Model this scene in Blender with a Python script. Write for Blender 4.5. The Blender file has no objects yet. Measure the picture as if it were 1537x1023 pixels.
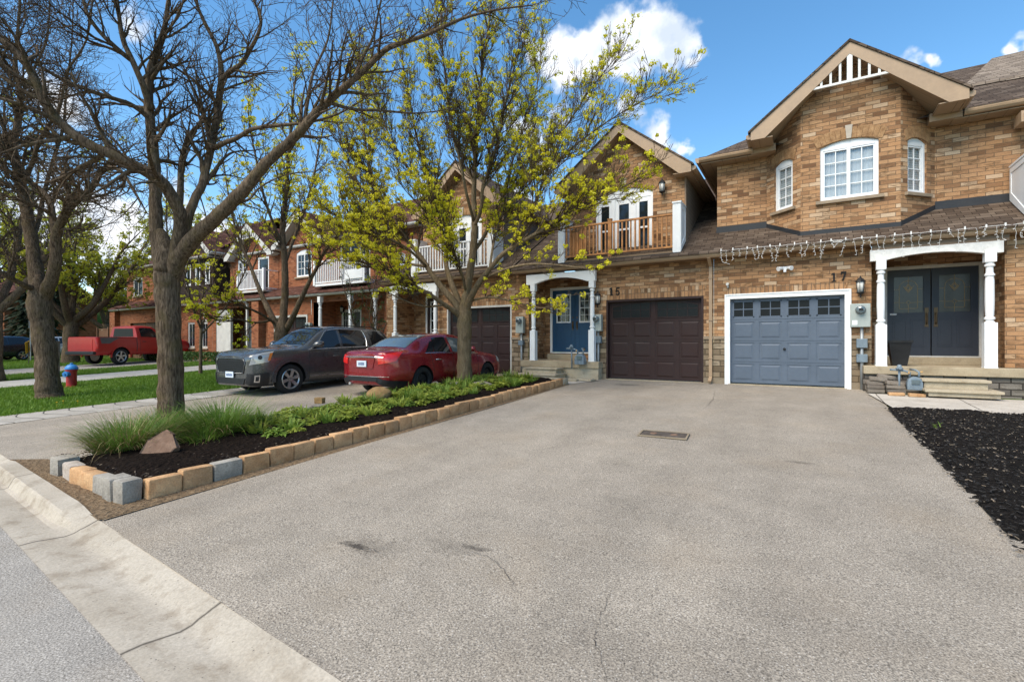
import bpy, bmesh, math, random
from mathutils import Vector, Matrix
R = math.radians
random.seed(7)
SC = bpy.context.scene
COL = SC.collection

# ---------------------------------------------------------------- camera
cam = bpy.data.cameras.new('camera'); camo = bpy.data.objects.new('camera', cam); COL.objects.link(camo)
cam.sensor_width = 36; cam.lens = 17.0; cam.shift_y = 0.001
cam.clip_start = 0.05; cam.clip_end = 3000
CAMZ = 1.05; YAW = R(31.0)
camo.location = (0, 0, CAMZ); camo.rotation_euler = (R(90), 0, YAW)
SC.camera = camo

# ---------------------------------------------------------------- exposure, world, sun
SC.view_settings.view_transform = 'Standard'; SC.view_settings.look = 'None'
SC.view_settings.exposure = 0.95; SC.view_settings.gamma = 1
SUN_EL, SUN_AZ = 50, 197          # azimuth clockwise from +Y
sun = bpy.data.lights.new('sun', 'SUN'); suno = bpy.data.objects.new('sun', sun); COL.objects.link(suno)
sun.energy = 3.0; sun.angle = R(42); sun.color = (1, .91, .77)
sd = Vector((math.sin(R(SUN_AZ))*math.cos(R(SUN_EL)), math.cos(R(SUN_AZ))*math.cos(R(SUN_EL)), math.sin(R(SUN_EL))))
suno.rotation_euler = sd.to_track_quat('Z', 'Y').to_euler(); suno.location = sd*50

FPX = 725.8
def at(u, v, d):                   # a point seen at photo position u, v and d metres deep
    l = (u-768.5)/FPX*d; h = (513-v)/FPX*d
    c, s = math.cos(YAW), math.sin(YAW)
    return Vector((l*c-d*s, l*s+d*c, h+CAMZ))

world = bpy.data.worlds.new('World'); SC.world = world; world.use_nodes = True
def make_world():
    nt = world.node_tree; N = nt.nodes; L = nt.links
    bg = N['Background']
    sky = N.new('ShaderNodeTexSky'); sky.sky_type = 'NISHITA'; sky.sun_disc = False
    sky.sun_elevation = R(SUN_EL); sky.sun_rotation = R(SUN_AZ)
    sky.air_density = 1.0; sky.dust_density = 0.1; sky.ozone_density = 1.6
    hs = N.new('ShaderNodeHueSaturation'); hs.inputs['Saturation'].default_value = 1.22; hs.inputs['Value'].default_value = 1.18; hs.inputs['Hue'].default_value = .493
    L.new(sky.outputs[0], hs.inputs['Color'])
    tc = N.new('ShaderNodeTexCoord')
    # cloud banks: groups of round puffs in the sky dome, broken up with noise
    balls = [(905,72,.068),(945,55,.070),(985,66,.070),(1022,82,.055),(1045,95,.022),(960,95,.055),(900,105,.055),(850,90,.060),(815,70,.050),(1000,100,.045),
             (890,150,.062),(845,180,.060),(940,180,.045),(985,205,.045),(1022,213,.024),(800,240,.07),(770,190,.06),(750,320,.07),
             (205,32,.045),(70,150,.06),(112,163,.045),(170,350,.10),(330,350,.10),(60,330,.10),(250,300,.06),(640,300,.08),
             (1380,94,.034),(1500,88,.022),(1530,78,.03),(1412,98,.016)]
    weak = {10,11,12,15,16,18,19,20,22,24,25,26,27,28,29}
    nz = N.new('ShaderNodeTexNoise'); nz.inputs['Scale'].default_value = 13; nz.inputs['Detail'].default_value = 10; nz.inputs['Roughness'].default_value = .55
    L.new(tc.outputs['Generated'], nz.inputs['Vector'])
    acc = None; n3 = N.new('ShaderNodeTexNoise'); n3.inputs['Scale'].default_value = 9; n3.inputs['Detail'].default_value = 5
    L.new(tc.outputs['Generated'], n3.inputs['Vector'])
    w1 = N.new('ShaderNodeVectorMath'); w1.operation = 'MULTIPLY_ADD'; L.new(n3.outputs['Color'], w1.inputs[0]); w1.inputs[1].default_value = (.16, .16, .12); w1.inputs[2].default_value = (-.08, -.08, -.06)
    w2 = N.new('ShaderNodeVectorMath'); w2.operation = 'ADD'; L.new(tc.outputs['Generated'], w2.inputs[0]); L.new(w1.outputs[0], w2.inputs[1])
    for i, (u, v, r) in enumerate(balls):
        d = (at(u, v, 10)-Vector((0, 0, CAMZ))).normalized()
        ds = N.new('ShaderNodeVectorMath'); ds.operation = 'DISTANCE'
        L.new(w2.outputs[0], ds.inputs[0]); ds.inputs[1].default_value = d
        m = N.new('ShaderNodeMath'); m.operation = 'MULTIPLY_ADD'
        L.new(ds.outputs['Value'], m.inputs[0]); m.inputs[1].default_value = -1/r
        m.inputs[2].default_value = .72 if i in weak else 1.0
        if acc is None: acc = m
        else:
            mx = N.new('ShaderNodeMath'); mx.operation = 'SMOOTH_MAX'; mx.inputs[2].default_value = .25
            L.new(acc.outputs[0], mx.inputs[0]); L.new(m.outputs[0], mx.inputs[1]); acc = mx
    a1 = N.new('ShaderNodeMath'); a1.operation = 'MULTIPLY_ADD'; L.new(nz.outputs['Fac'], a1.inputs[0]); a1.inputs[1].default_value = 2.3; a1.inputs[2].default_value = -1.22
    a2 = N.new('ShaderNodeMath'); a2.operation = 'ADD'; L.new(acc.outputs[0], a2.inputs[0]); L.new(a1.outputs[0], a2.inputs[1])
    mr = N.new('ShaderNodeMapRange'); mr.interpolation_type = 'SMOOTHSTEP'
    mr.inputs['From Min'].default_value = .0; mr.inputs['From Max'].default_value = .55
    L.new(a2.outputs[0], mr.inputs['Value'])
    # puffs: lighter at the thick middle and where the fine noise is high
    n2 = N.new('ShaderNodeTexNoise'); n2.inputs['Scale'].default_value = 17; n2.inputs['Detail'].default_value = 6
    mp = N.new('ShaderNodeMapping'); mp.inputs['Location'].default_value = (.03, .02, .5); L.new(tc.outputs['Generated'], mp.inputs['Vector']); L.new(mp.outputs[0], n2.inputs['Vector'])
    cr = N.new('ShaderNodeValToRGB'); e = cr.color_ramp.elements
    e[0].position = .36; e[0].color = (3.6, 4.1, 4.8, 1); e[1].position = .60; e[1].color = (6.0, 6.1, 6.3, 1)
    L.new(n2.outputs['Fac'], cr.inputs['Fac'])
    mix = N.new('ShaderNodeMix'); mix.data_type = 'RGBA'
    L.new(mr.outputs[0], mix.inputs['Factor']); L.new(hs.outputs[0], mix.inputs['A']); L.new(cr.outputs[0], mix.inputs['B'])
    L.new(mix.outputs['Result'], bg.inputs['Color']); bg.inputs['Strength'].default_value = 0.11
make_world()

# ---------------------------------------------------------------- node helpers and materials
class NT:
    def __init__(s, name):
        s.m = bpy.data.materials.new(name); s.m.use_nodes = True
        s.t = s.m.node_tree; s.p = s.t.nodes['Principled BSDF']; s.out = s.t.nodes['Material Output']
    def n(s, typ, **kw):
        nd = s.t.nodes.new(typ)
        for k, v in kw.items():
            if k.startswith('_'): setattr(nd, k[1:], v)
            else: nd.inputs[k.replace('__', ' ')].default_value = v
        return nd
    def l(s, a, b): s.t.links.new(a, b)
    def coord(s, kind='Position', scale=(1, 1, 1)):
        if kind == 'Position': o = s.n('ShaderNodeNewGeometry').outputs['Position']
        else: o = s.n('ShaderNodeTexCoord').outputs[kind]
        if scale != (1, 1, 1):
            mp = s.n('ShaderNodeMapping'); mp.inputs['Scale'].default_value = scale; s.l(o, mp.inputs['Vector']); o = mp.outputs[0]
        return o
    def noise(s, vec, scale, detail=4, rough=.55, dist=0):
        nd = s.n('ShaderNodeTexNoise', Scale=scale, Detail=detail, Roughness=rough, Distortion=dist); s.l(vec, nd.inputs['Vector']); return nd.outputs['Fac']
    def ramp(s, fac, stops, interp='LINEAR'):
        nd = s.n('ShaderNodeValToRGB'); cr = nd.color_ramp; cr.interpolation = interp
        while len(cr.elements) < len(stops): cr.elements.new(.5)
        for e, (p, c) in zip(cr.elements, stops):
            e.position = p; e.color = tuple(c)+(1,) if hasattr(c, '__len__') else (c, c, c, 1)
        s.l(fac, nd.inputs['Fac']); return nd.outputs['Color']
    def mix(s, fac, a, b, mode='MIX'):
        nd = s.n('ShaderNodeMix'); nd.data_type = 'RGBA'; nd.blend_type = mode
        for v, k in ((fac, 'Factor'), (a, 'A'), (b, 'B')):
            if hasattr(v, 'is_linked') or hasattr(v, 'links'): s.l(v, nd.inputs[k])
            elif k == 'Factor': nd.inputs[k].default_value = v
            else: nd.inputs[k].default_value = tuple(v)+(1,) if hasattr(v, '__len__') else (v, v, v, 1)
        return nd.outputs['Result']
    def math(s, op, a, b=None, c=None):
        nd = s.n('ShaderNodeMath'); nd.operation = op
        for i, v in enumerate((a, b, c)):
            if v is None: continue
            if hasattr(v, 'links'): s.l(v, nd.inputs[i])
            else: nd.inputs[i].default_value = v
        return nd.outputs[0]
    def bump(s, h, strength=.4, dist=.01):
        nd = s.n('ShaderNodeBump', Strength=strength, Distance=dist); s.l(h, nd.inputs['Height']); s.l(nd.outputs[0], s.p.inputs['Normal'])
    def base(s, c, rough=.7, metal=0, spec=.5):
        if hasattr(c, 'links'): s.l(c, s.p.inputs['Base Color'])
        else: s.p.inputs['Base Color'].default_value = tuple(c)+(1,)
        if hasattr(rough, 'links'): s.l(rough, s.p.inputs['Roughness'])
        else: s.p.inputs['Roughness'].default_value = rough
        s.p.inputs['Metallic'].default_value = metal; s.p.inputs['Specular IOR Level'].default_value = spec
        return s.m

def plain(name, c, rough=.6, metal=0, var=.18, scale=6, spec=.4, bump=0, coord='Object'):
    """a coloured surface with slight uneven wear"""
    t = NT(name); v = t.coord(coord)
    f = t.noise(v, scale, 5); g = t.noise(v, scale*9, 3)
    k = t.ramp(f, [(.3, 1-var), (.7, 1+var*.6)]); k2 = t.ramp(g, [(.3, 1-var*.5), (.7, 1+var*.3)])
    c = t.mix(1, t.mix(1, c, k, 'MULTIPLY'), k2, 'MULTIPLY')
    if bump: t.bump(g, bump, .004)
    rr = t.ramp(f, [(.3, max(rough-.08, .03)), (.7, min(rough+.1, 1))])
    return t.base(c, rr, metal, spec)

def brick_mat(name, stops, mortar, bw=.267, rh=.09, ms=.007, streak=(.09, .05, .025), streak_amt=.75, soldier=False, bump=.6):
    t = NT(name); uv = t.coord('UV')
    if soldier:
        mp = t.n('ShaderNodeMapping'); mp.inputs['Rotation'].default_value = (0, 0, R(90)); t.l(uv, mp.inputs['Vector']); uv = mp.outputs[0]
    b = t.n('ShaderNodeTexBrick', Scale=1, Mortar__Size=ms, Mortar__Smooth=.25, Bias=0, Brick__Width=bw, Row__Height=rh)
    b.inputs['Color1'].default_value = (0, 0, 0, 1); b.inputs['Color2'].default_value = (1, 1, 1, 1); b.inputs['Mortar'].default_value = (.5, .5, .5, 1)
    b.offset = .0 if soldier else .5
    t.l(uv, b.inputs['Vector'])
    c = t.ramp(b.outputs['Color'], stops)
    mp = t.n('ShaderNodeMapping'); mp.inputs['Scale'].default_value = (4, 22, 1) if not soldier else (4, 22, 1); t.l(uv, mp.inputs['Vector'])
    s1 = t.noise(mp.outputs[0], 1.0, 5, .65, 1.2)
    sep = t.n('ShaderNodeSeparateColor'); t.l(b.outputs['Color'], sep.inputs[0])
    s2 = t.noise(uv, 2.3, 3)
    amt = t.math('MULTIPLY', t.ramp(s1, [(.46, 0), (.62, 1)]), t.ramp(t.math('ADD', t.math('MULTIPLY', t.math('FRACT', t.math('MULTIPLY', sep.outputs[0], 7.31)), .6), t.math('MULTIPLY', s2, .6)), [(.45, .15), (.75, 1)]))
    c = t.mix(t.math('MULTIPLY', amt, streak_amt), c, streak)
    fine = t.noise(uv, 60, 4)
    c = t.mix(1, c, t.ramp(fine, [(.3, .82), (.7, 1.15)]), 'MULTIPLY')
    big = t.noise(uv, .6, 3); c = t.mix(1, c, t.ramp(big, [(.35, .86), (.65, 1.08)]), 'MULTIPLY')
    c = t.mix(b.outputs['Fac'], c, t.mix(fine, tuple(.75*x for x in mortar), tuple(1.2*x for x in mortar)))
    h = t.math('ADD', t.math('MULTIPLY', b.outputs['Fac'], -1), t.math('MULTIPLY', s1, .35))
    t.bump(h, bump, .012)
    return t.base(c, .92, 0, .12)

M = {}
def block_mat(name, a, b, d):
    t = NT(name); v = t.coord(); o = t.n('ShaderNodeObjectInfo')
    f = t.noise(v, 7, 6, .65); g = t.noise(v, 70, 4)
    c = t.mix(t.ramp(f, [(.35, 0), (.65, 1)]), a, b)
    c = t.mix(1, c, t.ramp(o.outputs['Random'], [(0, .86), (1, 1.12)]), 'MULTIPLY')
    c = t.mix(t.math('MULTIPLY', t.ramp(t.noise(v, 15, 5, .7), [(.55, 0), (.72, 1)]), .5), c, d)
    c = t.mix(1, c, t.ramp(g, [(.3, .8), (.7, 1.15)]), 'MULTIPLY')
    t.bump(t.math('ADD', g, t.math('MULTIPLY', f, 1.5)), .5, .012)
    return t.base(c, .9, 0, .2)
TAN = [(0, (.16, .082, .043)), (.10, (.24, .128, .066)), (.28, (.36, .195, .098)), (.5, (.44, .25, .128)), (.72, (.41, .222, .108)), (.88, (.47, .30, .172)), (1, (.53, .38, .25))]
ORG = [(0, (.15, .047, .022)), (.25, (.26, .085, .038)), (.55, (.33, .115, .05)), (.8, (.30, .10, .045)), (1, (.38, .16, .08))]
M['brick'] = brick_mat('tan_brick', TAN, (.135, .092, .058), ms=.0055)
M['soldier'] = brick_mat('tan_soldier_brick', TAN[1:], (.15, .105, .07), bw=.3, rh=.089, soldier=True)
M['voussoir'] = block_mat('voussoir_brick', (.23, .125, .058), (.42, .25, .125), (.11, .06, .03)); M['voussoir_orange'] = block_mat('orange_voussoir_brick', (.22, .075, .033), (.33, .125, .06), (.13, .05, .025))
M['brick_orange'] = brick_mat('orange_brick', ORG, (.22, .14, .09), bw=.22, rh=.075, streak_amt=.4, streak=(.12, .04, .02))
M['soldier_orange'] = brick_mat('orange_soldier_brick', ORG[1:], (.22, .14, .09), bw=.3, rh=.075, soldier=True, streak_amt=.4)
M['stone'] = brick_mat('rough_stone', [(0, (.13, .095, .06)), (.3, (.21, .155, .10)), (.6, (.27, .205, .135)), (1, (.33, .26, .18))], (.10, .075, .05), bw=.36, rh=.145, ms=.012, streak=(.09, .07, .05), bump=1)
M['stone_grey'] = brick_mat('grey_stone', [(0, (.12, .105, .09)), (.5, (.18, .155, .13)), (1, (.25, .22, .185))], (.05, .043, .036), bw=.33, rh=.125, ms=.012, streak=(.09, .075, .06), bump=1)
def shingle(name, stops):
    t = NT(name); uv = t.coord('UV')
    b = t.n('ShaderNodeTexBrick', Scale=1, Mortar__Size=.006, Mortar__Smooth=.2, Bias=0, Brick__Width=.24, Row__Height=.135)
    b.inputs['Color1'].default_value = (0, 0, 0, 1); b.inputs['Color2'].default_value = (1, 1, 1, 1); b.inputs['Mortar'].default_value = (.5, .5, .5, 1); b.offset = .37
    t.l(uv, b.inputs['Vector'])
    c = t.ramp(b.outputs['Color'], stops)
    c = t.mix(1, c, t.ramp(t.noise(uv, 120, 3), [(.3, .7), (.7, 1.3)]), 'MULTIPLY')
    c = t.mix(1, c, t.ramp(t.noise(uv, 1.2, 4), [(.3, .8), (.7, 1.15)]), 'MULTIPLY')
    # course shadow lip
    sx = t.n('ShaderNodeSeparateXYZ'); t.l(uv, sx.inputs[0])
    fr = t.math('FRACT', t.math('DIVIDE', sx.outputs['Y'], .135))
    c = t.mix(b.outputs['Fac'], c, tuple(.35*x for x in stops[0][1]))
    t.bump(t.math('SUBTRACT', t.math('MULTIPLY', fr, -.8), t.math('MULTIPLY', b.outputs['Fac'], .4)), .8, .02)
    return t.base(c, .95, 0, .08)
M['shingle'] = shingle('brown_shingles', [(0, (.060, .043, .032)), (.35, (.085, .061, .045)), (.7, (.108, .079, .058)), (1, (.138, .104, .078))])
M['shingle_red'] = shingle('red_brown_shingles', [(0, (.055, .025, .018)), (.5, (.095, .042, .03)), (1, (.14, .068, .05))])
M['shingle_light'] = shingle('pale_shingles', [(0, (.15, .115, .088)), (.5, (.21, .165, .125)), (1, (.27, .215, .165))])  # paler tint of the brown shingles
def siding(name, c):
    t = NT(name); uv = t.coord('UV'); sx = t.n('ShaderNodeSeparateXYZ'); t.l(uv, sx.inputs[0])
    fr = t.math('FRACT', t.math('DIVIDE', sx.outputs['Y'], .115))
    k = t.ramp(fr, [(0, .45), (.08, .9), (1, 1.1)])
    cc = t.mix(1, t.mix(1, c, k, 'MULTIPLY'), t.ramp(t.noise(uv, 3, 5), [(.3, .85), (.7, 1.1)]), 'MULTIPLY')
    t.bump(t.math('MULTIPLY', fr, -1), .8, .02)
    return t.base(cc, .6, 0, .3)
M['siding'] = siding('brown_siding', (.22, .165, .12)); M['siding_dark'] = siding('dark_brown_siding', (.035, .018, .013))
def soffit():
    t = NT('vented_soffit'); uv = t.coord('UV'); sx = t.n('ShaderNodeSeparateXYZ'); t.l(uv, sx.inputs[0])
    fr = t.math('FRACT', t.math('DIVIDE', sx.outputs['X'], .30))
    k = t.ramp(fr, [(0, .35), (.03, 1), (.97, 1), (1, .35)])
    t.bump(k, .5, .008)
    return t.base(t.mix(1, (.34, .235, .145), k, 'MULTIPLY'), .5, 0, .4)
M['soffit'] = soffit()
M['tan_trim'] = plain('tan_aluminium', (.36, .245, .15), .42, 0, .12, 2)
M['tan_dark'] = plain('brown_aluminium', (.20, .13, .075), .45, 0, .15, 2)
M['white'] = plain('white_paint', (.78, .78, .77), .45, 0, .05, 3, bump=.05)
M['white_worn'] = plain('weathered_white_paint', (.68, .66, .62), .6, 0, .16, 9, bump=.15)
M['off_white'] = plain('off_white_trim', (.55, .53, .49), .5, 0, .15, 3)
M['grey_panel'] = plain('pale_grey_panel', (.42, .43, .44), .5, 0, .1, 3)
M['flash'] = plain('black_flashing', (.022, .023, .026), .55, 0, .3, 3)
M['gar_blue'] = plain('slate_blue_paint', (.088, .112, .148), .5, 0, .10, 1.5, bump=.15)
M['gar_brown'] = plain('dark_brown_paint', (.026, .0095, .0075), .6, 0, .15, 1.5, bump=.15)
M['door_slate'] = plain('charcoal_door_paint', (.028, .033, .046), .45, 0, .12, 1.5)
M['door_blue'] = plain('blue_door_paint', (.012, .062, .14), .45, 0, .12, 1.5)
M['wood'] = plain('stained_cedar', (.50, .225, .078), .6, 0, .4, 5, bump=.2)
M['black'] = plain('black_metal', (.012, .012, .013), .45, 0, .2, 8)
M['brass'] = plain('aged_brass', (.13, .085, .045), .4, .6, .3, 12)
M['gold'] = plain('brass_came', (.36, .22, .085), .45, .5, .2, 12)
M['meter'] = plain('meter_grey', (.34, .37, .34), .5, .1, .12, 5)
M['gas'] = plain('gas_meter_grey', (.17, .215, .25), .5, .15, .25, 8)
M['pipe'] = plain('conduit_grey', (.33, .35, .36), .45, .3, .2, 8)
M['sill'] = plain('sill_stone', (.30, .225, .15), .8, 0, .2, 7, bump=.3)
M['key'] = plain('keystone', (.42, .36, .29), .85, 0, .15, 7, bump=.3)
M['plastic_black'] = plain('black_plastic', (.014, .014, .015), .4, 0, .15, 4)
M['iron'] = plain('dark_iron', (.10, .08, .065), .75, .2, .5, 14, bump=.4)
M['wire'] = plain('white_wire', (.72, .70, .66), .5, 0, .1, 4)
M['number'] = plain('black_number', (.004, .003, .003), .7, 0, .1, 4)
def glass(name, tint=(.02, .024, .028), rough=.03, spec=.9):
    t = NT(name); v = t.coord('Object'); f = t.noise(v, 1.1, 3)
    t.bump(f, .06, .05)
    return t.base(t.mix(f, tuple(.6*x for x in tint), tuple(1.5*x for x in tint)), rough, 0, spec)
M['glass'] = glass('dark_window_glass', (.012, .015, .018), .05, .45); M['glass_car'] = glass('tinted_car_glass', (.012, .014, .016), .03, .6)
M['glass_truck'] = glass('dull_dark_glass', (.01, .011, .012), .25, .15)
M['glass_dim'] = glass('frosted_door_glass', (.032, .033, .030), .25, .5)
M['glass_teal'] = glass('pale_car_glass', (.10, .13, .14), .05)
def clear_glass():
    t = NT('clear_window_glass'); tr = t.n('ShaderNodeBsdfTransparent'); gl = t.n('ShaderNodeBsdfGlossy', Roughness=.03)
    fr = t.n('ShaderNodeLayerWeight', Blend=.5); mx = t.n('ShaderNodeMixShader')
    t.l(t.math('MULTIPLY_ADD', t.math('POWER', fr.outputs['Facing'], 3.0), .7, .05), mx.inputs[0]); t.l(tr.outputs[0], mx.inputs[1]); t.l(gl.outputs[0], mx.inputs[2]); t.l(mx.outputs[0], t.out.inputs['Surface'])
    tr.inputs['Color'].default_value = (.97, .98, .98, 1)
    return t.m
M['clear'] = clear_glass()
def blind():
    t = NT('slatted_blind'); uv = t.coord('UV'); sx = t.n('ShaderNodeSeparateXYZ'); t.l(uv, sx.inputs[0])
    fr = t.math('FRACT', t.math('DIVIDE', sx.outputs['Y'], .05)); k = t.ramp(fr, [(0, .35), (.25, .9), (.8, 1), (1, .55)])
    t.bump(fr, .6, .02)
    return t.base(t.mix(1, (.58, .61, .62), k, 'MULTIPLY'), .6)
M['blind'] = blind()
def curtain():
    t = NT('pale_curtain'); uv = t.coord('UV', (9, .4, 1)); f = t.noise(uv, 2.0, 3)
    t.bump(f, .8, .05)
    return t.base(t.mix(f, (.34, .37, .39), (.54, .57, .58)), .8)
M['curtain'] = curtain()

def asphalt(name, lo, hi, speck=1.0, stain=True):
    t = NT(name); v = t.coord()
    f1 = t.noise(v, 105, 4, .75); f2 = t.noise(v, 190, 3, .6); f3 = t.noise(v, .45, 5, .6); f4 = t.noise(v, 2.4, 5, .65)
    c = t.mix(t.ramp(f1, [(.36, 0), (.64, 1)]), lo, hi)
    vo = t.n('ShaderNodeTexVoronoi', Scale=52); t.l(v, vo.inputs['Vector']); vo.inputs['Randomness'].default_value = 1
    chip = t.math('MULTIPLY', t.ramp(vo.outputs['Distance'], [(.20, 1), (.32, 0)]), t.ramp(f2, [(.50, 0), (.56, 1)]))
    c = t.mix(t.math('MULTIPLY', chip, .8*speck), c, (.62, .57, .50))
    v2 = t.n('ShaderNodeTexVoronoi', Scale=42); t.l(v, v2.inputs['Vector'])
    pit = t.math('MULTIPLY', t.ramp(v2.outputs['Distance'], [(.12, 1), (.26, 0)]), t.ramp(t.noise(v, 23, 2), [(.50, 0), (.62, 1)]))
    c = t.mix(t.math('MULTIPLY', pit, .8), c, (.05, .045, .04))
    c = t.mix(1, c, t.ramp(f3, [(.3, .90), (.7, 1.08)]), 'MULTIPLY')
    f5 = t.noise(t.coord('Position', (1.6, .22, 1)), .9, 4, .6); c = t.mix(1, c, t.ramp(f5, [(.35, .91), (.65, 1.05)]), 'MULTIPLY')
    c = t.mix(1, c, t.ramp(f4, [(.3, .88), (.7, 1.08)]), 'MULTIPLY')
    c = t.mix(t.math('MULTIPLY', t.ramp(t.noise(v, 1.1, 4), [(.50, 0), (.75, 1)]), .20), c, (.32, .24, .155))
    if stain:
        vw = t.n('ShaderNodeTexNoise', Scale=1.6, Detail=4); t.l(v, vw.inputs['Vector'])
        def spot(x, y, rx, ry, k, col=(.035, .03, .026)):
            nonlocal c
            mp = t.n('ShaderNodeMapping'); mp.vector_type = 'POINT'
            mp.inputs['Location'].default_value = (-x/rx, -y/ry, 0); mp.inputs['Scale'].default_value = (1/rx, 1/ry, 0)
            t.l(v, mp.inputs['Vector'])
            ln = t.n('ShaderNodeVectorMath'); ln.operation = 'LENGTH'; t.l(mp.outputs[0], ln.inputs[0])
            a = t.math('ADD', ln.outputs['Value'], t.math('MULTIPLY', t.math('SUBTRACT', t.noise(v, 14, 5, .7), .5), 2.4))
            c = t.mix(t.math('MULTIPLY', t.ramp(a, [(.2, 1), (1.0, 0)]), k), c, col)
        for s in [(-2.83, 2.46, .17, .05, .8), (-2.72, 2.52, .32, .16, .35), (-2.03, 2.86, .16, .05, .65), (-2.2, 2.78, .3, .14, .25), (-.02, 6.3, .16, .07, .5), (-3.9, 12.3, .5, .22, .55), (-3.0, 12.55, .3, .13, .3),
                  (-.6, 2.2, 1.2, .5, .16), (-1.0, 4.2, .9, .4, .10), (.3, 3.0, .8, .35, .12), (-9.5, 6.4, .7, .5, .3), (-10.2, 8.0, .8, 1.2, .35)]: spot(*s)
    ridge = t.math('ADD', t.math('MULTIPLY', f1, .6), t.math('MULTIPLY', t.ramp(vo.outputs['Distance'], [(.1, 1), (.5, 0)]), .7))
    t.bump(ridge, .35, .008)
    return t.base(c, .94, 0, .12)
M['asphalt'] = asphalt('old_asphalt', (.105, .090, .074), (.465, .40, .32))
M['road'] = asphalt('road_asphalt', (.13, .117, .10), (.46, .42, .37), 1.0, False)
def concrete(name, a, b, joints=None, dirt=.5):
    t = NT(name); v = t.coord()
    f = t.noise(v, 1.6, 6, .65); g = t.noise(v, 60, 4, .6); h = t.noise(v, 6, 5, .6)
    c = t.mix(t.ramp(f, [(.3, 0), (.7, 1)]), a, b)
    c = t.mix(1, c, t.ramp(g, [(.3, .82), (.7, 1.12)]), 'MULTIPLY')
    c = t.mix(t.math('MULTIPLY', t.ramp(h, [(.52, 0), (.7, 1)]), dirt), c, (.17, .125, .08))
    vo = t.n('ShaderNodeTexVoronoi', Scale=38); t.l(v, vo.inputs['Vector'])
    pit = t.math('MULTIPLY', t.ramp(vo.outputs['Distance'], [(.1, 1), (.22, 0)]), t.ramp(t.noise(v, 17, 2), [(.52, 0), (.62, 1)]))
    c = t.mix(t.math('MULTIPLY', pit, .7), c, (.06, .05, .04))
    if joints:
        sx = t.n('ShaderNodeSeparateXYZ'); t.l(v, sx.inputs[0])
        x = t.math('ADD', sx.outputs[joints[0]], t.math('MULTIPLY', t.noise(v, 5, 3), .03))
        fr = t.math('ABSOLUTE', t.math('SUBTRACT', t.math('FRACT', t.math('ADD', t.math('DIVIDE', x, joints[1]), joints[2])), .5))
        c = t.mix(t.ramp(fr, [(.006/joints[1], 1), (.011/joints[1], 0)]), c, (.05, .04, .03))
    t.bump(t.math('SUBTRACT', g, t.math('MULTIPLY', pit, .8)), .25, .008)
    return t.base(c, .85, 0, .3)
M['curb'] = concrete('curb_concrete', (.33, .28, .215), (.45, .395, .32), ('X', 2.25, .80))
M['walk'] = concrete('walkway_concrete', (.40, .355, .30), (.52, .47, .40), ('X', 1.25, .45), .3)
M['sidewalk'] = concrete('sidewalk_concrete', (.36, .33, .28), (.46, .43, .38), ('Y', 1.5, .2), .3)
M['porch'] = concrete('porch_concrete', (.30, .235, .15), (.42, .345, .235), None, .45)
M['step'] = concrete('step_concrete', (.36, .295, .20), (.48, .41, .30), None, .4)
M['found'] = concrete('foundation_concrete', (.20, .155, .105), (.28, .225, .155), None, .5)
M['block_tan'] = block_mat('tan_block', (.40, .215, .10), (.54, .335, .175), (.22, .13, .065))
M['block_grey'] = block_mat('grey_block', (.25, .225, .19), (.37, .335, .285), (.14, .115, .09))
M['paver'] = block_mat('paver_stone', (.31, .275, .23), (.41, .37, .315), (.16, .13, .10))
M['brickpile'] = block_mat('grey_wall_brick', (.17, .14, .115), (.25, .215, .175), (.10, .08, .06))
def soil(name, a, b, chips):
    t = NT(name); v = t.coord(); f = t.noise(v, 26, 6, .7); g = t.noise(v, 3, 4)
    c = t.mix(t.ramp(f, [(.35, 0), (.7, 1)]), a, b)
    vo = t.n('ShaderNodeTexVoronoi', Scale=34); mp = t.n('ShaderNodeMapping'); mp.inputs['Scale'].default_value = (1, .45, 1); mp.inputs['Rotation'].default_value = (0, 0, .8)
    t.l(v, mp.inputs['Vector']); t.l(mp.outputs[0], vo.inputs['Vector'])
    cs = t.n('ShaderNodeSeparateColor'); t.l(vo.outputs['Color'], cs.inputs[0])
    c = t.mix(t.math('MULTIPLY', t.ramp(cs.outputs[0], [(.90, 0), (.93, 1)]), t.ramp(vo.outputs['Distance'], [(.15, 1), (.3, 0)])), c, chips)
    t.bump(t.math('ADD', f, t.math('MULTIPLY', vo.outputs['Distance'], .8)), 1, .05)
    return t.base(c, .97, 0, .05)
M['soil'] = soil('dark_mulch', (.008, .0055, .0045), (.028, .019, .014), (.10, .08, .06))
M['mulch'] = soil('black_wood_mulch', (.009, .008, .0075), (.034, .029, .025), (.22, .18, .13))
M['dirt'] = soil('sandy_dirt', (.17, .115, .07), (.33, .235, .145), (.38, .31, .22))
def lawn_mat():
    t = NT('lawn_ground'); v = t.coord(); f = t.noise(v, 30, 5, .7); g = t.noise(v, .8, 4)
    c = t.mix(t.ramp(f, [(.3, 0), (.7, 1)]), (.04, .075, .010), (.11, .17, .025))
    c = t.mix(t.ramp(g, [(.45, 0), (.75, .5)]), c, (.085, .10, .03))
    t.bump(f, 1, .05); return t.base(c, .95, 0, .1)
M['lawn'] = lawn_mat()
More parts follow.
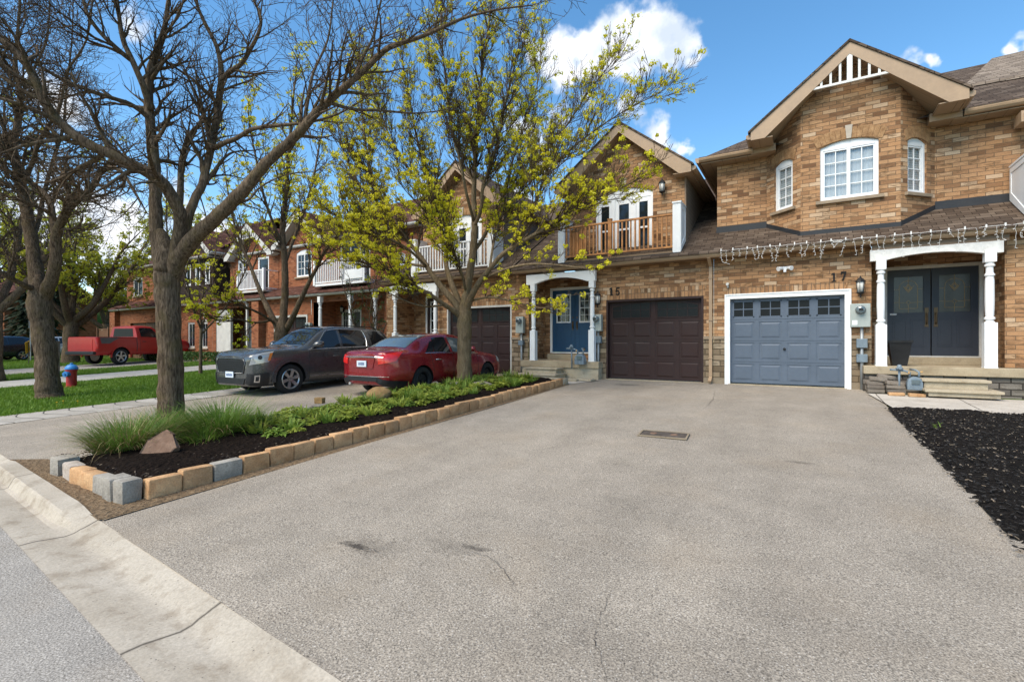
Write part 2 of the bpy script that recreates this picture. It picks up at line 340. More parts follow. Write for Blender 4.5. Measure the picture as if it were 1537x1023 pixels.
def leaf(name, a, b, trans=.25, rough=.55):
    t = NT(name); v = t.coord(); o = t.n('ShaderNodeObjectInfo')
    f = t.noise(v, 5.5, 3); g = t.noise(v, 40, 2)
    c = t.mix(t.ramp(t.math('ADD', t.math('MULTIPLY', f, .55), t.math('MULTIPLY', g, .45)), [(.36, 0), (.64, 1)]), a, b)
    m = t.base(c, rough, 0, .3)
    td = t.n('ShaderNodeBsdfTranslucent'); t.l(c, td.inputs['Color'])
    mx = t.n('ShaderNodeMixShader'); mx.inputs[0].default_value = trans
    t.l(t.p.outputs[0], mx.inputs[1]); t.l(td.outputs[0], mx.inputs[2]); t.l(mx.outputs[0], t.out.inputs['Surface'])
    return m
M['blossom'] = leaf('yellow_green_blossom', (.52, .48, .010), (.82, .74, .05), .45)
M['blossom_far'] = leaf('far_yellow_green_leaves', (.26, .27, .018), (.52, .50, .05), .45)
M['grass'] = leaf('lawn_blades', (.075, .15, .012), (.19, .31, .03), .35)
M['tuft'] = leaf('long_grass_blades', (.06, .125, .016), (.19, .30, .05), .35)
M['dry'] = leaf('dry_grass_blades', (.22, .155, .07), (.38, .29, .14), .2)
M['leafy'] = leaf('clump_leaves', (.15, .22, .025), (.46, .50, .09), .4)
M['leafy2'] = leaf('darker_clump_leaves', (.09, .17, .022), (.30, .40, .07), .35)
M['weed'] = leaf('bright_weed_leaves', (.10, .26, .02), (.22, .42, .05), .3)
M['conifer'] = leaf('conifer_needles', (.010, .018, .009), (.03, .045, .02), .1)
M['hedge'] = leaf('hedge_leaves', (.018, .045, .008), (.06, .12, .02), .2)
M['shrubleaf'] = leaf('shrub_leaves', (.03, .06, .015), (.10, .14, .04), .2)
def bark(name, a, b, moss=None):
    t = NT(name); v = t.coord('Position', (1, 1, .16)); f = t.noise(v, 34, 6, .7, .6); g = t.noise(t.coord(), 3, 4)
    c = t.mix(t.ramp(f, [(.36, 0), (.64, 1)]), a, b)
    c = t.mix(1, c, t.ramp(g, [(.3, .8), (.7, 1.15)]), 'MULTIPLY')
    if moss: c = t.mix(t.math('MULTIPLY', t.ramp(t.noise(t.coord(), 5, 5), [(.5, 0), (.7, 1)]), .55), c, moss)
    t.bump(f, 1, .03); return t.base(c, .98, 0, .04)
M['bark'] = bark('grey_brown_bark', (.046, .032, .021), (.20, .145, .098), (.11, .085, .035))
M['bark_light'] = bark('smooth_bark', (.105, .074, .043), (.24, .18, .112), (.16, .12, .055))
M['twig'] = bark('twig_bark', (.046, .031, .02), (.14, .10, .064))
M['twig_far'] = bark('far_twig_bark', (.05, .04, .03), (.11, .09, .07))
def rock(name, a, b):
    t = NT(name); v = t.coord(); f = t.noise(v, 9, 6, .7); c = t.mix(t.ramp(f, [(.3, 0), (.7, 1)]), a, b); t.bump(f, .8, .03); return t.base(c, .9, 0, .2)
M['rock_tan'] = rock('tan_rock', (.22, .12, .045), (.40, .25, .11)); M['rock_brown'] = rock('brown_rock', (.13, .075, .05), (.25, .16, .11)); M['rock_grey'] = rock('grey_rock', (.14, .12, .095), (.30, .26, .21))
M['rock_pale'] = rock('pale_rock', (.30, .24, .19), (.48, .42, .36))
def car_paint(name, c, flake=.3, rough=.22):
    t = NT(name); v = t.coord('Object'); f = t.noise(v, 2, 4)
    cc = t.mix(1, c, t.ramp(f, [(.3, .9), (.7, 1.06)]), 'MULTIPLY')
    t.base(cc, t.ramp(t.noise(v, 5, 4), [(.3, rough), (.7, rough+.12)]), flake, .5)
    t.p.inputs['Coat Weight'].default_value = .8 if flake else .25; t.p.inputs['Coat Roughness'].default_value = .05
    return t.m
M['paint_grey'] = car_paint('charcoal_car_paint', (.080, .080, .081), .4)
M['paint_red'] = car_paint('dark_red_car_paint', (.24, .008, .014), .3)
M['paint_pickup'] = car_paint('red_pickup_paint', (.36, .007, .005), .0, .4)
M['paint_blue'] = car_paint('navy_car_paint', (.02, .03, .045), .4)
M['paint_white'] = car_paint('silver_white_car_paint', (.45, .45, .45), .3)
M['tyre'] = plain('tyre_rubber', (.014, .014, .014), .8, 0, .2, 8)
M['alloy'] = plain('alloy_metal', (.50, .50, .50), .3, .8, .1, 6)
M['steel_black'] = plain('black_steel_wheel', (.016, .016, .017), .5, .2, .2, 8)
M['chrome'] = plain('chrome', (.65, .65, .66), .15, .9, .05, 4)
M['trim_black'] = plain('black_trim', (.013, .013, .014), .5, 0, .15, 6)
M['lamp_clear'] = plain('clear_lamp', (.42, .43, .44), .12, .3, .1, 9, .8)
M['lamp_red'] = plain('red_lamp', (.62, .018, .016), .15, 0, .15, 9, .8)
M['lamp_amber'] = plain('amber_lamp', (.60, .17, .02), .2, 0, .1, 9, .8)
M['plate'] = plain('pale_plate', (.62, .68, .74), .4, 0, .06, 8)
M['plate_ink'] = plain('blue_plate_ink', (.04, .09, .22), .5, 0, .05, 8)
M['decal'] = plain('grey_decal', (.10, .09, .085), .4, 0, .2, 6)
M['hyd_red'] = plain('red_hydrant_paint', (.36, .018, .018), .45, 0, .2, 9)
M['hyd_blue'] = plain('blue_hydrant_paint', (.035, .20, .50), .45, 0, .2, 9)
M['post'] = plain('weathered_wood', (.12, .095, .07), .85, 0, .35, 9, bump=.3)
M['fence'] = plain('brown_fence_wood', (.15, .075, .038), .8, 0, .35, 5, bump=.3)
M['garage_wood'] = plain('brown_wood_door', (.15, .075, .035), .6, 0, .3, 4, bump=.2)
M['sign_white'] = plain('white_sign', (.7, .7, .7), .4, 0, .05, 5); M['sign_red'] = plain('red_sign_mark', (.5, .02, .03), .4, 0, .05, 5); M['sign_yellow'] = plain('yellow_sign', (.68, .40, .02), .4, 0, .08, 5)
M['dish'] = plain('grey_dish', (.40, .42, .45), .5, .1, .1, 5)
M['bulb'] = plain('lamp_glass', (.55, .54, .50), .25, 0, .1, 6)
M['wood_trunk'] = M['bark']

# ---------------------------------------------------------------- mesh helpers
def norm(pts):
    n = Vector((0, 0, 0))
    for i in range(len(pts)):
        a, b = pts[i], pts[(i+1) % len(pts)]
        n += Vector(((a[1]-b[1])*(a[2]+b[2]), (a[2]-b[2])*(a[0]+b[0]), (a[0]-b[0])*(a[1]+b[1])))
    return n.normalized() if n.length > 1e-12 else Vector((0, 0, 1))
class MB:
    """collects faces, then links them as one mesh object"""
    def __init__(s): s.v = []; s.f = []; s.mi = []; s.cur = 0
    def face(s, *pts):
        i = len(s.v); s.v += [Vector(p) for p in pts]; s.f.append(tuple(range(i, i+len(pts)))); s.mi.append(s.cur)
    def add(s, vs, fs):
        i = len(s.v); s.v += [Vector(p) for p in vs]
        for f in fs: s.f.append(tuple(i+k for k in f)); s.mi.append(s.cur)
    def box(s, x0, x1, y0, y1, z0, z1):
        s.add([(x0,y0,z0),(x1,y0,z0),(x1,y1,z0),(x0,y1,z0),(x0,y0,z1),(x1,y0,z1),(x1,y1,z1),(x0,y1,z1)],
              [(0,3,2,1),(4,5,6,7),(0,1,5,4),(1,2,6,5),(2,3,7,6),(3,0,4,7)])
    def prism(s, poly, vec):
        """poly: list of 3D points, extruded along vec"""
        poly = [Vector(p) for p in poly]; vec = Vector(vec)
        if norm(poly).dot(vec) > 0: poly = poly[::-1]
        n = len(poly)
        s.add(poly+[p+vec for p in poly], [tuple(range(n)), tuple(range(2*n-1, n-1, -1))]+[(i, i+n, (i+1) % n+n, (i+1) % n) for i in range(n)])
    def bar(s, a, b, w, h=None, up=(0, 0, 1)):
        a, b = Vector(a), Vector(b); h = h or w; d = (b-a).normalized(); u = Vector(up)
        if abs(d.dot(u)) > .95: u = Vector((0, 1, 0))
        sx = d.cross(u).normalized(); sy = sx.cross(d)
        P = [a+sx*i*w/2+sy*j*h/2 for i, j in ((-1,-1),(1,-1),(1,1),(-1,1))]
        s.prism(P, b-a)
    def tube(s, pts, rad, n=6, cap=True):
        pts = [Vector(p) for p in pts]
        if not hasattr(rad, '__len__'): rad = [rad]*len(pts)
        base = len(s.v); ref = None
        for i, p in enumerate(pts):
            d = (pts[min(i+1, len(pts)-1)]-pts[max(i-1, 0)])
            d = d.normalized() if d.length > 1e-9 else Vector((0, 0, 1))
            if ref is None: ref = Vector((1, 0, 0)) if abs(d.x) < .8 else Vector((0, 1, 0))
            a = (ref-d*ref.dot(d)).normalized(); b = d.cross(a); ref = a
            for k in range(n):
                t = 2*math.pi*k/n; s.v.append(p+(a*math.cos(t)+b*math.sin(t))*rad[i])
        for i in range(len(pts)-1):
            for k in range(n):
                s.f.append((base+i*n+k, base+i*n+(k+1) % n, base+(i+1)*n+(k+1) % n, base+(i+1)*n+k)); s.mi.append(s.cur)
        if cap:
            s.f.append(tuple(base+k for k in range(n-1, -1, -1))); s.mi.append(s.cur)
            s.f.append(tuple(base+(len(pts)-1)*n+k for k in range(n))); s.mi.append(s.cur)
    def lathe(s, prof, c=(0, 0, 0), n=16, axis='Z', cap=True):
        """prof: list of (radius, height)"""
        c = Vector(c); base = len(s.v)
        for r, h in prof:
            for k in range(n):
                t = 2*math.pi*k/n; a, b = r*math.cos(t), r*math.sin(t)
                s.v.append(c+(Vector((a, b, h)) if axis == 'Z' else Vector((a, -h, b)) if axis == 'Y' else Vector((h, a, b))))
        for i in range(len(prof)-1):
            for k in range(n):
                s.f.append((base+i*n+k, base+i*n+(k+1) % n, base+(i+1)*n+(k+1) % n, base+(i+1)*n+k)); s.mi.append(s.cur)
        if cap and prof[0][0] > 1e-6: s.f.append(tuple(base+k for k in range(n-1, -1, -1))); s.mi.append(s.cur)
        if cap and prof[-1][0] > 1e-6: s.f.append(tuple(base+(len(prof)-1)*n+k for k in range(n))); s.mi.append(s.cur)
    def build(s, name, mat, parent=None, smooth=False, bevel=0, local=False, uv=True):
        off = Vector((0, 0, 0))
        if parent is not None and not local:
            o = parent
            while o is not None: off += o.location; o = o.parent
        me = bpy.data.meshes.new(name)
        me.from_pydata([tuple(p-off) for p in s.v], [], s.f)
        for m in (mat if isinstance(mat, (list, tuple)) else [mat]): me.materials.append(m)
        me.polygons.foreach_set('material_index', s.mi)
        if bevel:
            bm = bmesh.new(); bm.from_mesh(me); bmesh.ops.remove_doubles(bm, verts=bm.verts, dist=1e-5)
            es = [e for e in bm.edges if len(e.link_faces) == 2 and e.calc_face_angle(0) > .5]
            bmesh.ops.bevel(bm, geom=es, offset=bevel, segments=2, affect='EDGES', profile=.6); bm.to_mesh(me); bm.free()
        if smooth:
            me.polygons.foreach_set('use_smooth', [True]*len(me.polygons))
            if smooth != True: me.set_sharp_from_angle(angle=R(smooth))
        if uv:
            ul = me.uv_layers.new(name='UVMap'); data = [0.0]*(2*len(me.loops))
            vs = me.vertices
            for p in me.polygons:
                n = p.normal
                if abs(n.z) > .97: t = Vector((1, 0, 0)); b = Vector((0, 1, 0))
                else: t = Vector((0, 0, 1)).cross(n).normalized(); b = n.cross(t)
                for li in p.loop_indices:
                    q = vs[me.loops[li].vertex_index].co+off
                    data[2*li] = q.dot(t); data[2*li+1] = q.dot(b)
            ul.data.foreach_set('uv', data)
        ob = bpy.data.objects.new(name, me); COL.objects.link(ob)
        if parent is not None: ob.parent = parent
        return ob
def empty(name, loc, rz=0):
    o = bpy.data.objects.new(name, None); o.empty_display_size = .2; o.location = loc; o.rotation_euler = (0, 0, rz); COL.objects.link(o); return o
def tag(o, label=None, cat=None, group=None, kind=None):
    if label: o['label'] = label
    if cat: o['category'] = cat
    if group: o['group'] = group
    if kind: o['kind'] = kind
    return o
def copy_tree(o, parent=None):
    c = o.copy(); COL.objects.link(c); c.parent = parent
    for ch in list(o.children): copy_tree(ch, c)
    return c
class Fr:
    """a wall's own frame: s metres along it, z up, d metres out of it"""
    def __init__(f, x, y, ang=0):
        f.o = Vector((x, y, 0)); a = R(ang); f.t = Vector((math.cos(a), math.sin(a), 0)); f.n = Vector((math.sin(a), -math.cos(a), 0))
    def __call__(f, s, z, d=0): return f.o+f.t*s+f.n*d+Vector((0, 0, z))
def fbox(mb, F, s0, s1, z0, z1, d0, d1):
    mb.prism([F(s0, z0, d0), F(s1, z0, d0), F(s1, z1, d0), F(s0, z1, d0)], F.n*(d1-d0))
def arc(s0, s1, z, rise, n=10):
    """points of a shallow arch from s0 to s1"""
    return [(s0+(s1-s0)*i/n, z+rise*(1-(2*i/n-1)**2)) for i in range(n+1)]
def fwall(mb, F, s0, s1, z0, z1, ops=(), depth=.12, ztop=None):
    """brick face with openings (s0,s1,z0,z1,rise) and their reveals; ztop(s) gives a sloping top"""
    ss = sorted({s0, s1} | {o[0] for o in ops} | {o[1] for o in ops}); ss = [s for s in ss if s0 <= s <= s1]
    zt = ztop or (lambda s: z1)
    for a, b in zip(ss, ss[1:]):
        col = sorted([o for o in ops if o[0] < (a+b)/2 < o[1]], key=lambda o: o[2]); z = z0
        for o in col:
            if o[2] > z: mb.face(F(a, z), F(b, z), F(b, o[2]), F(a, o[2]))
            z = o[3]
        o = col[-1] if col else None
        if o and o[4]:
            pts = [p for p in arc(o[0], o[1], o[3], o[4]) if a-1e-6 <= p[0] <= b+1e-6]
            for p, q in zip(pts, pts[1:]): mb.face(F(*p), F(*q), F(q[0], zt(q[0])), F(p[0], zt(p[0])))
        else: mb.face(F(a, z), F(b, z), F(b, zt(b)), F(a, zt(a)))
    for o in ops:
        a, b, c, d, r = o
        out = [(a, c), (b, c)]+[(p[0], p[1]) for p in (arc(a, b, d, r) if r else [(a, d), (b, d)])[::-1]]
        for p, q in zip(out, out[1:]+out[:1]):
            if c <= z0+1e-6 and p[1] == q[1] == c: continue
            mb.face(F(p[0], p[1]), F(p[0], p[1], -depth), F(q[0], q[1], -depth), F(q[0], q[1]))
def voussoirs(parent, F, s0, s1, z, rise, h, mat, key=None, n=9, name='window_arch', flare=.16):
    """soldier bricks fanned over an opening"""
    mb = MB(); k = MB(); ctr = (s0+s1)/2; A = arc(s0-.06, s1+.06, z, rise, n)
    top = [(ctr+(p[0]-ctr)*(1+flare), p[1]+h*(1 if i not in (0, n) else .9)) for i, p in enumerate(A)]
    for i in range(n):
        g = .004; P = [A[i], A[i+1], top[i+1], top[i]]; P = [(P[0][0]+g, P[0][1]), (P[1][0]-g, P[1][1]), (P[2][0]-g, P[2][1]), (P[3][0]+g, P[3][1])]
        tgt = k if (key and i == n//2) else mb; d = .03 if tgt is k else .012
        if tgt is k: P = [P[0], P[1], (P[2][0]+.02, P[2][1]+.05), (P[3][0]-.02, P[3][1]+.05)]
        tgt.prism([F(p[0], p[1], .0) for p in P], F.n*d)
    o = mb.build(name, mat, parent)
    if key: k.build('keystone', key, o)
    return o
def window(parent, F, s0, s1, z0, z1, rise=0, sashes=1, grid=(2, 4), depth=.09, fill=None, sill=True, name='window', frame=None, fw=.055, gl=None, gd=0):
    """white framed window: frame, muntins, glass, sill and what hangs behind it. gd shifts everything outward"""
    fr = frame or M['white']; mb = MB(); d0 = -depth+gd
    fbox(mb, F, s0, s0+fw, z0, z1, d0, d0+.06); fbox(mb, F, s1-fw, s1, z0, z1, d0, d0+.06); fbox(mb, F, s0+fw, s1-fw, z0, z0+fw, d0, d0+.06)
    if rise:
        A = arc(s0, s1, z1, rise); poly = [F(s0, z1-fw*1.2, d0)]+[F(s1, z1-fw*1.2, d0)]+[F(p[0], p[1], d0) for p in A[::-1]]
        mb.prism(poly, F.n*.055)
    else: fbox(mb, F, s0+fw, s1-fw, z1-fw, z1, d0, d0+.06)
    w = (s1-s0-2*fw)/sashes; zt = z1-fw*(1.2 if rise else 1); panes = []
    for i in range(sashes):
        a = s0+fw+i*w; b = a+w; e = .035; dd = d0+.035
        if i: fbox(mb, F, a-.022, a+.022, z0+fw, zt, d0+.003, d0+.057)
        for q in ((a+.003, a+e, z0+fw+.002, zt-.002), (b-e, b-.003, z0+fw+.002, zt-.002), (a+e, b-e, z0+fw+.002, z0+fw+e), (a+e, b-e, zt-e, zt-.002)):
            fbox(mb, F, *q, d0+.01, dd+.01)
        gx, gz = grid
        for j in range(1, gx):
            x = a+e+(b-a-2*e)*j/gx; fbox(mb, F, x-.009, x+.009, z0+fw+e, zt-e, d0+.018, d0+.034)
        for j in range(1, gz):
            z = z0+fw+e+(zt-z0-fw-2*e)*j/gz; fbox(mb, F, a+e, b-e, z-.009, z+.009, d0+.019, d0+.033)
        panes.append((a+e, b-e, z0+fw+e, zt-e))
    wo = mb.build(name, fr, parent)
    for p in panes:
        g = MB(); fbox(g, F, *p, d0+.012, d0+.016); g.build('pane', gl or (M['clear'] if fill else M['glass']), wo)
    if fill:
        g = MB(); fbox(g, F, s0+fw*.4, s1-fw*.4, z0+fw*.4, zt, d0-.03, d0-.022); g.build('blind' if fill == M['blind'] else 'curtain', fill, wo)
    if sill:
        g = MB(); fbox(g, F, s0-.09, s1+.09, z0-.075, z0-.002, -.05, .07); g.build('sill', M['sill'], wo, bevel=.008)
    return wo
def column(parent, x, y, z0, z1, w=.19, mat=None, worn=False):
    """turned porch post on a square base"""
    mb = MB(); h = w/2; H = z1-z0; zb = z0+H*.385; m = mat or M['white']
    mb.box(x-h, x+h, y-h, y+h, z0+.02, zb); mb.box(x-h*.9, x+h*.9, y-h*.9, y+h*.9, z1-H*.10, z1)
    r = h*.98; T = z1-H*.10
    mb.lathe([(r*.95, zb-.01), (r*.8, zb+.02), (r*.62, zb+.035), (r*.62, zb+.05), (r*.9, zb+.07), (r*.9, zb+.10), (r*.66, zb+.12), (r*.72, zb+.16), (r*.80, zb+.42), (r*.76, T-.36), (r*.66, T-.28), (r*.86, T-.27), (r*.86, T-.24), (r*.64, T-.22),
              (r*.60, T-.10), (r*.86, T-.08), (r*.86, T-.05), (r*.62, T-.03), (r*.9, T+.005)], (x, y, 0), 18)
    mb.box(x-h*1.06, x+h*1.06, y-h*1.06, y+h*1.06, z0, z0+.022)
    return mb.build('column', m, parent, smooth=35)
def porch_beam(parent, x0, x1, y, z0, z1, rise, th=.10, mat=None):
    """white arched board between two posts"""
    mb = MB(); A = arc(x0+.25, x1-.25, z0, rise, 14)
    pts = [(x0, z0), (x0+.25, z0)]+A[1:-1]+[(x1-.25, z0), (x1, z0)]
    for (a, b), (c, d) in zip(pts, pts[1:]):
        mb.prism([(a, y, b), (c, y, d), (c, y, z1), (a, y, z1)], (0, th, 0))
    return mb.build('porch_beam', mat or M['white_worn'], parent)
def gutter(parent, x0, x1, yf, ztop, mat, name='gutter'):
    """eaves trough with a rolled front lip, and the fascia and soffit behind it"""
    mb = MB()
    P = [(0, 0), (.012, .005), (.014, -.02), (.0, -.035), (.012, -.075), (.05, -.115), (.11, -.12), (.11, .0), (.10, 0), (.10, -.1), (.05, -.1), (.03, -.03), (.02, 0)]
    mb.prism([(x0, yf+p[0], ztop+p[1]) for p in P], (x1-x0, 0, 0))
    return mb.build(name, mat, parent)
def downspout(parent, x, y, z0, z1, mat, w=.075):
    mb = MB(); mb.bar((x, y-.05, z1-.18), (x, y-.05, z0+.12), w, w*.75, up=(0, 1, 0)); mb.bar((x, y-.05, z1-.19), (x, y-.36, z1), w, w*.75, up=(0, 1, 0)); mb.bar((x, y-.05, z0+.13), (x, y-.22, z0+.02), w, w*.75, up=(0, 1, 0))
    for z in (z0+.6, (z0+z1)/2, z1-.5): mb.box(x-w*.62, x+w*.62, y-.095, y-.002, z, z+.03)
    return mb.build('downspout', mat, parent)
def pent_roof(parent, x0, x1, y0, z0, y1, slope, mat, name='roof', th=.05, xslant=0):
    z1 = z0+(y1-y0)*slope; mb = MB()
    mb.prism([(x0, y0, z0), (x0, y1, z1), (x0, y1, z1+th), (x0, y0-.03, z0+th*.6), (x0, y0-.03, z0-.01)], (x1-x0, 0, 0))
    return mb.build(name, mat, parent)
def gable(parent, xc, yf, zp, slope, hw, yb, ret_y, mats, name='gable_roof', fw=.21, truss=None):
    """front gable: shingled slopes, front boards, boxed eaves and soffit; ret_y is how far back the boxed eaves run"""
    sh, trim, sof = mats; zt = zp-slope*hw; mb = MB()
    for sg in (-1, 1):
        e = .06
        mb.prism([(xc, yf-.03, zp), (xc+sg*(hw+e), yf-.03, zt-slope*e), (xc+sg*(hw+e), yf-.03, zt-slope*e+.05), (xc, yf-.03, zp+.055)], (0, yb-yf+.03, 0))
    ro = mb.build(name, sh, parent)
    f = MB(); k = fw*math.sqrt(1+slope*slope); s2 = MB()
    for sg in (-1, 1):
        f.prism([(xc, yf, zp-.003), (xc+sg*hw, yf, zt-.003), (xc+sg*hw, yf, zt-fw), (xc+sg*(hw-.30), yf, zt-fw), (xc, yf, zp-k)], (0, .035, 0))
        f.prism([(xc+sg*(hw-.004), yf+.036, zt-.005), (xc+sg*(hw-.004), yf+.036, zt-fw+.004), (xc+sg*(hw-.03), yf+.036, zt-fw+.004), (xc+sg*(hw-.03), yf+.036, zt-.02)], (0, ret_y-yf-.04, 0))
        # little gutter on the eave side
        f.prism([(xc+sg*(hw+.0), yf+.06, zt-.03), (xc+sg*(hw+.11), yf+.06, zt-.06), (xc+sg*(hw+.11), yf+.06, zt-.13), (xc+sg*(hw+.07), yf+.06, zt-.16), (xc+sg*hw, yf+.06, zt-.16)], (0, ret_y-yf-.06, 0))
        s2.prism([(xc, yf+.034, zp-k+.03), (xc+sg*(hw-.28), yf+.034, zt-fw+.03), (xc+sg*(hw-.28), yf+.034, zt-fw+.05), (xc, yf+.034, zp-k+.06)], (0, ret_y-yf, 0))
        s2.prism([(xc+sg*(hw-.034), yf+.04, zt-fw+.012), (xc+sg*(hw-.46), yf+.04, zt-fw+.012), (xc+sg*(hw-.46), yf+.04, zt-fw+.03), (xc+sg*(hw-.034), yf+.04, zt-fw+.03)], (0, ret_y-yf-.05, 0))
    fo = f.build('fascia', trim, ro); s2.build('soffit', sof, ro)
    if truss:
        hw2, zb = truss; t = MB(); y = yf+.003
        y = yf+.035; t.bar((xc-hw2, y, zb), (xc+hw2, y, zb), .055, .05)
        t.bar((xc, y, zb), (xc, y, zp-k), .10, .06)
        for i in range(1, 4):
            for sg in (-1, 1):
                x = hw2*i/4.1; t.bar((xc+sg*x, y+.002, zb), (xc+sg*x, y+.002, zp-k-slope*x), .045, .045)
        t.build('gable_truss', M['white_worn'], ro)
    return ro
def garage_door(parent, F, s0, s1, z0, z1, mat, d=-.10, rows=4, cols=4, lite='square', handle=True, trimmat=None, tw=.12):
    """sectional door: recessed raised panels, a row of lites on top"""
    mb = MB(); gl = MB(); mu = MB(); h = (z1-z0)/rows; w = (s1-s0)/cols
    fbox(mb, F, s0, s1, z0, z1, d-.05, d-.012)
    for r in range(rows):
        a, b = z0+r*h, z0+(r+1)*h
        for sz in ((a+.004, a+.055), (b-.055, b-.004)): fbox(mb, F, s0, s1, *sz, d-.013, d)
        for c in range(cols+1):
            x = s0+c*w; e = .055; lo, hi = max(x-e, s0), min(x+e, s1); fbox(mb, F, lo, hi, a+.055, b-.055, d-.013, d-.001)
        if r == rows-1 and lite: continue
        for c in range(cols):
            x0, x1 = s0+c*w+.055, s0+(c+1)*w-.055; z_0, z_1 = a+.055, b-.055; m1 = .035; m2 = .075
            O = [(x0, z_0), (x1, z_0), (x1, z_1), (x0, z_1)]; I = [(x0+m2, z_0+m2*.8), (x1-m2, z_0+m2*.8), (x1-m2, z_1-m2*.8), (x0+m2, z_1-m2*.8)]; J = [(x0+m1, z_0+m1*.7), (x1-m1, z_0+m1*.7), (x1-m1, z_1-m1*.7), (x0+m1, z_1-m1*.7)]
            for i in range(4):
                k = (i+1) % 4; mb.face(F(*J[i], d-.011), F(*J[k], d-.011), F(*I[k], d-.001), F(*I[i], d-.001))
            mb.face(*[F(*p, d-.001) for p in I])
    do = mb.build('garage_door', mat, parent)
    a, b = z0+(rows-1)*h+.055, z1-.055
    if lite == 'square':
        for c in range(cols):
            x0, x1 = s0+c*w+.055, s0+(c+1)*w-.055
            g = MB(); fbox(g, F, x0, x1, a, b, d-.011, d-.008); go = g.build('window', M['glass_truck'], do)
            g = MB()
            for q in ((x0, x0+.028, a, b), (x1-.028, x1, a, b), (x0, x1, a, a+.028), (x0, x1, b-.028, b)): fbox(g, F, *q, d-.009, d+.003)
            xm, zm = (x0+x1)/2, (a+b)/2
            fbox(g, F, xm-.011, xm+.011, a+.028, b-.028, d-.007, d-.001); fbox(g, F, x0+.028, x1-.028, zm-.011, zm+.011, d-.0075, d-.0015)
            g.build('window_frame', mat, do)
    elif lite == 'arched':
        for c in range(2):
            x0, x1 = s0+c*(s1-s0)/2+.10, s0+(c+1)*(s1-s0)/2-.10; out = c
            A = [(x0+(x1-x0)*i/8, b-.02-.10*((1-i/8) if c == 0 else i/8)**2) for i in range(9)]
            g = MB(); g.prism([F(x0, a, d-.002), F(x1, a, d-.002)]+[F(p[0], p[1], d-.002) for p in A[::-1]], F.n*.004); g.build('window', M['glass_truck'], do)
            g = MB()
            for p, q in zip(A, A[1:]): g.bar(F(p[0], p[1], d+.004), F(q[0], q[1], d+.004), .018, .018)
            g.bar(F(x0, a, d+.004), F(x1, a, d+.004), .03, .018)
            for i in range(0, 9, 2): g.bar(F(A[i][0], a, d+.003), F(A[i][0], A[i][1], d+.003), .012, .012)
            g.bar(F(x0, (a+b)/2, d+.003), F(x1, (a+b)/2, d+.003), .012, .012); g.build('window_frame', mat, do)
    if handle:
        g = MB(); c = F((s0+s1)/2, z0+h*1.62, d); g.lathe([(.032, 0), (.032, .012), (.012, .014), (.012, .035), (.022, .04), (.0, .042)], c, 12, 'Y'); g.bar(c+Vector((-.03, -.045, 0)), c+Vector((.03, -.045, 0)), .014); g.build('door_handle', M['black'], do, smooth=40)
    if trimmat:
        g = MB(); fbox(g, F, s0-tw, s0, z0-.08, z1, d-.04, .026); fbox(g, F, s1, s1+tw, z0-.08, z1, d-.04, .026); fbox(g, F, s0-tw, s1+tw, z1, z1+tw, d-.04, .028)
        fbox(g, F, s0-tw-.0, s0-tw+.03, z0-.08, z1+tw, .026, .045); fbox(g, F, s1+tw-.03, s1+tw, z0-.08, z1+tw, .026, .045); fbox(g, F, s0-tw+.03, s1+tw-.03, z1+tw-.03, z1+tw, .028, .045)
        g.build('door_trim', trimmat, do)
    return do
def digit(mb, ch, F, s, z, h, d0=.0, d1=.02):
    """house numeral with slab serifs"""
    w = h*.55
    def B(a, b, c, e): fbox(mb, F, s+a*w, s+b*w, z+c*h, z+e*h, d0, d1)
    def G(*pts): mb.prism([F(s+a*w, z+b*h, d0) for a, b in pts], F.n*(d1-d0))
    if ch == '1':
        B(.36, .68, .1, 1); B(.12, .92, 0, .10); G((.08, .74), (.36, .84), (.36, 1.0), (.08, .90))
    if ch == '7':
        B(.05, .98, .82, 1); B(.05, .19, .66, .82); G((.70, .82), (.98, .82), (.55, 0), (.22, 0))
    if ch == '5':
        B(.12, .30, .5, 1); B(.30, .95, .84, 1); P = []; Q = []
        for i in range(13):
            t = R(150-i*28*.9); P.append((.46+.50*math.cos(t), .32+.32*math.sin(t))); Q.append((.44+.22*math.cos(t), .32+.17*math.sin(t)))
        for i in range(12): G(P[i], Q[i], Q[i+1], P[i+1])
def grid_slab(name, mat, xs, ys, zf, kind='structure', label=None, th=None):
    mb = MB(); nx, ny = len(xs), len(ys)
    mb.add([(x, y, zf(x, y)) for y in ys for x in xs], [(j*nx+i, j*nx+i+1, (j+1)*nx+i+1, (j+1)*nx+i) for j in range(ny-1) for i in range(nx-1)])
    o = mb.build(name, mat, smooth=True)
    if kind: o['kind'] = kind
    return o
def frange(a, b, n): return [a+(b-a)*i/n for i in range(n+1)]

# ---------------------------------------------------------------- ground, road, kerb, drives
def gz(y): return -.55+.04*min(max(y, 0), 13.75)
def yb(x): return 1.35-.075*min(max(x, -14), 6)
def sheet(name, mat, xs, rows, zf):
    """rows: functions giving y for each x"""
    mb = MB(); nx, ny = len(xs), len(rows)
    vs = []
    for r in rows:
        for x in xs: y = r(x); vs.append((x, y, zf(x, y)))
    mb.add(vs, [(j*nx+i, j*nx+i+1, (j+1)*nx+i+1, (j+1)*nx+i) for j in range(ny-1) for i in range(nx-1)])
    o = mb.build(name, mat, smooth=True); o['kind'] = 'structure'; return o
C_ = lambda v: (lambda x: v)
def lerp_rows(f0, f1, n): return [(lambda x, t=i/n: f0(x)*(1-t)+f1(x)*t) for i in range(n+1)]
def far_drop(x, y): return gz(y)-.02
XS = [-900, -120, -60, -40, -25, -14]+frange(-13, 6, 19)+[8, 20, 60, 120, 900]
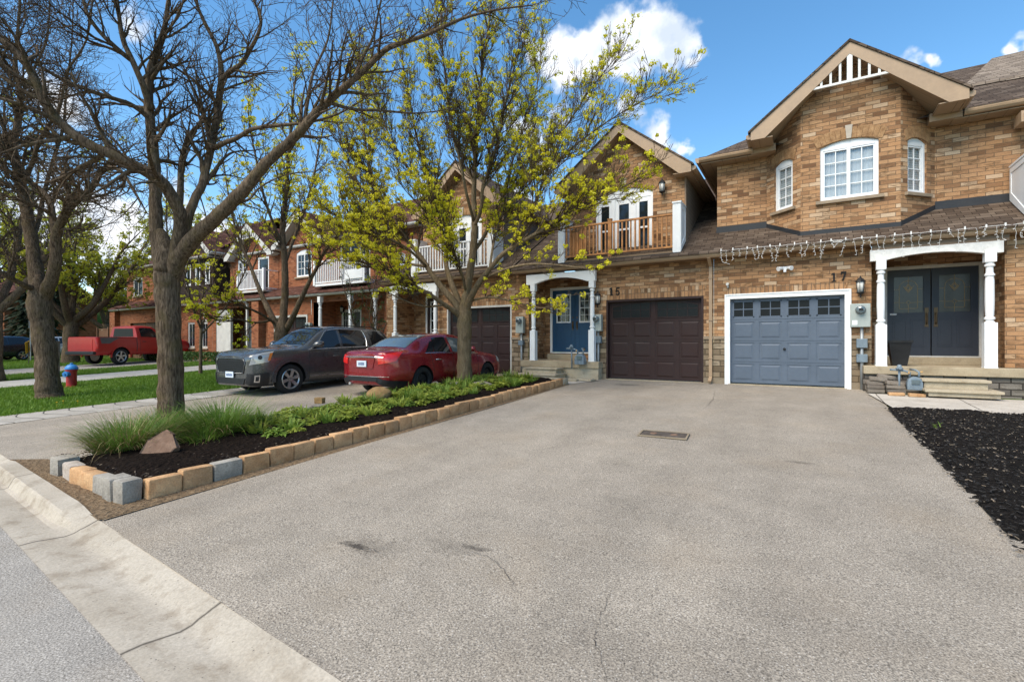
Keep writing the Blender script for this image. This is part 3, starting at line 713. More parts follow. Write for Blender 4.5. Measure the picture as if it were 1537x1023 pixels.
sheet('ground', M['lawn'], XS, [C_(-900), C_(-30), C_(-9.2), lambda x: yb(x)-.10, lambda x: yb(x)-.06]+lerp_rows(lambda x: yb(x)-.02, C_(13.75), 12)+[C_(40), C_(120), C_(900)],
      lambda x, y: -.62 if y < yb(x)-.05 else gz(y)-.02)
sheet('road', M['road'], XS, lerp_rows(C_(-9), lambda x: yb(x)-.49, 6), lambda x, y: -.525+.004*max(0, -y))
rj = random.Random(3)
edge = {}
def drive_r(x): return x
def drive(name, x0, x1, y1, mat, wob=.045, n=90):
    mb = MB(); nx = 14; vs = []
    for j in range(n+1):
        for i in range(nx+1):
            x = x0+(x1-x0)*i/nx; y = yb(x)-.012+(y1-yb(x)+.012)*j/n
            if i in (0, nx): x += rj.uniform(-wob, wob)
            vs.append((x, y, gz(y)+.004+.006*math.sin(x*1.7+y*.9)))
    mb.add(vs, [(j*(nx+1)+i, j*(nx+1)+i+1, (j+1)*(nx+1)+i+1, (j+1)*(nx+1)+i) for j in range(n) for i in range(nx)])
    o = mb.build(name, mat, smooth=True); o['kind'] = 'structure'; return o
drive('driveway', -5.33, 1.33, 13.32, M['asphalt'])
drive('driveway', -12.35, -7.6, 13.32, M['asphalt'])
drive('driveway', -32.2, -27.5, 15.2, M['road'])
def quadsheet(name, mat, pts, n=10, dz=.01, kind='structure'):
    """bilinear patch between four corners on the sloping ground"""
    a, b, c, d = pts; mb = MB(); vs = []
    for j in range(n+1):
        for i in range(n+1):
            s, t = i/n, j/n
            x = (a[0]*(1-s)+b[0]*s)*(1-t)+(d[0]*(1-s)+c[0]*s)*t; y = (a[1]*(1-s)+b[1]*s)*(1-t)+(d[1]*(1-s)+c[1]*s)*t
            vs.append((x, y, gz(y)+dz))
    mb.add(vs, [(j*(n+1)+i, j*(n+1)+i+1, (j+1)*(n+1)+i+1, (j+1)*(n+1)+i) for j in range(n) for i in range(n)])
    o = mb.build(name, mat, smooth=True); o['kind'] = kind; return o
def paver_border():
    t = NT('border_pavers'); v = t.coord(); sx = t.n('ShaderNodeSeparateXYZ'); t.l(v, sx.inputs[0])
    y = t.math('ADD', sx.outputs['Y'], t.math('MULTIPLY', t.math('SINE', t.math('MULTIPLY', sx.outputs['X'], 4.2)), .09))
    q = t.math('DIVIDE', y, .40); fr = t.math('ABSOLUTE', t.math('SUBTRACT', t.math('FRACT', q), .5))
    wn = t.n('ShaderNodeTexWhiteNoise'); wn.noise_dimensions = '1D'; t.l(t.math('FLOOR', q), wn.inputs['W'])
    c = t.mix(wn.outputs['Value'], (.29, .26, .22), (.41, .375, .325))
    c = t.mix(1, c, t.ramp(t.noise(v, 45, 4), [(.3, .8), (.7, 1.15)]), 'MULTIPLY'); c = t.mix(1, c, t.ramp(t.noise(v, 3, 4), [(.3, .8), (.7, 1.1)]), 'MULTIPLY')
    c = t.mix(t.ramp(fr, [(.468, 0), (.488, 1)]), c, (.035, .03, .025)); t.bump(t.ramp(fr, [(.45, 1), (.49, 0)]), .6, .02)
    return t.base(c, .9, 0, .25)
quadsheet('paver_border', paver_border(), [(-13.6, 2.45), (-12.3, 2.45), (-12.3, 13.2), (-13.35, 13.2)], 16, .014)
quadsheet('sidewalk', M['sidewalk'], [(-23.9, 2.6), (-20.9, 2.6), (-21.3, 14.2), (-24.3, 14.2)], 12, .012)
quadsheet('dirt', M['dirt'], [(-8.75, 2.0), (-5.15, 1.72), (-5.2, 2.25), (-8.3, 2.25)], 8, .012)
quadsheet('dirt', M['dirt'], [(-5.36, 1.78), (-5.12, 1.74), (-5.26, 11.7), (-5.36, 11.7)], 12, .010)
quadsheet('path', M['walk'], [(1.36, 10.62), (9.5, 10.62), (9.5, 12.5), (1.16, 12.5)], 8, .028)
quadsheet('path', M['walk'], [(-7.5, 11.75), (-5.25, 11.75), (-4.85, 12.95), (-7.6, 12.95)], 6, .02)

def kerb():
    mb = MB(); lo = [(0, -.521), (.10, -.523), (.27, -.545), (.33, -.538), (.37, -.520), (.40, -.512), (.495, None), (.50, -.62)]
    hi = [(0, -.521), (.10, -.523), (.25, -.548), (.285, -.538), (.325, -.455), (.345, -.438), (.495, -.430), (.50, -.62)]
    xs = frange(-60, -14, 10)[:-1]+frange(-14, 8, 110)+[14, 30, 60]
    def h(x):
        f = lambda a, b: max(0, min(1, (x-a)/(b-a)))
        s = lambda t: t*t*(3-2*t)
        return max(s(f(-8.8, -8.35))*(1-s(f(-5.75, -5.25))), 1-s(f(-13.9, -13.4)), s(f(1.3, 1.8)))
    vs = []; n = len(lo); rr = random.Random(5)
    for x in xs:
        k = h(x); y0 = yb(x)-.5
        for i in range(n):
            zl = lo[i][1] if lo[i][1] is not None else gz(yb(x))+.004
            w = rr.uniform(-.0012, .0012)
            vs.append((x, y0+lo[i][0]*(1-k)+hi[i][0]*k+w, zl*(1-k)+hi[i][1]*k+w*.4))
    mb.add(vs, [(i*n+j, (i+1)*n+j, (i+1)*n+j+1, i*n+j+1) for i in range(len(xs)-1) for j in range(n-1)])
    o = mb.build('kerb', M['curb'], smooth=18); o['kind'] = 'structure'
kerb()
rs = random.Random(11)
def bumpy(x, y, amp, fr=9): return amp*(math.sin(x*fr+1.3*math.sin(y*fr*.7))*math.cos(y*fr*.9+.8*math.sin(x*fr*.6)))
def bed_z(x, y):
    e = min((x+7.75)/.5, (-5.42-x)/.25, (y-2.1)/.25, 1); e = max(e, 0)
    return gz(y)+.03+.125*e+.05*max(0, 1-abs((x+6.6)/.9))+bumpy(x, y, .018)+rs.uniform(-.012, .012)
sheet('garden_soil', M['soil'], frange(-7.78, -5.44, 40), [C_(y) for y in frange(2.12, 11.62, 150)], bed_z)
def mulch_z(x, y): return gz(y)+.012+max(0, min(1, (x-1.3)/.3))*.045+bumpy(x, y, .016, 7)+rs.uniform(-.016, .016)
sheet('mulch_bed', M['mulch'], frange(1.27, 3.6, 56)+frange(3.7, 9, 20), lerp_rows(lambda x: yb(x)+.01, C_(10.62), 150), mulch_z)

# ---------------------------------------------------------------- the tan houses 13, 15, 17 and the next one
YF = 13.3; SL = .6; YG = 12.88; ZG = 3.28
TRIM3 = (M['shingle'], M['tan_trim'], M['soffit'])
def lower_front(p, x0, x1, gar, trim_w, zc=3.2, pier_caps=True):
    """brick ground-floor front with the garage opening, stone base, stone band and soldier lintel"""
    F = Fr(0, YF); a, b, zt = gar
    w = MB(); fwall(w, F, x0, x1, 1.2, zc, [(a, b, 1.2, zt, 0)], .2)
    w.build('wall', M['brick'], p)
    s = MB(); bd = MB(); fo = MB(); so = MB()
    for l, r in ((x0, a-max(trim_w-.02, 0)), (b+max(trim_w-.02, 0), x1)):
        if r-l < .03: continue
        s = MB(); fwall(s, Fr(0, YF-.012), l, r, .14, 1.12); x = r if l == x0 else l; s.face(F(x, .14, .012), F(x, .14, -.2), F(x, 1.12, -.2), F(x, 1.12, .012)); s.build('stone_base', M['stone'], p); bd = MB(); fo = MB(); fbox(bd, F, l, r, 1.12, 1.2, -.02, .045); fbox(fo, F, l, r, -.4, .14, -.2, .02); bd.build('stone_band', M['sill'], p, bevel=.008); fo.build('foundation', M['found'], p)
    fbox(so, F, a-.04, b+.04, zt+.002, zt+.27, 0, .006); so.build('lintel', M['soldier'], p)
    t = MB(); fbox(t, F, a-.02, b+.02, -.3, .0, -.5, .03); t.build('garage_sill', M['porch'], p)
def soffit_strip(p, x0, x1):
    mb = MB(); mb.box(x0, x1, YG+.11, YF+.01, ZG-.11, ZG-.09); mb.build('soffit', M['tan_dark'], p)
def recess(p, x0, x1, yb_, door, z0=.3, zc=3.15):
    """porch recess: back wall with the door opening and two side walls"""
    F = Fr(0, yb_); w = MB(); fwall(w, F, x0, x1, z0, zc, [(door[0], door[1], door[2], door[3], 0)], .15)
    L = Fr(x0, yb_, -90); Rr = Fr(x1, YF, 90)
    w.face((x0, yb_, z0), (x0, YF, z0), (x0, YF, zc), (x0, yb_, zc)); w.face((x1, YF, z0), (x1, yb_, z0), (x1, yb_, zc), (x1, YF, zc))
    w.build('wall', M['brick'], p)
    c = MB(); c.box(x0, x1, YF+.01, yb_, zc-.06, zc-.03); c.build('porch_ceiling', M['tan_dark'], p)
    d = MB(); fbox(d, F, door[0]-.3, door[1]+.3, door[2]-.3, door[3]+.2, -1.6, -1.5); d.build('hall_wall', M['tan_dark'], p)

def house17():
    p = empty('townhouse', (.9, YF, 0)); tag(p, 'tan brick townhouse numbered 17 with slate blue garage door and charcoal double doors', 'house', 'row of brick townhouses')
    lower_front(p, -1.95, 1.31, (-1.59, .84, 2.16), .12)
    F = Fr(0, YF)
    garage_door(p, F, -1.57, .82, .03, 2.13, M['gar_blue'], trimmat=M['white'], tw=.12, d=-.09)
    nb = MB(); digit(nb, '1', F, .56, 2.43, .20, .006, .022); n1 = nb.build('house_number', M['number'], p)
    nb = MB(); digit(nb, '7', F, .74, 2.45, .20, .006, .022); nb.build('house_number', M['number'], p)
    recess(p, 1.31, 3.45, 14.6, (1.68, 3.43, .70, 2.83))
    # pier right of the porch
    w = MB(); fwall(w, F, 3.45, 3.86, .54, 3.2); w.build('wall', M['brick'], p)
    # porch floor, masonry under it, door step
    s = MB(); s.box(1.14, 3.86, 12.95, 14.62, .36, .535); s.build('porch_floor', M['porch'], p, bevel=.015)
    w = MB(); fwall(w, Fr(0, 13.02), 1.14, 3.86, -.2, .36); w.face((1.14, 14.5, -.2), (1.14, 13.02, -.2), (1.14, 13.02, .36), (1.14, 14.5, .36)); w.build('porch_base', M['stone_grey'], p)
    s = MB(); s.box(1.70, 3.40, 14.36, 14.63, .535, .70); s.build('door_step', M['porch'], p, bevel=.012)
    column(p, 1.45, 13.06, .535, 2.84); column(p, 3.17, 13.06, .535, 2.86)
    porch_beam(p, 1.26, 3.36, 13.0, 2.80, 3.03, .10, .13)
    b = MB(); b.box(1.30, 3.45, 13.04, 13.16, 3.03, 3.19); b.build('beam_box', M['tan_dark'], p)
    # double doors
    D = Fr(0, 14.6); mb = MB(); x0, x1, z0, z1 = 1.74, 3.37, .72, 2.76
    fbox(mb, D, x0-.075, x0, z0-.02, z1+.075, -.08, .02); fbox(mb, D, x1, x1+.075, z0-.02, z1+.075, -.08, .02); fbox(mb, D, x0, x1, z1, z1+.075, -.08, .02); fbox(mb, D, x0, x1, z0-.022, z0+.012, -.08, .03)
    fr = mb.build('door_frame', M['off_white'], p)
    xm = (x0+x1)/2
    for i, (a, b_) in enumerate(((x0+.004, xm-.012), (xm+.012, x1-.004))):
        mb = MB(); g0, g1, h0, h1 = a+.13, b_-.13, z0+1.02, z1-.17
        for q in ((a, g0, z0+.02, z1-.005), (g1, b_, z0+.02, z1-.005), (g0, g1, z0+.02, h0), (g0, g1, h1, z1-.005)): fbox(mb, D, *q, -.06, -.015)
        for (u0, u1) in ((g0-.03, (g0+g1)/2-.035), ((g0+g1)/2+.035, g1+.03)):
            for e0, e1, q in ((u0, u0+.018, 0), (u1-.018, u1, 0), (u0, u1, 1)):
                if q: fbox(mb, D, e0, e1, z0+.22, z0+.238, -.015, -.006); fbox(mb, D, e0, e1, z0+.842, z0+.86, -.015, -.006)
                else: fbox(mb, D, e0, e1, z0+.22, z0+.86, -.0145, -.0065)
            fbox(mb, D, u0+.045, u1-.045, z0+.265, z0+.815, -.015, -.008)
        do = mb.build('front_door', M['door_slate'], p)
        g = MB(); fbox(g, D, g0, g1, h0, h1, -.04, -.034); go = g.build('door_glass', M['glass_dim'], do)
        g = MB(); cx = (g0+g1)/2; wv = g1-g0; y = -.03
        def ln(pts, w=.006):
            for q, r_ in zip(pts, pts[1:]): g.bar(D(q[0], q[1], y), D(r_[0], r_[1], y), w, w)
        ln([(g0+.10, h0+.10), (g0+.10, h1-.26)]+[(cx-(wv/2-.10)*math.cos(R(t)), h1-.26+.17*math.sin(R(t))) for t in range(0, 181, 20)]+[(g1-.10, h1-.26), (g1-.10, h0+.10), (g0+.10, h0+.10)])
        ln([(cx, h1-.18), (cx+.07, h1-.27), (cx, h1-.37), (cx-.07, h1-.27), (cx, h1-.18)], .009); ln([(cx, h1-.21), (cx+.035, h1-.27), (cx, h1-.33), (cx-.035, h1-.27), (cx, h1-.21)], .009)
        ln([(cx-.10, h1-.22), (cx-.05, h1-.28), (cx, h1-.33), (cx+.05, h1-.28), (cx+.10, h1-.22)]); ln([(cx, h0+.19), (cx+.04, h0+.24), (cx, h0+.29), (cx-.04, h0+.24), (cx, h0+.19)])
        ln([(g0, h0+.25), (g0+.10, h0+.25)]); ln([(g1-.10, h0+.25), (g1, h0+.25)]); ln([(g0+.10, h0+.24), (cx-.04, h0+.24)]); ln([(cx+.04, h0+.24), (g1-.10, h0+.24)]); ln([(cx, h0), (cx, h0+.19)]); ln([(cx, h1), (cx, h1-.18)]); ln([(g0, h1-.3), (g0+.10, h1-.3)]); ln([(g1-.10, h1-.3), (g1, h1-.3)])
        g.build('door_lead', M['gold'], go)
        g = MB(); hx = b_-.07 if i == 0 else a+.07
        fbox(g, D, hx-.028, hx+.028, z0+.72, z0+1.12, -.016, -.004); fbox(g, D, hx-.036, hx+.036, z0+1.02, z0+1.13, -.016, .0); fbox(g, D, hx-.036, hx+.036, z0+.68, z0+.73, -.016, .0)
        g.tube([D(hx, z0+1.0, -.01), D(hx, z0+.99, .05), D(hx, z0+.9, .06), D(hx, z0+.78, .05), D(hx, z0+.74, -.01)], .013, 8); g.build('door_handle', M['brass'], do, smooth=40)
    st = MB(); fbox(st, D, 1.80, 1.92, 1.69, 1.73, -.014, -.012); st.build('notice', M['white'], p)
    g = MB()
    for k in range(4): fbox(g, D, 1.812+.026*k, 1.829+.026*k, 1.70, 1.72, -.012, -.0112)
    g.build('notice_print', M['number'], p.children[-1])
    # upper storey
    U = 14.0; w = MB(); zt = 5.82
    fwall(w, Fr(0, U), 2.51, 3.86, 3.6, zt); w.build('wall', M['brick'], p); w = MB(); fwall(w, Fr(0, U), -1.97, -.79, 3.6, zt); w.face((-1.97, 18.5, 3.6), (-1.97, U, 3.6), (-1.97, U, zt), (-1.97, 18.5, zt))
    xc, zp, hw, sl = .89, 7.66, 1.96, .79
    top = lambda x: zp-.10-sl*abs(x-xc)
    fl = MB()
    BF = Fr(0, YF); ops = [(.35, 1.44, 4.30, 5.53, .12)]
    ws = MB(); fwall(ws, BF, -.04, xc, 3.4, 7, [(.35, xc, 4.30, 5.53, 0)], .0, top); 
    ws = MB()
    # front of the bay, split at the ridge so that its top follows the slopes
    def split_front():
        A = arc(.35, 1.44, 5.53, .12, 12)
        ws.face(BF(-.04, 3.4), BF(1.82, 3.4), BF(1.82, 4.30), BF(-.04, 4.30))
        ws.face(BF(-.04, 4.30), BF(.35, 4.30), BF(.35, top(.35)), BF(-.04, top(-.04))); ws.face(BF(1.44, 4.30), BF(1.82, 4.30), BF(1.82, top(1.82)), BF(1.44, top(1.44)))
        for q, r_ in zip(A, A[1:]):
            if q[0] < xc < r_[0]: m = (xc, (q[1]+r_[1])/2); ws.face(BF(*q), BF(*m), BF(xc, top(xc)), BF(q[0], top(q[0]))); ws.face(BF(*m), BF(*r_), BF(r_[0], top(r_[0])), BF(xc, top(xc)))
            else: ws.face(BF(*q), BF(*r_), BF(r_[0], top(r_[0])), BF(q[0], top(q[0])))
        O = [(.35, 4.30), (1.44, 4.30)]+A[::-1]
        for q, r_ in zip(O, O[1:]+O[:1]): ws.face(BF(*q), BF(q[0], q[1], -.12), BF(r_[0], r_[1], -.12), BF(*r_))
    split_front()
    Lf = math.hypot(.75, .7); aL = -math.degrees(math.atan2(.7, .75)); aR = -aL; LR = math.hypot(.69, .7); aR = math.degrees(math.atan2(.7, .69))
    FL = Fr(-.79, U, aL); FR = Fr(1.82, YF, aR)
    so1, so2 = .26, .80
    fwall(ws, FL, 0, Lf, 3.4, 7, [(so1, so2, 4.30, 5.42, .10)], .12, lambda s: top(-.79+.75*s/Lf)-.0)
    fwall(ws, FR, 0, LR, 3.4, 7, [(.20, .74, 4.30, 5.42, .10)], .12, lambda s: top(1.82+.69*s/LR)-.0)
    w.build('wall', M['brick'], p); ws.build('bay_wall', M['brick'], p)
    window(p, BF, .35, 1.44, 4.30, 5.53, .12, 2, (2, 4), .10, M['curtain'])
    window(p, FL, so1, so2, 4.30, 5.42, .10, 1, (2, 4), .10, M['blind'])
    window(p, FR, .20, .74, 4.30, 5.42, .10, 1, (2, 4), .10, M['blind'])
    voussoirs(p, BF, .35, 1.44, 5.53, .12, .25, M['voussoir'], M['key'], 13)
    voussoirs(p, FL, so1, so2, 5.42, .10, .24, M['voussoir'], None, 7); voussoirs(p, FR, .20, .74, 5.42, .10, .24, M['voussoir'], None, 7)
    # black flashing where walls meet the lower roof
    rz = lambda y: ZG+.03+(y-YG)*SL
    fwall(fl, Fr(0, U-.012), -1.99, -.79, rz(U)-.1, rz(U)+.15); fwall(fl, Fr(0, U-.012), 2.51, 3.86, rz(U)-.1, rz(U)+.17)
    fwall(fl, Fr(0, YF-.012), -.045, 1.825, rz(YF)-.1, rz(YF)+.09)
    for FF, L0, ys in ((FL, Lf, (U, YF)), (FR, LR, (YF, U))):
        fl.prism([FF(-.0, rz(ys[0])-.1, .0), FF(L0, rz(ys[1])-.1, .0), FF(L0, rz(ys[1])+.10, .0), FF(0, rz(ys[0])+.10, .0)], FF.n*.012)
    fl.build('flashing', M['flash'], p)
    pent_roof(p, -2.04, 3.86, YG, ZG-.02, 17.2, SL, M['shingle'])
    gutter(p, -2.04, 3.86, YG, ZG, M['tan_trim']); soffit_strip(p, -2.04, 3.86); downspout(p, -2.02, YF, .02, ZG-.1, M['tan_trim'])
    gable(p, xc, 12.95, zp, sl, hw, 18.4, 14.0, TRIM3, truss=(.72, 6.80))
    # main roof: front slope with a hip at its left end, boxed eaves
    e = 13.62; ze = 5.92; s2 = .6; rid = 18.6; zr = ze+(rid-e)*s2
    m = MB(); hx = -2.36+(rid-e)*.8
    m.face((-2.36, e, ze), (3.86, e, ze), (3.86, rid, zr), (hx, rid, zr)); m.face((-2.36, 23, ze), (-2.36, e, ze), (hx, rid, zr))
    m.face((hx, rid, zr), (3.86, rid, zr), (3.86, 23.6, ze), (-2.36, 23, ze)); m.build('roof', M['shingle'], p)
    s = MB(); s.box(-2.33, xc-hw+.1, e+.03, 14.0, ze-.14, ze-.12); s.build('eaves_soffit', M['soffit'], p); s = MB(); s.box(xc+hw-.1, 3.86, e+.03, 14.0, ze-.14, ze-.12); s.build('eaves_soffit', M['soffit'], p); s = MB(); s.box(-2.33, -1.97, 14.0, 20, ze-.141, ze-.121)
    s.build('eaves_soffit', M['soffit'], p); s = MB(); s.box(xc-hw-.04, xc-hw+.5, e-.02, 14.0, ze-.125, ze+.05); s.build('eaves_box', M['tan_trim'], p); s = MB(); s.box(xc+hw-.5, xc+hw+.04, e-.02, 14.0, ze-.125, ze+.05)
    s.build('eaves_box', M['tan_trim'], p)
    gutter(p, -2.36, xc-hw, e-.09, ze+.01, M['tan_trim']); gutter(p, xc+hw+.06, 3.86, e-.09, ze+.01, M['tan_trim'])
    g = MB(); g.prism([(-2.36+q[0]*-1, e-.05, ze+.01+q[1]) for q in [(0, 0), (.09, .005), (.10, -.03), (.08, -.10), (.05, -.125), (0, -.13)]], (0, 8, 0)); g.build('gutter', M['tan_trim'], p)
    return p
house17()

def house19():
    p = empty('townhouse', (6.6, YF, 0)); tag(p, 'tan brick townhouse cut off by the right edge of the photo', 'house', 'row of brick townhouses')
    w = MB(); fwall(w, Fr(0, YF), 3.86, 9.4, .4, 3.2); fwall(w, Fr(0, 14.0), 3.86, 9.4, 3.6, 5.82); w.face((9.4, YF, .3), (9.4, 22, .3), (9.4, 22, 5.8), (9.4, YF, 5.8)); w.build('wall', M['brick'], p)
    s = MB(); s.box(3.86, 9.4, 12.95, 13.4, .36, .535); s.build('porch_floor', M['porch'], p, bevel=.015)
    w = MB(); fwall(w, Fr(0, 13.02), 3.86, 9.4, -.2, .36); w.build('porch_base', M['stone_grey'], p)
    pent_roof(p, 3.86, 9.6, YG, ZG-.02, 17.2, SL, M['shingle']); gutter(p, 3.86, 9.6, YG, ZG, M['tan_trim']); soffit_strip(p, 3.86, 9.6)
    fl = MB(); fwall(fl, Fr(0, 13.988), 3.86, 9.4, 3.85, 4.12); fl.build('flashing', M['flash'], p)
    e = 13.62; ze = 5.92; m = MB(); m.face((3.86, e, ze), (9.7, e, ze), (9.7, 18.6, ze+4.98*.6), (3.86, 18.6, ze+4.98*.6)); m.face((9.7, 23.6, ze), (3.86, 23.6, ze), (3.86, 18.6, ze+4.98*.6), (9.7, 18.6, ze+4.98*.6)); m.build('roof', M['shingle'], p)
    # paler roof of the taller wing that rises behind the front slope
    m = MB(); m.prism([(3.4, 15.8, 7.25), (9.7, 14.6, 6.55), (9.7, 18.5, 9.05), (4.6, 18.7, 9.0)], (0, .05, .08)); m.build('wing_roof', M['shingle_light'], p)
    gutter(p, 3.86, 9.7, e-.09, ze+.01, M['tan_trim']); s = MB(); s.box(3.86, 9.7, e+.03, 14.0, ze-.14, ze-.12); s.build('eaves_soffit', M['soffit'], p)
    b = MB(); b.box(3.74, 4.0, 13.5, 13.9, 5.44, 5.66); b.box(3.78, 4.0, 13.46, 13.5, 5.50, 5.60); b.build('bracket', M['tan_trim'], p)
    balcony_side(p, 3.78, 13.05, 13.95, 1)
    mb = MB(); mb.box(3.8, 6.6, 13.0, 13.06, 4.4, 4.46); mb.box(3.9, 6.6, 13.0, 13.06, 3.55, 3.6)
    for i in range(20): mb.box(3.95+i*.13, 3.985+i*.13, 13.01, 13.05, 3.6, 4.4)
    mb.build('balcony_railing', M['white'], p)
def balcony_side(p, x, y0, y1, side, w=.16, mat=None, z0=None):
    """panelled side of a balcony whose foot follows the roof slope; side=+1 shows its panel to +x"""
    rz = lambda y: ZG+.05+(y-YG)*SL
    b = MB(); xa, xb = (x-w/2, x+w/2)
    b.prism([(xa, y0, rz(y0)-.0), (xa, y1, rz(y1)-.0), (xa, y1, 4.66), (xa, y0, 4.66)], (w, 0, 0))
    b.box(xa-.02, xb+.02, y0-.02, y1, 4.66, 4.70)
    o = b.build('balcony_side', mat or M['white'], p)
    q = MB()
    for xs in (xa-.012, xb):
        P = [(xs, y0+.01, rz(y0)+.02), (xs, y1-.01, rz(y1)+.02), (xs, y1-.01, 4.64), (xs, y0+.01, 4.64)]
        I = [(xs, y0+.10, rz(y0)+.20), (xs, y1-.08, rz(y1)+.16), (xs, y1-.08, 4.54), (xs, y0+.10, 4.54)]
        for i in range(4): k = (i+1) % 4; q.prism([P[i], P[k], I[k], I[i]], (.012, 0, 0))
    q.build('panel_frame', mat or M['white'], o)
    return o

def house15(dx=0, variant='wood'):
    X = lambda v: v+dx
    p = empty('townhouse', (X(-4.85), YF, 0))
    if variant == 'wood': tag(p, 'tan brick townhouse numbered 15 with brown garage door and cedar balcony', 'house', 'row of brick townhouses')
    else: tag(p, 'tan brick townhouse behind the budding tree with dark door and pale balcony', 'house', 'row of brick townhouses')
    lower_front(p, X(-5.25), X(-1.952), (X(-4.83), X(-2.2), 2.25), 0)
    F = Fr(0, YF)
    garage_door(p, F, X(-4.78), X(-2.25), .02, 2.22, M['gar_brown'], d=-.12, lite='arched', handle=False)
    t = MB()
    for a, b in ((-4.83, -4.78), (-2.25, -2.2)): fbox(t, F, X(a), X(b), -.02, 2.25, -.19, .012)
    fbox(t, F, X(-4.78), X(-2.25), 2.19, 2.25, -.19, .012); t.build('garage_trim', M['gar_brown'] if variant == 'wood' else M['off_white'], p)
    if variant == 'wood':
        for ch, s in (('1', -4.74), ('5', -4.55)):
            nb = MB(); digit(nb, ch, F, X(s), 2.37, .225, .006, .022); nb.build('house_number', M['number'], p)
    yb_ = 14.4
    recess(p, X(-7.38), X(-5.25), yb_, (X(-7.16), X(-5.42), .70, 2.80) if variant == 'wood' else (X(-6.75), X(-5.72), .70, 2.80))
    w = MB(); fwall(w, F, X(-7.752), X(-7.38), 1.2, 3.2); w.build('wall', M['brick'], p)
    s = MB(); fwall(s, Fr(0, YF-.012), X(-7.752), X(-7.38), .1, 1.12); s.build('stone_base', M['stone'], p)
    s = MB(); fbox(s, F, X(-7.752), X(-7.34), 1.12, 1.2, -.02, .045); s.build('stone_band', M['sill'], p)
    s = MB(); s.box(X(-7.48), X(-4.93), 12.95, 14.42, .30, .49); s.build('porch_floor', M['porch'], p, bevel=.015)
    s = MB(); s.box(X(-7.44), X(-4.96), 13.0, 14.4, -.3, .30); s.build('porch_base', M['step'] if variant == 'wood' else M['found'], p)
    s = MB(); s.box(X(-7.16), X(-6.0), 14.15, 14.42, .49, .66); s.build('door_step', M['porch'], p, bevel=.012)
    column(p, X(-7.08), 13.07, .49, 2.84, .17); column(p, X(-5.17), 13.07, .49, 2.84, .17)
    porch_beam(p, X(-7.30), X(-5.06), 13.0, 2.80, 3.10, .16, .13, M['white'])
    D = Fr(0, yb_)
    if variant == 'wood': x0, x1, z0, z1 = -7.09, -5.49, .72, 2.74
    else: x0, x1, z0, z1 = -6.68, -5.79, .72, 2.74
    mb = MB(); x0, x1 = X(x0), X(x1)
    fbox(mb, D, x0-.075, x0, z0-.03, z1+.08, -.08, .02); fbox(mb, D, x1, x1+.075, z0-.03, z1+.08, -.08, .02); fbox(mb, D, x0, x1, z1, z1+.08, -.08, .02); fbox(mb, D, x0, x1, z0-.035, z0, -.08, .03); mb.build('door_frame', M['white'], p)
    leaves = ((x0+.003, (x0+x1)/2-.004), ((x0+x1)/2+.004, x1-.003)) if variant == 'wood' else ((x0+.003, x1-.003),)
    for i, (a, b) in enumerate(leaves):
        mb = MB(); g0, g1, h0, h1 = a+.17, b-.17, z0+.98, z1-.16
        if variant != 'wood': h0 = z0+.45
        for q in ((a, g0, z0+.01, z1-.004), (g1, b, z0+.01, z1-.004), (g0, g1, z0+.01, h0), (g0, g1, h1, z1-.004)): fbox(mb, D, *q, -.06, -.015)
        for q in ((g0-.04, g1+.04, z0+.16, z0+.175), (g0-.04, g1+.04, z0+.80, z0+.815), (g0-.04, g0-.025, z0+.175, z0+.80), (g1+.025, g1+.04, z0+.175, z0+.80)):
            if variant == 'wood': fbox(mb, D, *q, -.015, -.009)
        do = mb.build('front_door', M['door_blue'] if variant == 'wood' else M['gar_brown'], p)
        g = MB(); fbox(g, D, g0, g1, h0, h1, -.045, -.04); go = g.build('door_glass', M['glass'], do)
        g = MB()
        for q in ((g0-.03, g0+.015, h0-.03, h1+.03), (g1-.015, g1+.03, h0-.03, h1+.03), (g0+.015, g1-.015, h0-.03, h0+.015), (g0+.015, g1-.015, h1-.015, h1+.03), (g0+.015, g1-.015, (h0+h1)/2-.018, (h0+h1)/2+.018)): fbox(g, D, *q, -.016, -.004)
        for k in (1, 2): x = g0+(g1-g0)*k/3; fbox(g, D, x-.008, x+.008, h0+.015, h1-.015, -.039, -.02)
        for k in (1, 3): z = h0+(h1-h0)*k/4; fbox(g, D, g0+.015, g1-.015, z-.008, z+.008, -.0385, -.0205)
        g.build('glass_frame', M['white'], go)
        g = MB(); hx = b-.07 if i == 0 else a+.07
        g.lathe([(.028, 0), (.028, .01), (.0, .012)], D(hx, z0+1.12, -.015), 10, 'Y'); fbox(g, D, hx-.022, hx+.022, z0+.72, z0+1.0, -.016, -.005); g.tube([D(hx, z0+.98, -.01), D(hx, z0+.95, .04), D(hx, z0+.86, .045), D(hx, z0+.77, .02)], .012, 6); g.build('door_handle', M['brass'], do, smooth=40)
    # upper gable with the balcony
    U = 13.6; w = MB(); xc, zp, hw, sl = X(-4.45), 7.24, 1.95, .78; top = lambda x: zp-.10-sl*abs(x-xc)
    a, b = X(-5.27), X(-3.58); G = Fr(0, U); zb = 3.42; z1 = 5.28; A = arc(a, b, z1, .20, 12)
    for l, r in ((X(-6.2), a), (b, X(-2.7))): w.face(G(l, 3.3), G(r, 3.3), G(r, top(r)), G(l, top(l)))
    w.face(G(a, 3.3), G(b, 3.3), G(b, zb), G(a, zb))
    A2 = sorted(A+[(xc, z1+.2*(1-(2*(xc-a)/(b-a)-1)**2))])
    for q, r in zip(A2, A2[1:]): w.face(G(*q), G(*r), G(r[0], top(r[0])), G(q[0], top(q[0])))
    O = [(a, zb), (b, zb)]+A[::-1]
    for q, r in zip(O, O[1:]+O[:1]): w.face(G(*q), G(q[0], q[1], -.12), G(r[0], r[1], -.12), G(*r))
    w.build('gable_wall', M['brick'], p)
    sd_ = MB(); zs = top(X(-2.7))-.1
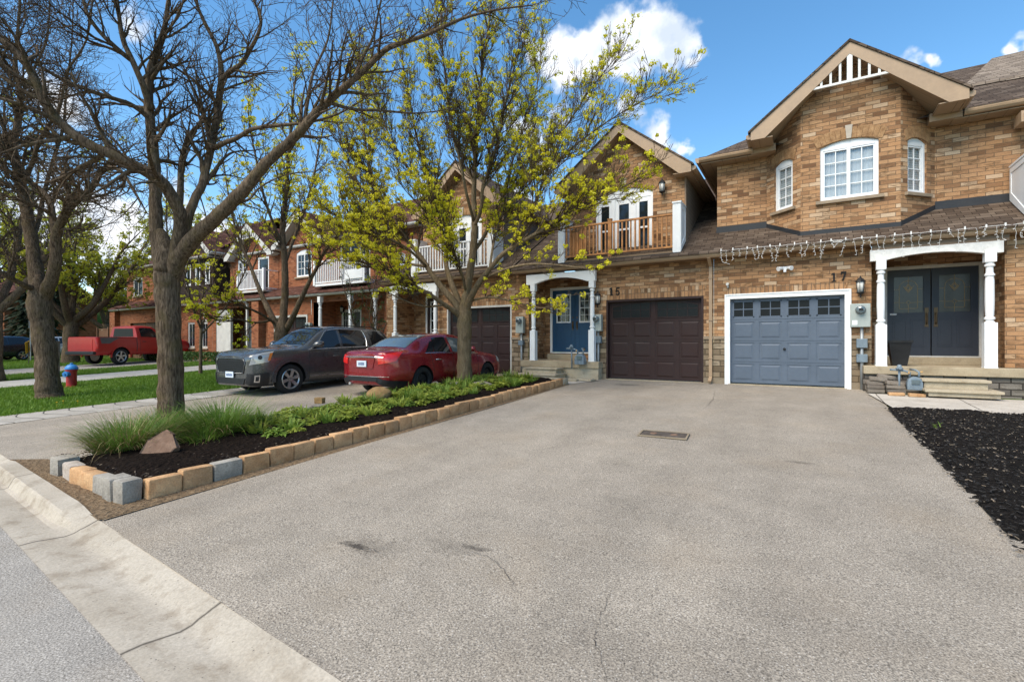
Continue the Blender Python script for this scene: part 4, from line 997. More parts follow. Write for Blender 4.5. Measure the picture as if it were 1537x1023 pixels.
    sd_.face((X(-2.7), U, 3.3), (X(-2.7), 18.4, 3.3), (X(-2.7), 18.4, zs), (X(-2.7), U, zs)); sd_.build('side_wall', M['siding'], p); sd_ = MB(); sd_.face((X(-6.2), 18.4, 3.3), (X(-6.2), U, 3.3), (X(-6.2), U, zs), (X(-6.2), 18.4, zs)); sd_.build('side_wall', M['siding'], p)
    cb = MB(); cb.box(X(-2.73), X(-2.69), U-.012, U+.03, 3.6, zs); cb.build('corner_trim', M['tan_dark'], p)
    voussoirs(p, G, a, b, z1, .20, .22, M['voussoir'], M['key'], 13)
    # glazed doors: fixed side light, door leaf, side light
    fr = MB(); d0 = -.10
    fr.prism([G(a, z1-.12, d0)]+[G(b, z1-.12, d0)]+[G(q[0], q[1], d0) for q in A[::-1]], G.n*.06)
    fbox(fr, G, a, a+.07, zb, z1-.12, d0, d0+.07); fbox(fr, G, b-.07, b, zb, z1-.12, d0, d0+.07); fbox(fr, G, a+.07, b-.07, zb, zb+.06, d0, d0+.07)
    wd = (b-a-.14); m1, m2 = a+.07+wd*.30, a+.07+wd*.70
    for x in (m1, m2): fbox(fr, G, x-.045, x+.045, zb+.06, z1-.12, d0+.002, d0+.068)
    po = fr.build('balcony_door', M['white'], p)
    for (l, r, wdt) in ((a+.07, m1-.045, .09), (m1+.045, m2-.045, .12), (m2+.045, b-.07, .09)):
        g = MB(); q = MB()
        for e in ((l+.003, l+wdt, zb+.063, z1-.123), (r-wdt, r-.003, zb+.063, z1-.123), (l+wdt, r-wdt, zb+.063, zb+.22), (l+wdt, r-wdt, z1-.25, z1-.123), (l+wdt, r-wdt, zb+.86, zb+.91)): fbox(q, G, *e, d0+.01, d0+.05)
        q.build('leaf', M['white'], po); fbox(g, G, l+wdt, r-wdt, zb+.22, z1-.25, d0+.02, d0+.026); g.build('pane', M['glass'], po)
    # balcony deck, sides, railing
    dk = MB(); dk.box(X(-6.2), X(-2.7), 12.98, U-.01, 3.38, 3.43); dk.build('balcony_deck', M['tan_dark'], p)
    fl = MB(); fl.box(X(-6.18), X(-2.72), 12.965, 13.03, 3.27, 3.378); fl.build('flashing', M['flash'], p)
    balcony_side(p, X(-2.80), 12.96, U-.01, 1, .19); balcony_side(p, X(-6.10), 12.96, U-.01, -1, .19)
    rm = M['wood'] if variant == 'wood' else M['white']
    rl = MB(); l, r = X(-6.0), X(-2.90)
    rl.box(l, r, 12.985, 13.055, 4.37, 4.415); rl.box(l, r, 13.0, 13.04, 3.52, 3.565)
    n = 25
    for i in range(n+1):
        x = l+.05+(r-l-.1)*i/n
        if abs(x-X(-4.62)) > .09: rl.box(x-.019, x+.019, 13.002, 13.038, 3.566, 4.369)
    rl.box(X(-4.62)-.05, X(-4.62)+.05, 12.97, 13.07, 3.43, 4.47); rl.box(X(-4.62)-.06, X(-4.62)+.06, 12.96, 13.08, 4.47, 4.49)
    rl.build('balcony_railing', rm, p)
    if variant == 'wood':
        sc = MB()
        for i in range(8): sc.box(X(-5.82)+i*.062, X(-5.82)+i*.062+.058, 13.05, 13.065, 3.54, 4.33)
        sc.build('privacy_boards', M['wood'], p)
    # roofs
    pent_roof(p, X(-7.76), X(-2.04), YG, ZG-.02, 18.5, SL, M['shingle']); gutter(p, X(-7.76), X(-2.042), YG, ZG, M['tan_trim']); soffit_strip(p, X(-7.76), X(-2.042))
    m = MB(); m.face((X(-7.76), 18.5, 6.62), (X(-2.04), 18.5, 6.62), (X(-2.04), 19.5, 7.22), (X(-7.76), 19.5, 7.22)); m.face((X(-2.04), 23, 5.2), (X(-7.76), 23, 5.2), (X(-7.76), 19.5, 7.22), (X(-2.04), 19.5, 7.22)); m.build('ridge_roof', M['shingle'], p)
    gable(p, xc, 13.25, zp, sl, hw, 19.3, U+3.0, TRIM3)
    return p
house15(); house15(-5.80, 'white'); house19()

# ---------------------------------------------------------------- vehicles: lofted bodies with patches laid on the surface
def cr1(p0, p1, p2, p3, t): return .5*((2*p1)+(-p0+p2)*t+(2*p0-5*p1+4*p2-p3)*t*t+(-p0+3*p1-3*p2+p3)*t**3)
class Loft:
    """stations: (x, [(y, z) x K]) from front to back; S(x, s) gives the surface of the left-hand side (+y)"""
    def __init__(L, st): L.st = st; L.xs = [s[0] for s in st]; L.K = len(st[0][1])
    def sec(L, x):
        xs = L.xs; n = len(xs)
        if x <= xs[0]: return L.st[0][1]
        if x >= xs[-1]: return L.st[-1][1]
        i = max(k for k in range(n-1) if xs[k] <= x); h = xs[i+1]-xs[i]; t = (x-xs[i])/h; out = []
        for k in range(L.K):
            q = []
            for c in (0, 1):
                f = lambda j: L.st[j][1][k][c]
                d = lambda j: (f(j+1)-f(j))/(xs[j+1]-xs[j])
                def m(j):
                    if j == 0: return d(0)
                    if j == n-1: return d(n-2)
                    a, b = d(j-1), d(j)
                    return 0 if a*b <= 0 else 2*a*b/(a+b)
                t2, t3 = t*t, t*t*t
                q.append((2*t3-3*t2+1)*f(i)+(t3-2*t2+t)*h*m(i)+(-2*t3+3*t2)*f(i+1)+(t3-t2)*h*m(i+1))
            out.append(tuple(q))
        return out
    def P(L, x, s, side=1, off=0):
        def raw(x, s):
            p = L.sec(x); k = min(int(s), L.K-2); t = s-k; g = lambda j: p[max(0, min(L.K-1, j))]
            a = [cr1(g(k-1)[c]*.5+g(k)[c]*.5 if False else g(k-1)[c], g(k)[c], g(k+1)[c], g(k+2)[c], t) for c in (0, 1)]
            lin = [g(k)[c]*(1-t)+g(k+1)[c]*t for c in (0, 1)]
            return Vector((x, a[0]*.6+lin[0]*.4, a[1]*.6+lin[1]*.4))
        v = raw(x, s)
        if off:
            e = .01; du = raw(x+e, s)-raw(x-e, s); dv = raw(x, min(s+.02, L.K-1))-raw(x, max(s-.02, 0)); n = dv.cross(du)
            if n.length > 1e-9:
                n.normalize()
                c = Vector((x, 0, .75)); 
                if n.dot(v-c) < 0: n = -n
                v = v+n*off
        return Vector((v.x, v.y*side, v.z))
    def body(L, nx=64, sub=5):
        xs = sorted(set([L.xs[0]+(L.xs[-1]-L.xs[0])*i/nx for i in range(nx+1)]+L.xs)); mb = MB()
        ss = [i/sub for i in range((L.K-1)*sub+1)]; m = len(ss); vs = []
        for x in xs: vs += [L.P(x, s, 1) for s in ss]+[L.P(x, s, -1) for s in ss[-2:0:-1]]
        w = 2*m-2; fs = []
        for i in range(len(xs)-1):
            for j in range(w): fs.append((i*w+j, i*w+(j+1) % w, (i+1)*w+(j+1) % w, (i+1)*w+j))
        fs.append(tuple(range(w-1, -1, -1))); fs.append(tuple((len(xs)-1)*w+j for j in range(w)))
        mb.add(vs, fs); return mb
    def patch(L, mb, x0, x1, s0, s1, side=1, off=.006, nx=8, ns=5, fx0=None, fx1=None, thick=.0):
        """piece of skin; fx0/fx1 shift its ends as functions of the height fraction"""
        vs = []
        for j in range(ns+1):
            t = j/ns; a = x0+(fx0(t) if fx0 else 0); b = x1+(fx1(t) if fx1 else 0)
            for i in range(nx+1): vs.append(L.P(a+(b-a)*i/nx, s0+(s1-s0)*t, side, off))
        fs = [(j*(nx+1)+i, j*(nx+1)+i+1, (j+1)*(nx+1)+i+1, (j+1)*(nx+1)+i) for j in range(ns) for i in range(nx)]
        if side < 0: fs = [f[::-1] for f in fs]
        mb.add(vs, fs)
    def seam(L, mb, x, s0, s1, side, off=.002, w=.010, n=8, fx=None):
        pts = [L.P(x+(fx(j/n) if fx else 0), s0+(s1-s0)*j/n, side, off) for j in range(n+1)]; mb.tube(pts, w/2, 4)
def cut_wells(ob, wells, r, y0, y1, inner):
    """cut the wheel wells out of a body"""
    for (x, z) in wells:
        for sg in (1, -1):
            m = MB(); n = 28; a = [(x+r*math.cos(2*math.pi*k/n), z+r*math.sin(2*math.pi*k/n)) for k in range(n)]
            m.prism([(p[0], sg*y0, p[1]) for p in a], (0, sg*(y1-y0), 0))
            m.mi = [1]*len(m.f); c = m.build('well', [ob.data.materials[0], inner], uv=False)
            md = ob.modifiers.new('b', 'BOOLEAN'); md.operation = 'DIFFERENCE'; md.solver = 'EXACT'; md.object = c
            dg = bpy.context.evaluated_depsgraph_get(); me = bpy.data.meshes.new_from_object(ob.evaluated_get(dg)); ob.modifiers.clear(); ob.data = me; bpy.data.objects.remove(c)
def wheel(parent, x, y, r, w, side, kind='alloy', spokes=6, rim=None):
    """tyre, with rim as its own part below"""
    t = MB(); h = w/2; ri = r*.67
    t.lathe([(ri, -h*.8), (ri+.012, -h), (r*.93, -h), (r*.985, -h*.75), (r, -h*.4), (r, h*.4), (r*.985, h*.75), (r*.93, h), (ri+.012, h), (ri, h*.8)], (x, y, r), 32, 'Y', cap=False)
    to = t.build('wheel', M['tyre'], parent, smooth=50)
    m = MB(); o = h*side*.98; A = lambda rr, a, d: Vector((x+rr*math.cos(a), y+d, r+rr*math.sin(a)))
    m.lathe([(ri+.003, h*.9), (ri-.012, h*.96), (ri-.03, h*.8), (ri-.03, -h*.5), (0, -h*.5)] if side < 0 else [(0, h*.5), (ri-.03, h*.5), (ri-.03, -h*.8), (ri-.012, -h*.96), (ri+.003, -h*.9)], (x, y, r), 32, 'Y', cap=False)
    d1 = h*.9*side
    if kind == 'alloy':
        for k in range(spokes):
            a = 2*math.pi*k/spokes+.26
            for off in (-.13, .13):
                m.bar(A(.05, a+off*1.5, d1*.72), A(ri-.012, a+off*.62, d1*.92), .045, .03, up=(0, 1, 0))
        m.tube([A(0, 0, d1*.5), A(0, 0, d1*.86)], [.075, .06], 14)
        m.build('rim', rim or M['alloy'], to, smooth=40)
        b = MB(); b.tube([A(0, 0, d1*.05), A(0, 0, d1*.30)], ri-.035, 24); b.build('brake_disc', M['trim_black'], to)
    else:
        m.tube([A(0, 0, d1*.2), A(0, 0, d1*.62), A(0, 0, d1*.66)], [ri-.03, ri*.72, ri*.45], 28)
        for k in range(10): a = 2*math.pi*k/10; m.tube([A(ri*.58, a, d1*.60), A(ri*.58, a, d1*.74)], .026, 8)
        m.tube([A(0, 0, d1*.6), A(0, 0, d1*.82)], [.055, .05], 12)
        m.build('rim', rim or M['steel_black'], to, smooth=40)
    return to
def plate_ink(po, F, n=6, w=.30, h=.07, z=0, s=0):
    """blurred unreadable characters of the plate"""
    g = MB(); rr = random.Random(n)
    for i in range(n):
        a = s-w/2+w*i/n; fbox(g, F, a+.008, a+w/n-.008, z-h/2, z-h/2+h*rr.uniform(.75, 1), 0, .003)
    g.build('plate_marks', M['plate_ink'], po)
def place(root, x, y, rz): root.location = (x, y, gz(y)+.006); root.rotation_euler = (math.atan(.04)*0, 0, rz)
def finish_body(mb, root, paint, wells, wr, y0=.55, y1=1.3):
    o = mb.build('body', [paint, M['trim_black']], root, uv=False); cut_wells(o, wells, wr, y0, y1, M['trim_black'])
    o.data.polygons.foreach_set('use_smooth', [True]*len(o.data.polygons)); o.data.set_sharp_from_angle(angle=R(32)); return o

def make_suv():
    root = empty('parked_suv', (0, 0, 0)); tag(root, 'charcoal grey SUV facing the street in the neighbouring driveway', 'car', 'cars parked in driveways')
    W = .925
    def sec(wb, zb, w, zs, zm, wbelt, zbelt, wr, zr, yc, zc):
        return [(0, zb), (wb*.9, zb), (w*.985, zs), (w, zm), (wbelt, zbelt), (wr, zr), (yc, zc), (0, zc+.01)]
    st = [(0.00, sec(.62, .30, .66, .42, .62, .66, .84, .60, .90, .40, .93)), (.05, sec(.74, .24, .78, .40, .62, .78, .90, .70, .965, .45, .99)), (.22, sec(.84, .22, .885, .40, .64, .87, .95, .78, 1.03, .48, 1.06)),
          (.55, sec(.86, .22, .915, .40, .68, .895, 1.0, .80, 1.08, .5, 1.115)), (1.25, sec(.86, .24, W, .40, .70, .895, 1.055, .79, 1.125, .5, 1.15)), (1.40, sec(.86, .24, W, .40, .70, .895, 1.06, .78, 1.16, .5, 1.18)),
          (2.25, sec(.86, .24, W, .40, .70, .895, 1.08, .63, 1.60, .42, 1.665)), (2.6, sec(.86, .24, W, .40, .70, .895, 1.09, .635, 1.64, .42, 1.70)), (3.6, sec(.86, .24, W, .40, .70, .895, 1.12, .63, 1.63, .42, 1.69)),
          (4.25, sec(.86, .26, .92, .42, .72, .88, 1.15, .60, 1.58, .4, 1.63)), (4.52, sec(.84, .30, .89, .46, .74, .85, 1.12, .56, 1.44, .38, 1.49)), (4.68, sec(.78, .36, .83, .50, .76, .80, 1.02, .60, 1.13, .36, 1.14)), (4.70, sec(.70, .42, .76, .52, .76, .74, .96, .58, 1.02, .36, 1.03))]
    L = Loft(st); wells = [(.98, .37), (3.84, .37)]
    finish_body(L.body(), root, M['paint_grey'], wells, .42)
    for x, z in wells:
        for sd in (1, -1): wheel(root, x, sd*.80, .365, .235, sd)
        for sd in (1, -1):
            m = MB(); a = [R(-8+196*k/18) for k in range(19)]
            for q, r in zip(a, a[1:]):
                P = [(x+rr*math.cos(t), sd*.905, z+rr*math.sin(t)) for rr, t in ((.415, q), (.50, q), (.50, r), (.415, r))]
                m.prism(P, (0, sd*.028, 0))
            m.build('wheel_arch', M['paint_grey'], root, smooth=40)
    g = MB(); L.patch(g, 1.46, 2.18, 5.35, 7, 1, .008, 8, 6); L.patch(g, 1.46, 2.18, 5.35, 7, -1, .008, 8, 6); g.build('windscreen', M['glass_car'], root, smooth=True)
    for sd in (1, -1):
        for a, b, f0, f1, nm in ((1.60, 2.50, lambda t: .62*t, None, 'front'), (2.60, 3.42, None, None, 'rear'), (3.66, 4.30, None, lambda t: -.12*t, 'quarter')):
            if nm == 'rear': f1 = lambda t: -.02*t*t
            g = MB(); L.patch(g, a, b, 4.12, 4.92, sd, .008, 8, 5, f0, f1); g.build('window', M['glass_car'], root, smooth=True)
        g = MB()
        pts = [L.P(1.48+.0*k, 4.08, sd, .012) for k in range(1)]+[L.P(1.48+(3.5-1.48)*k/14, 4.05, sd, .012) for k in range(15)]; g.tube(pts, .011, 4)
        g.tube([L.P(1.50+.64*t, 4.06+.88*t, sd, .012) for t in [i/8 for i in range(9)]]+[L.P(2.2+1.2*t, 4.95, sd, .012) for t in [i/8 for i in range(9)]]+[L.P(3.42+.06*math.sin(3.1*t), 4.92-.86*t, sd, .012) for t in [i/6 for i in range(7)]], .010, 4)
        g.build('window_trim', M['alloy'], root)
        g = MB(); L.seam(g, 1.50, 1.6, 4, sd); L.seam(g, 2.55, 1.6, 4.1, sd); L.seam(g, 3.5, 2.4, 4.1, sd); g.tube([L.P(1.5+(3.1-1.5)*k/8, 1.55, sd, .002) for k in range(9)], .004, 4); g.build('door_seams', M['trim_black'], root)
        g = MB(); g.tube([L.P(1.5+1.8*k/8, 2.05, sd, .012) for k in range(9)], .014, 5); g.build('side_moulding', M['alloy'], root)
        for x in (2.33, 3.30):
            g = MB(); g.tube([L.P(x-.1, 3.55, sd, .0), L.P(x-.085, 3.55, sd, .035), L.P(x+.085, 3.55, sd, .035), L.P(x+.1, 3.55, sd, .0)], .016, 6); g.build('door_handle', M['paint_grey'], root, smooth=True)
        g = MB(); c = L.P(1.74, 4.25, sd, .12); g.tube([c+Vector((-.10, -sd*.08, -.02)), c+Vector((-.08, 0, 0)), c+Vector((.0, sd*.05, .015)), c+Vector((.07, sd*.06, .015)), c+Vector((.10, sd*.05, .0))], [.03, .075, .09, .085, .04], 10); g.tube([c+Vector((.02, -sd*.14, -.06)), c], .03, 6)
        g.build('wing_mirror', M['paint_grey'], root, smooth=True)
        # headlight wraps from the nose to the flank
        g = MB(); L.patch(g, .012, .40, 3.42, 4.45, sd, .012, 8, 6, lambda t: .012+.05*t, lambda t: .16*t); ho = g.build('headlight', M['lamp_clear'], root, smooth=True)
        g = MB(); L.patch(g, .37, .43, 3.5, 4.1, sd, .016, 3, 4, lambda t: .06*t, lambda t: .08*t); g.build('turn_signal', M['lamp_amber'], ho, smooth=True)
        g = MB(); c = L.P(.20, 3.85, sd, .018); n_ = Vector((-.6, sd*.8, .1)).normalized(); g.tube([c, c+n_*.012], .05, 14); g.build('lens', M['trim_black'], ho)
        g = MB(); L.patch(g, .10, .20, 1.65, 2.45, sd, .012, 3, 4); fo = g.build('fog_lamp', M['chrome'], root, smooth=True); g = MB(); L.patch(g, .12, .18, 1.8, 2.3, sd, .018, 3, 4); g.build('lens', M['trim_black'], fo)
        g = MB(); g.tube([(2.3, sd*.58, 1.69), (2.5, sd*.59, 1.73), (3.9, sd*.57, 1.71), (4.1, sd*.55, 1.65)], .016, 6); g.build('roof_rail', M['trim_black'], root)
    g = MB(); g.prism([(-.012, -.56, .56), (-.012, .56, .56), (-.012, .60, .80), (-.012, .52, .86), (-.012, -.52, .86), (-.012, -.60, .80)], (.07, 0, 0)); go = g.build('grille', M['trim_black'], root)
    g = MB()
    for k in range(5): g.box(-.028, -.012, -.56, .56, .60+k*.05, .615+k*.05)
    g.build('grille_bars', M['steel_black'], go)
    g = MB(); g.tube([(-.014, -.54, .545), (-.02, 0, .53), (-.014, .54, .545), (-.014, .62, .80), (-.014, .53, .875), (-.02, 0, .885), (-.014, -.53, .875), (-.014, -.62, .80), (-.014, -.54, .545)], .014, 5); g.build('grille_surround', M['paint_grey'], go, smooth=True)
    g = MB(); g.prism([(-.02, -.55, .28), (-.02, .55, .28), (-.02, .62, .42), (-.02, -.62, .42)], (.09, 0, 0)); g.build('lower_grille', M['trim_black'], root)
    for sd in (1, -1):
        g = MB(); L.patch(g, .002, .10, 1.2, 2.6, sd, .010, 10, 5); L.patch(g, .10, .42, 1.2, 2.6, sd, .010, 6, 5); g.build('bumper_corner', M['trim_black'], root, smooth=True)
    F = Fr(0, 0, -90)
    g = MB(); g.box(-.045, -.03, -.17, .17, .43, .57); po = g.build('number_plate', M['plate'], root, bevel=.004); plate_ink(po, Fr(-.045, 0, -90), 7, .27, .07, .50)
    g = MB(); g.tube([(1.5, -.55, 1.155), (1.62, -.1, 1.25)], .012, 5); g.tube([(1.46, .05, 1.165), (1.62, .5, 1.24)], .012, 5); g.build('wiper', M['trim_black'], root)
    return root

def make_sedan():
    root = empty('parked_sedan', (0, 0, 0)); tag(root, 'dark red sedan seen from behind beside the budding tree', 'car', 'cars parked in driveways')
    W = .92
    def sec(wb, zb, w, zs, zm, wbelt, zbelt, wr, zr, yc, zc): return [(0, zb), (wb*.9, zb), (w*.985, zs), (w, zm), (wbelt, zbelt), (wr, zr), (yc, zc), (0, zc+.012)]
    # x = 0 is the tail
    st = [(0.0, sec(.40, .40, .46, .47, .62, .46, .82, .40, .965, .30, .985)), (.03, sec(.58, .31, .64, .43, .62, .64, .86, .56, 1.0, .40, 1.02)), (.10, sec(.70, .27, .76, .41, .63, .75, .89, .64, 1.02, .45, 1.045)), (.28, sec(.80, .24, .86, .40, .66, .835, .93, .70, 1.045, .48, 1.07)), (.62, sec(.82, .22, .91, .38, .66, .87, .95, .70, 1.065, .48, 1.10)),
          (.80, sec(.82, .22, .918, .38, .66, .88, .955, .67, 1.12, .46, 1.16)), (1.25, sec(.82, .2, W, .36, .64, .87, .96, .595, 1.305, .42, 1.36)), (1.75, sec(.82, .2, W, .36, .64, .87, .955, .56, 1.405, .4, 1.455)), (2.25, sec(.82, .2, W, .36, .64, .87, .945, .57, 1.43, .4, 1.485)), (2.75, sec(.82, .2, W, .36, .64, .87, .935, .58, 1.395, .4, 1.45)),
          (3.6, sec(.82, .2, .918, .36, .64, .865, .91, .68, 1.03, .46, 1.06)), (3.75, sec(.82, .2, .915, .36, .62, .86, .90, .72, .985, .48, 1.01)), (4.35, sec(.80, .22, .89, .38, .6, .84, .84, .70, .90, .45, .93)), (4.68, sec(.70, .26, .78, .40, .56, .72, .74, .60, .80, .4, .82)), (4.80, sec(.50, .3, .58, .42, .52, .52, .64, .44, .68, .3, .69))]
    L = Loft(st); wells = [(1.06, .34), (3.83, .34)]
    finish_body(L.body(), root, M['paint_red'], wells, .375)
    for x, z in wells:
        for sd in (1, -1): wheel(root, x, sd*.80, .335, .22, sd, 'steel')
    g = MB(); L.patch(g, .72, 1.58, 5.3, 7, 1, .008, 10, 6); L.patch(g, .72, 1.58, 5.3, 7, -1, .008, 10, 6); g.build('rear_window', M['glass_teal'], root, smooth=True)
    g = MB(); L.patch(g, 2.86, 3.45, 5.25, 7, 1, .008, 8, 6); L.patch(g, 2.86, 3.45, 5.25, 7, -1, .008, 8, 6); g.build('windscreen', M['glass_car'], root, smooth=True)
    for sd in (1, -1):
        for a, b, f0, f1, m in ((1.20, 1.50, lambda t: .36*t, lambda t: .16*t, 'glass_car'), (1.53, 2.18, lambda t: .16*t, None, 'glass_car'), (2.28, 3.32, None, lambda t: -.56*t, 'glass_teal')):
            g = MB(); L.patch(g, a, b, 4.12, 4.88 if a > 1.3 else 4.7, sd, .008, 8, 5, f0, f1); g.build('window', M[m], root, smooth=True)
        g = MB(); g.tube([L.P(1.18+2.2*k/12, 4.07, sd, .01) for k in range(13)], .008, 4); g.build('window_trim', M['chrome'], root)
        g = MB(); L.seam(g, 1.46, 2.7, 4.05, sd, fx=lambda t: -.10*t); L.seam(g, 2.24, 1.5, 4.05, sd); L.seam(g, 3.34, 1.5, 4.05, sd); g.tube([L.P(1.55+1.8*k/8, 1.5, sd, .002) for k in range(9)], .004, 4); g.build('door_seams', M['trim_black'], root)
        for x in (1.62, 2.62):
            g = MB(); g.tube([L.P(x-.1, 3.6, sd, 0), L.P(x-.085, 3.6, sd, .035), L.P(x+.085, 3.6, sd, .035), L.P(x+.1, 3.6, sd, 0)], .016, 6); g.build('door_handle', M['chrome'], root, smooth=True)
        g = MB(); L.patch(g, .006, .13, 3.62, 4.66, sd, .012, 12, 5); L.patch(g, .13, .52, 3.62, 4.66, sd, .012, 8, 5, None, lambda t: -.30*(1-t)); g.build('tail_lamp', M['lamp_red'], root, smooth=True)
        g = MB(); c = L.P(3.05, 4.2, sd, .11); g.tube([c+Vector((.10, -sd*.06, 0)), c+Vector((.07, 0, 0)), c+Vector((-.02, sd*.04, .01)), c+Vector((-.08, sd*.03, 0))], [.03, .065, .075, .05], 10); g.build('wing_mirror', M['paint_red'], root, smooth=True)
        g = MB(); L.patch(g, 4.35, 4.74, 3.4, 4.5, sd, .01, 5, 4); g.build('headlight', M['lamp_clear'], root, smooth=True)
    g = MB(); g.tube([(.10, -.735, .905), (.03, -.62, .91), (-.012, -.42, .915), (-.018, 0, .92), (-.012, .42, .915), (.03, .62, .91), (.10, .735, .905)], .017, 6); g.build('chrome_strip', M['chrome'], root)
    g = MB(); g.prism([(-.014, -.40, .88), (-.014, .40, .88), (-.014, .34, .66), (-.014, -.34, .66)][::-1], (.03, 0, 0)); g.build('plate_recess', M['paint_red'], root)
    g = MB(); g.box(-.04, -.021, -.155, .155, .69, .83); po = g.build('number_plate', M['plate'], root, bevel=.004); plate_ink(po, Fr(-.04, 0, -90), 5, .20, .07, .76)
    g = MB()
    for k in range(8): g.box(.0+.02, .036, -.16+k*.04, -.132+k*.04, .985, 1.005)
    g.build('badge', M['chrome'], root)
    g = MB(); [(L.patch(g, .001, .12, 1.0, 1.95, q, .014, 14, 5), L.patch(g, .12, .55, 1.0, 1.95, q, .014, 8, 5)) for q in (1, -1)]; g.box(-.013, .03, -.47, .47, .37, .475); g.build('rear_valance', M['trim_black'], root)
    g = MB(); g.tube([(.10, -.755, .475), (.03, -.64, .475), (-.014, -.45, .475), (-.018, 0, .475), (-.014, .45, .475), (.03, .64, .475), (.10, .755, .475)], .010, 5); g.build('bumper_strip', M['chrome'], root)
    g = MB()
    g.tube([(-.02, .42, .30), (.2, .42, .30)], .035, 10); g.build('exhaust', M['alloy'], root)
    g = MB(); g.tube([(1.72, 0, 1.43), (1.58, 0, 1.62)], .006, 5); g.build('aerial', M['trim_black'], root)
    return root

def make_pickup():
    root = empty('parked_pickup', (0, 0, 0)); tag(root, 'bright red single cab pickup with a grey flash on its bed side', 'pickup truck', 'cars parked in driveways')
    W = 1.0
    def sec(w, zs, zm, wbelt, zbelt, wr, zr, yc, zc): return [(0, .48), (w*.86, .48), (w*.98, zs), (w, zm), (wbelt, zbelt), (wr, zr), (yc, zc), (0, zc+.012)]
    # x = 0 is the tail
    b = lambda z=1.33: sec(W, .62, .95, .96, z-.04, .94, z, .9, z)
    st = [(0.0, sec(.92, .62, .9, .90, 1.24, .88, 1.30, .8, 1.30)), (.06, sec(.97, .60, .92, .94, 1.27, .92, 1.33, .85, 1.33)), (.3, b()), (1.95, b()), (2.02, b()), (2.05, sec(W, .62, .95, .96, 1.31, .77, 1.82, .6, 1.87)), (2.5, sec(W, .62, .95, .96, 1.30, .78, 1.86, .6, 1.92)), (2.9, sec(W, .62, .95, .96, 1.29, .77, 1.84, .6, 1.90)),
          (3.75, sec(W, .62, .93, .95, 1.25, .84, 1.31, .6, 1.36)), (3.85, sec(W, .62, .93, .95, 1.22, .86, 1.27, .6, 1.32)), (4.9, sec(.97, .62, .9, .92, 1.14, .84, 1.2, .6, 1.25)), (5.2, sec(.90, .60, .85, .84, 1.05, .76, 1.12, .5, 1.15)), (5.28, sec(.80, .6, .8, .76, 1.0, .7, 1.05, .5, 1.07))]
    L = Loft(st); wells = [(1.18, .40), (4.25, .40)]
    finish_body(L.body(), root, M['paint_pickup'], wells, .47, .6, 1.3)
    for x, z in wells:
        for sd in (1, -1):
            wheel(root, x, sd*.86, .395, .26, sd, 'alloy', 5)
            m = MB(); a = [R(-5+190*k/16) for k in range(17)]
            for q, r in zip(a, a[1:]): m.prism([(x+rr*math.cos(t), sd*.975, z+rr*math.sin(t)) for rr, t in ((.465, q), (.53, q), (.53, r), (.465, r))], (0, sd*.03, 0))
            m.build('wheel_arch', M['paint_pickup'], root, smooth=40)
    for sd in (1, -1):
        g = MB(); L.patch(g, 2.22, 3.42, 4.1, 4.9, sd, .008, 8, 5, None, lambda t: -.52*t); g.build('window', M['glass_car'], root, smooth=True)
        g = MB(); L.seam(g, 2.16, 2, 4.8, sd); L.seam(g, 3.55, 2, 4.05, sd); L.seam(g, 1.99, 2, 4.8, sd, w=.03); g.build('door_seams', M['trim_black'], root)
        g = MB(); L.patch(g, .22, .62, 3.2, 4.1, sd, .006, 6, 5, lambda t: -.06*t, lambda t: .55*t-.02); g.build('side_flash', M['decal'], root, smooth=True)
        g = MB(); L.patch(g, .0, .10, 2.6, 4.2, sd, .01, 3, 5); g.build('tail_lamp', M['lamp_red'], root, smooth=True)
        g = MB(); g.tube([L.P(2.30, 3.5, sd, .0), L.P(2.31, 3.5, sd, .03), L.P(2.46, 3.5, sd, .03), L.P(2.47, 3.5, sd, 0)], .018, 6); g.build('door_handle', M['trim_black'], root)
        g = MB(); c = L.P(3.2, 4.2, sd, .16); g.box(c.x-.06, c.x+.06, c.y-.09, c.y+.09, c.z-.09, c.z+.12); g.build('wing_mirror', M['trim_black'], root, bevel=.02)
        g = MB(); g.tube([L.P(.2+1.8*k/6, 4.98, sd, .0) for k in range(7)], .012, 5); g.build('bed_rail', M['trim_black'], root)
    g = MB(); g.prism([(2.033, -.70, 1.36), (2.033, .70, 1.36), (2.047, .62, 1.78), (2.047, -.62, 1.78)][::-1], (-.012, 0, 0)); g.build('rear_window', M['glass_truck'], root)
    g = MB(); L.patch(g, 3.0, 3.66, 5.2, 7, 1, .008, 8, 6); L.patch(g, 3.0, 3.66, 5.2, 7, -1, .008, 8, 6); g.build('windscreen', M['glass_car'], root, smooth=True)
    g = MB(); g.box(-.12, .02, -.92, .92, .50, .66); g.build('rear_bumper', M['trim_black'], root, bevel=.03)
    g = MB(); g.box(.12, 1.93, -.86, .86, 1.325, 1.337); g.build('bed_shade', M['trim_black'], root)  # black sheet standing in for the shaded inside of the open bed
    g = MB(); g.box(-.012, .0, -.72, .72, .72, 1.22); g.build('tailgate', M['paint_pickup'], root, bevel=.005)
    return root

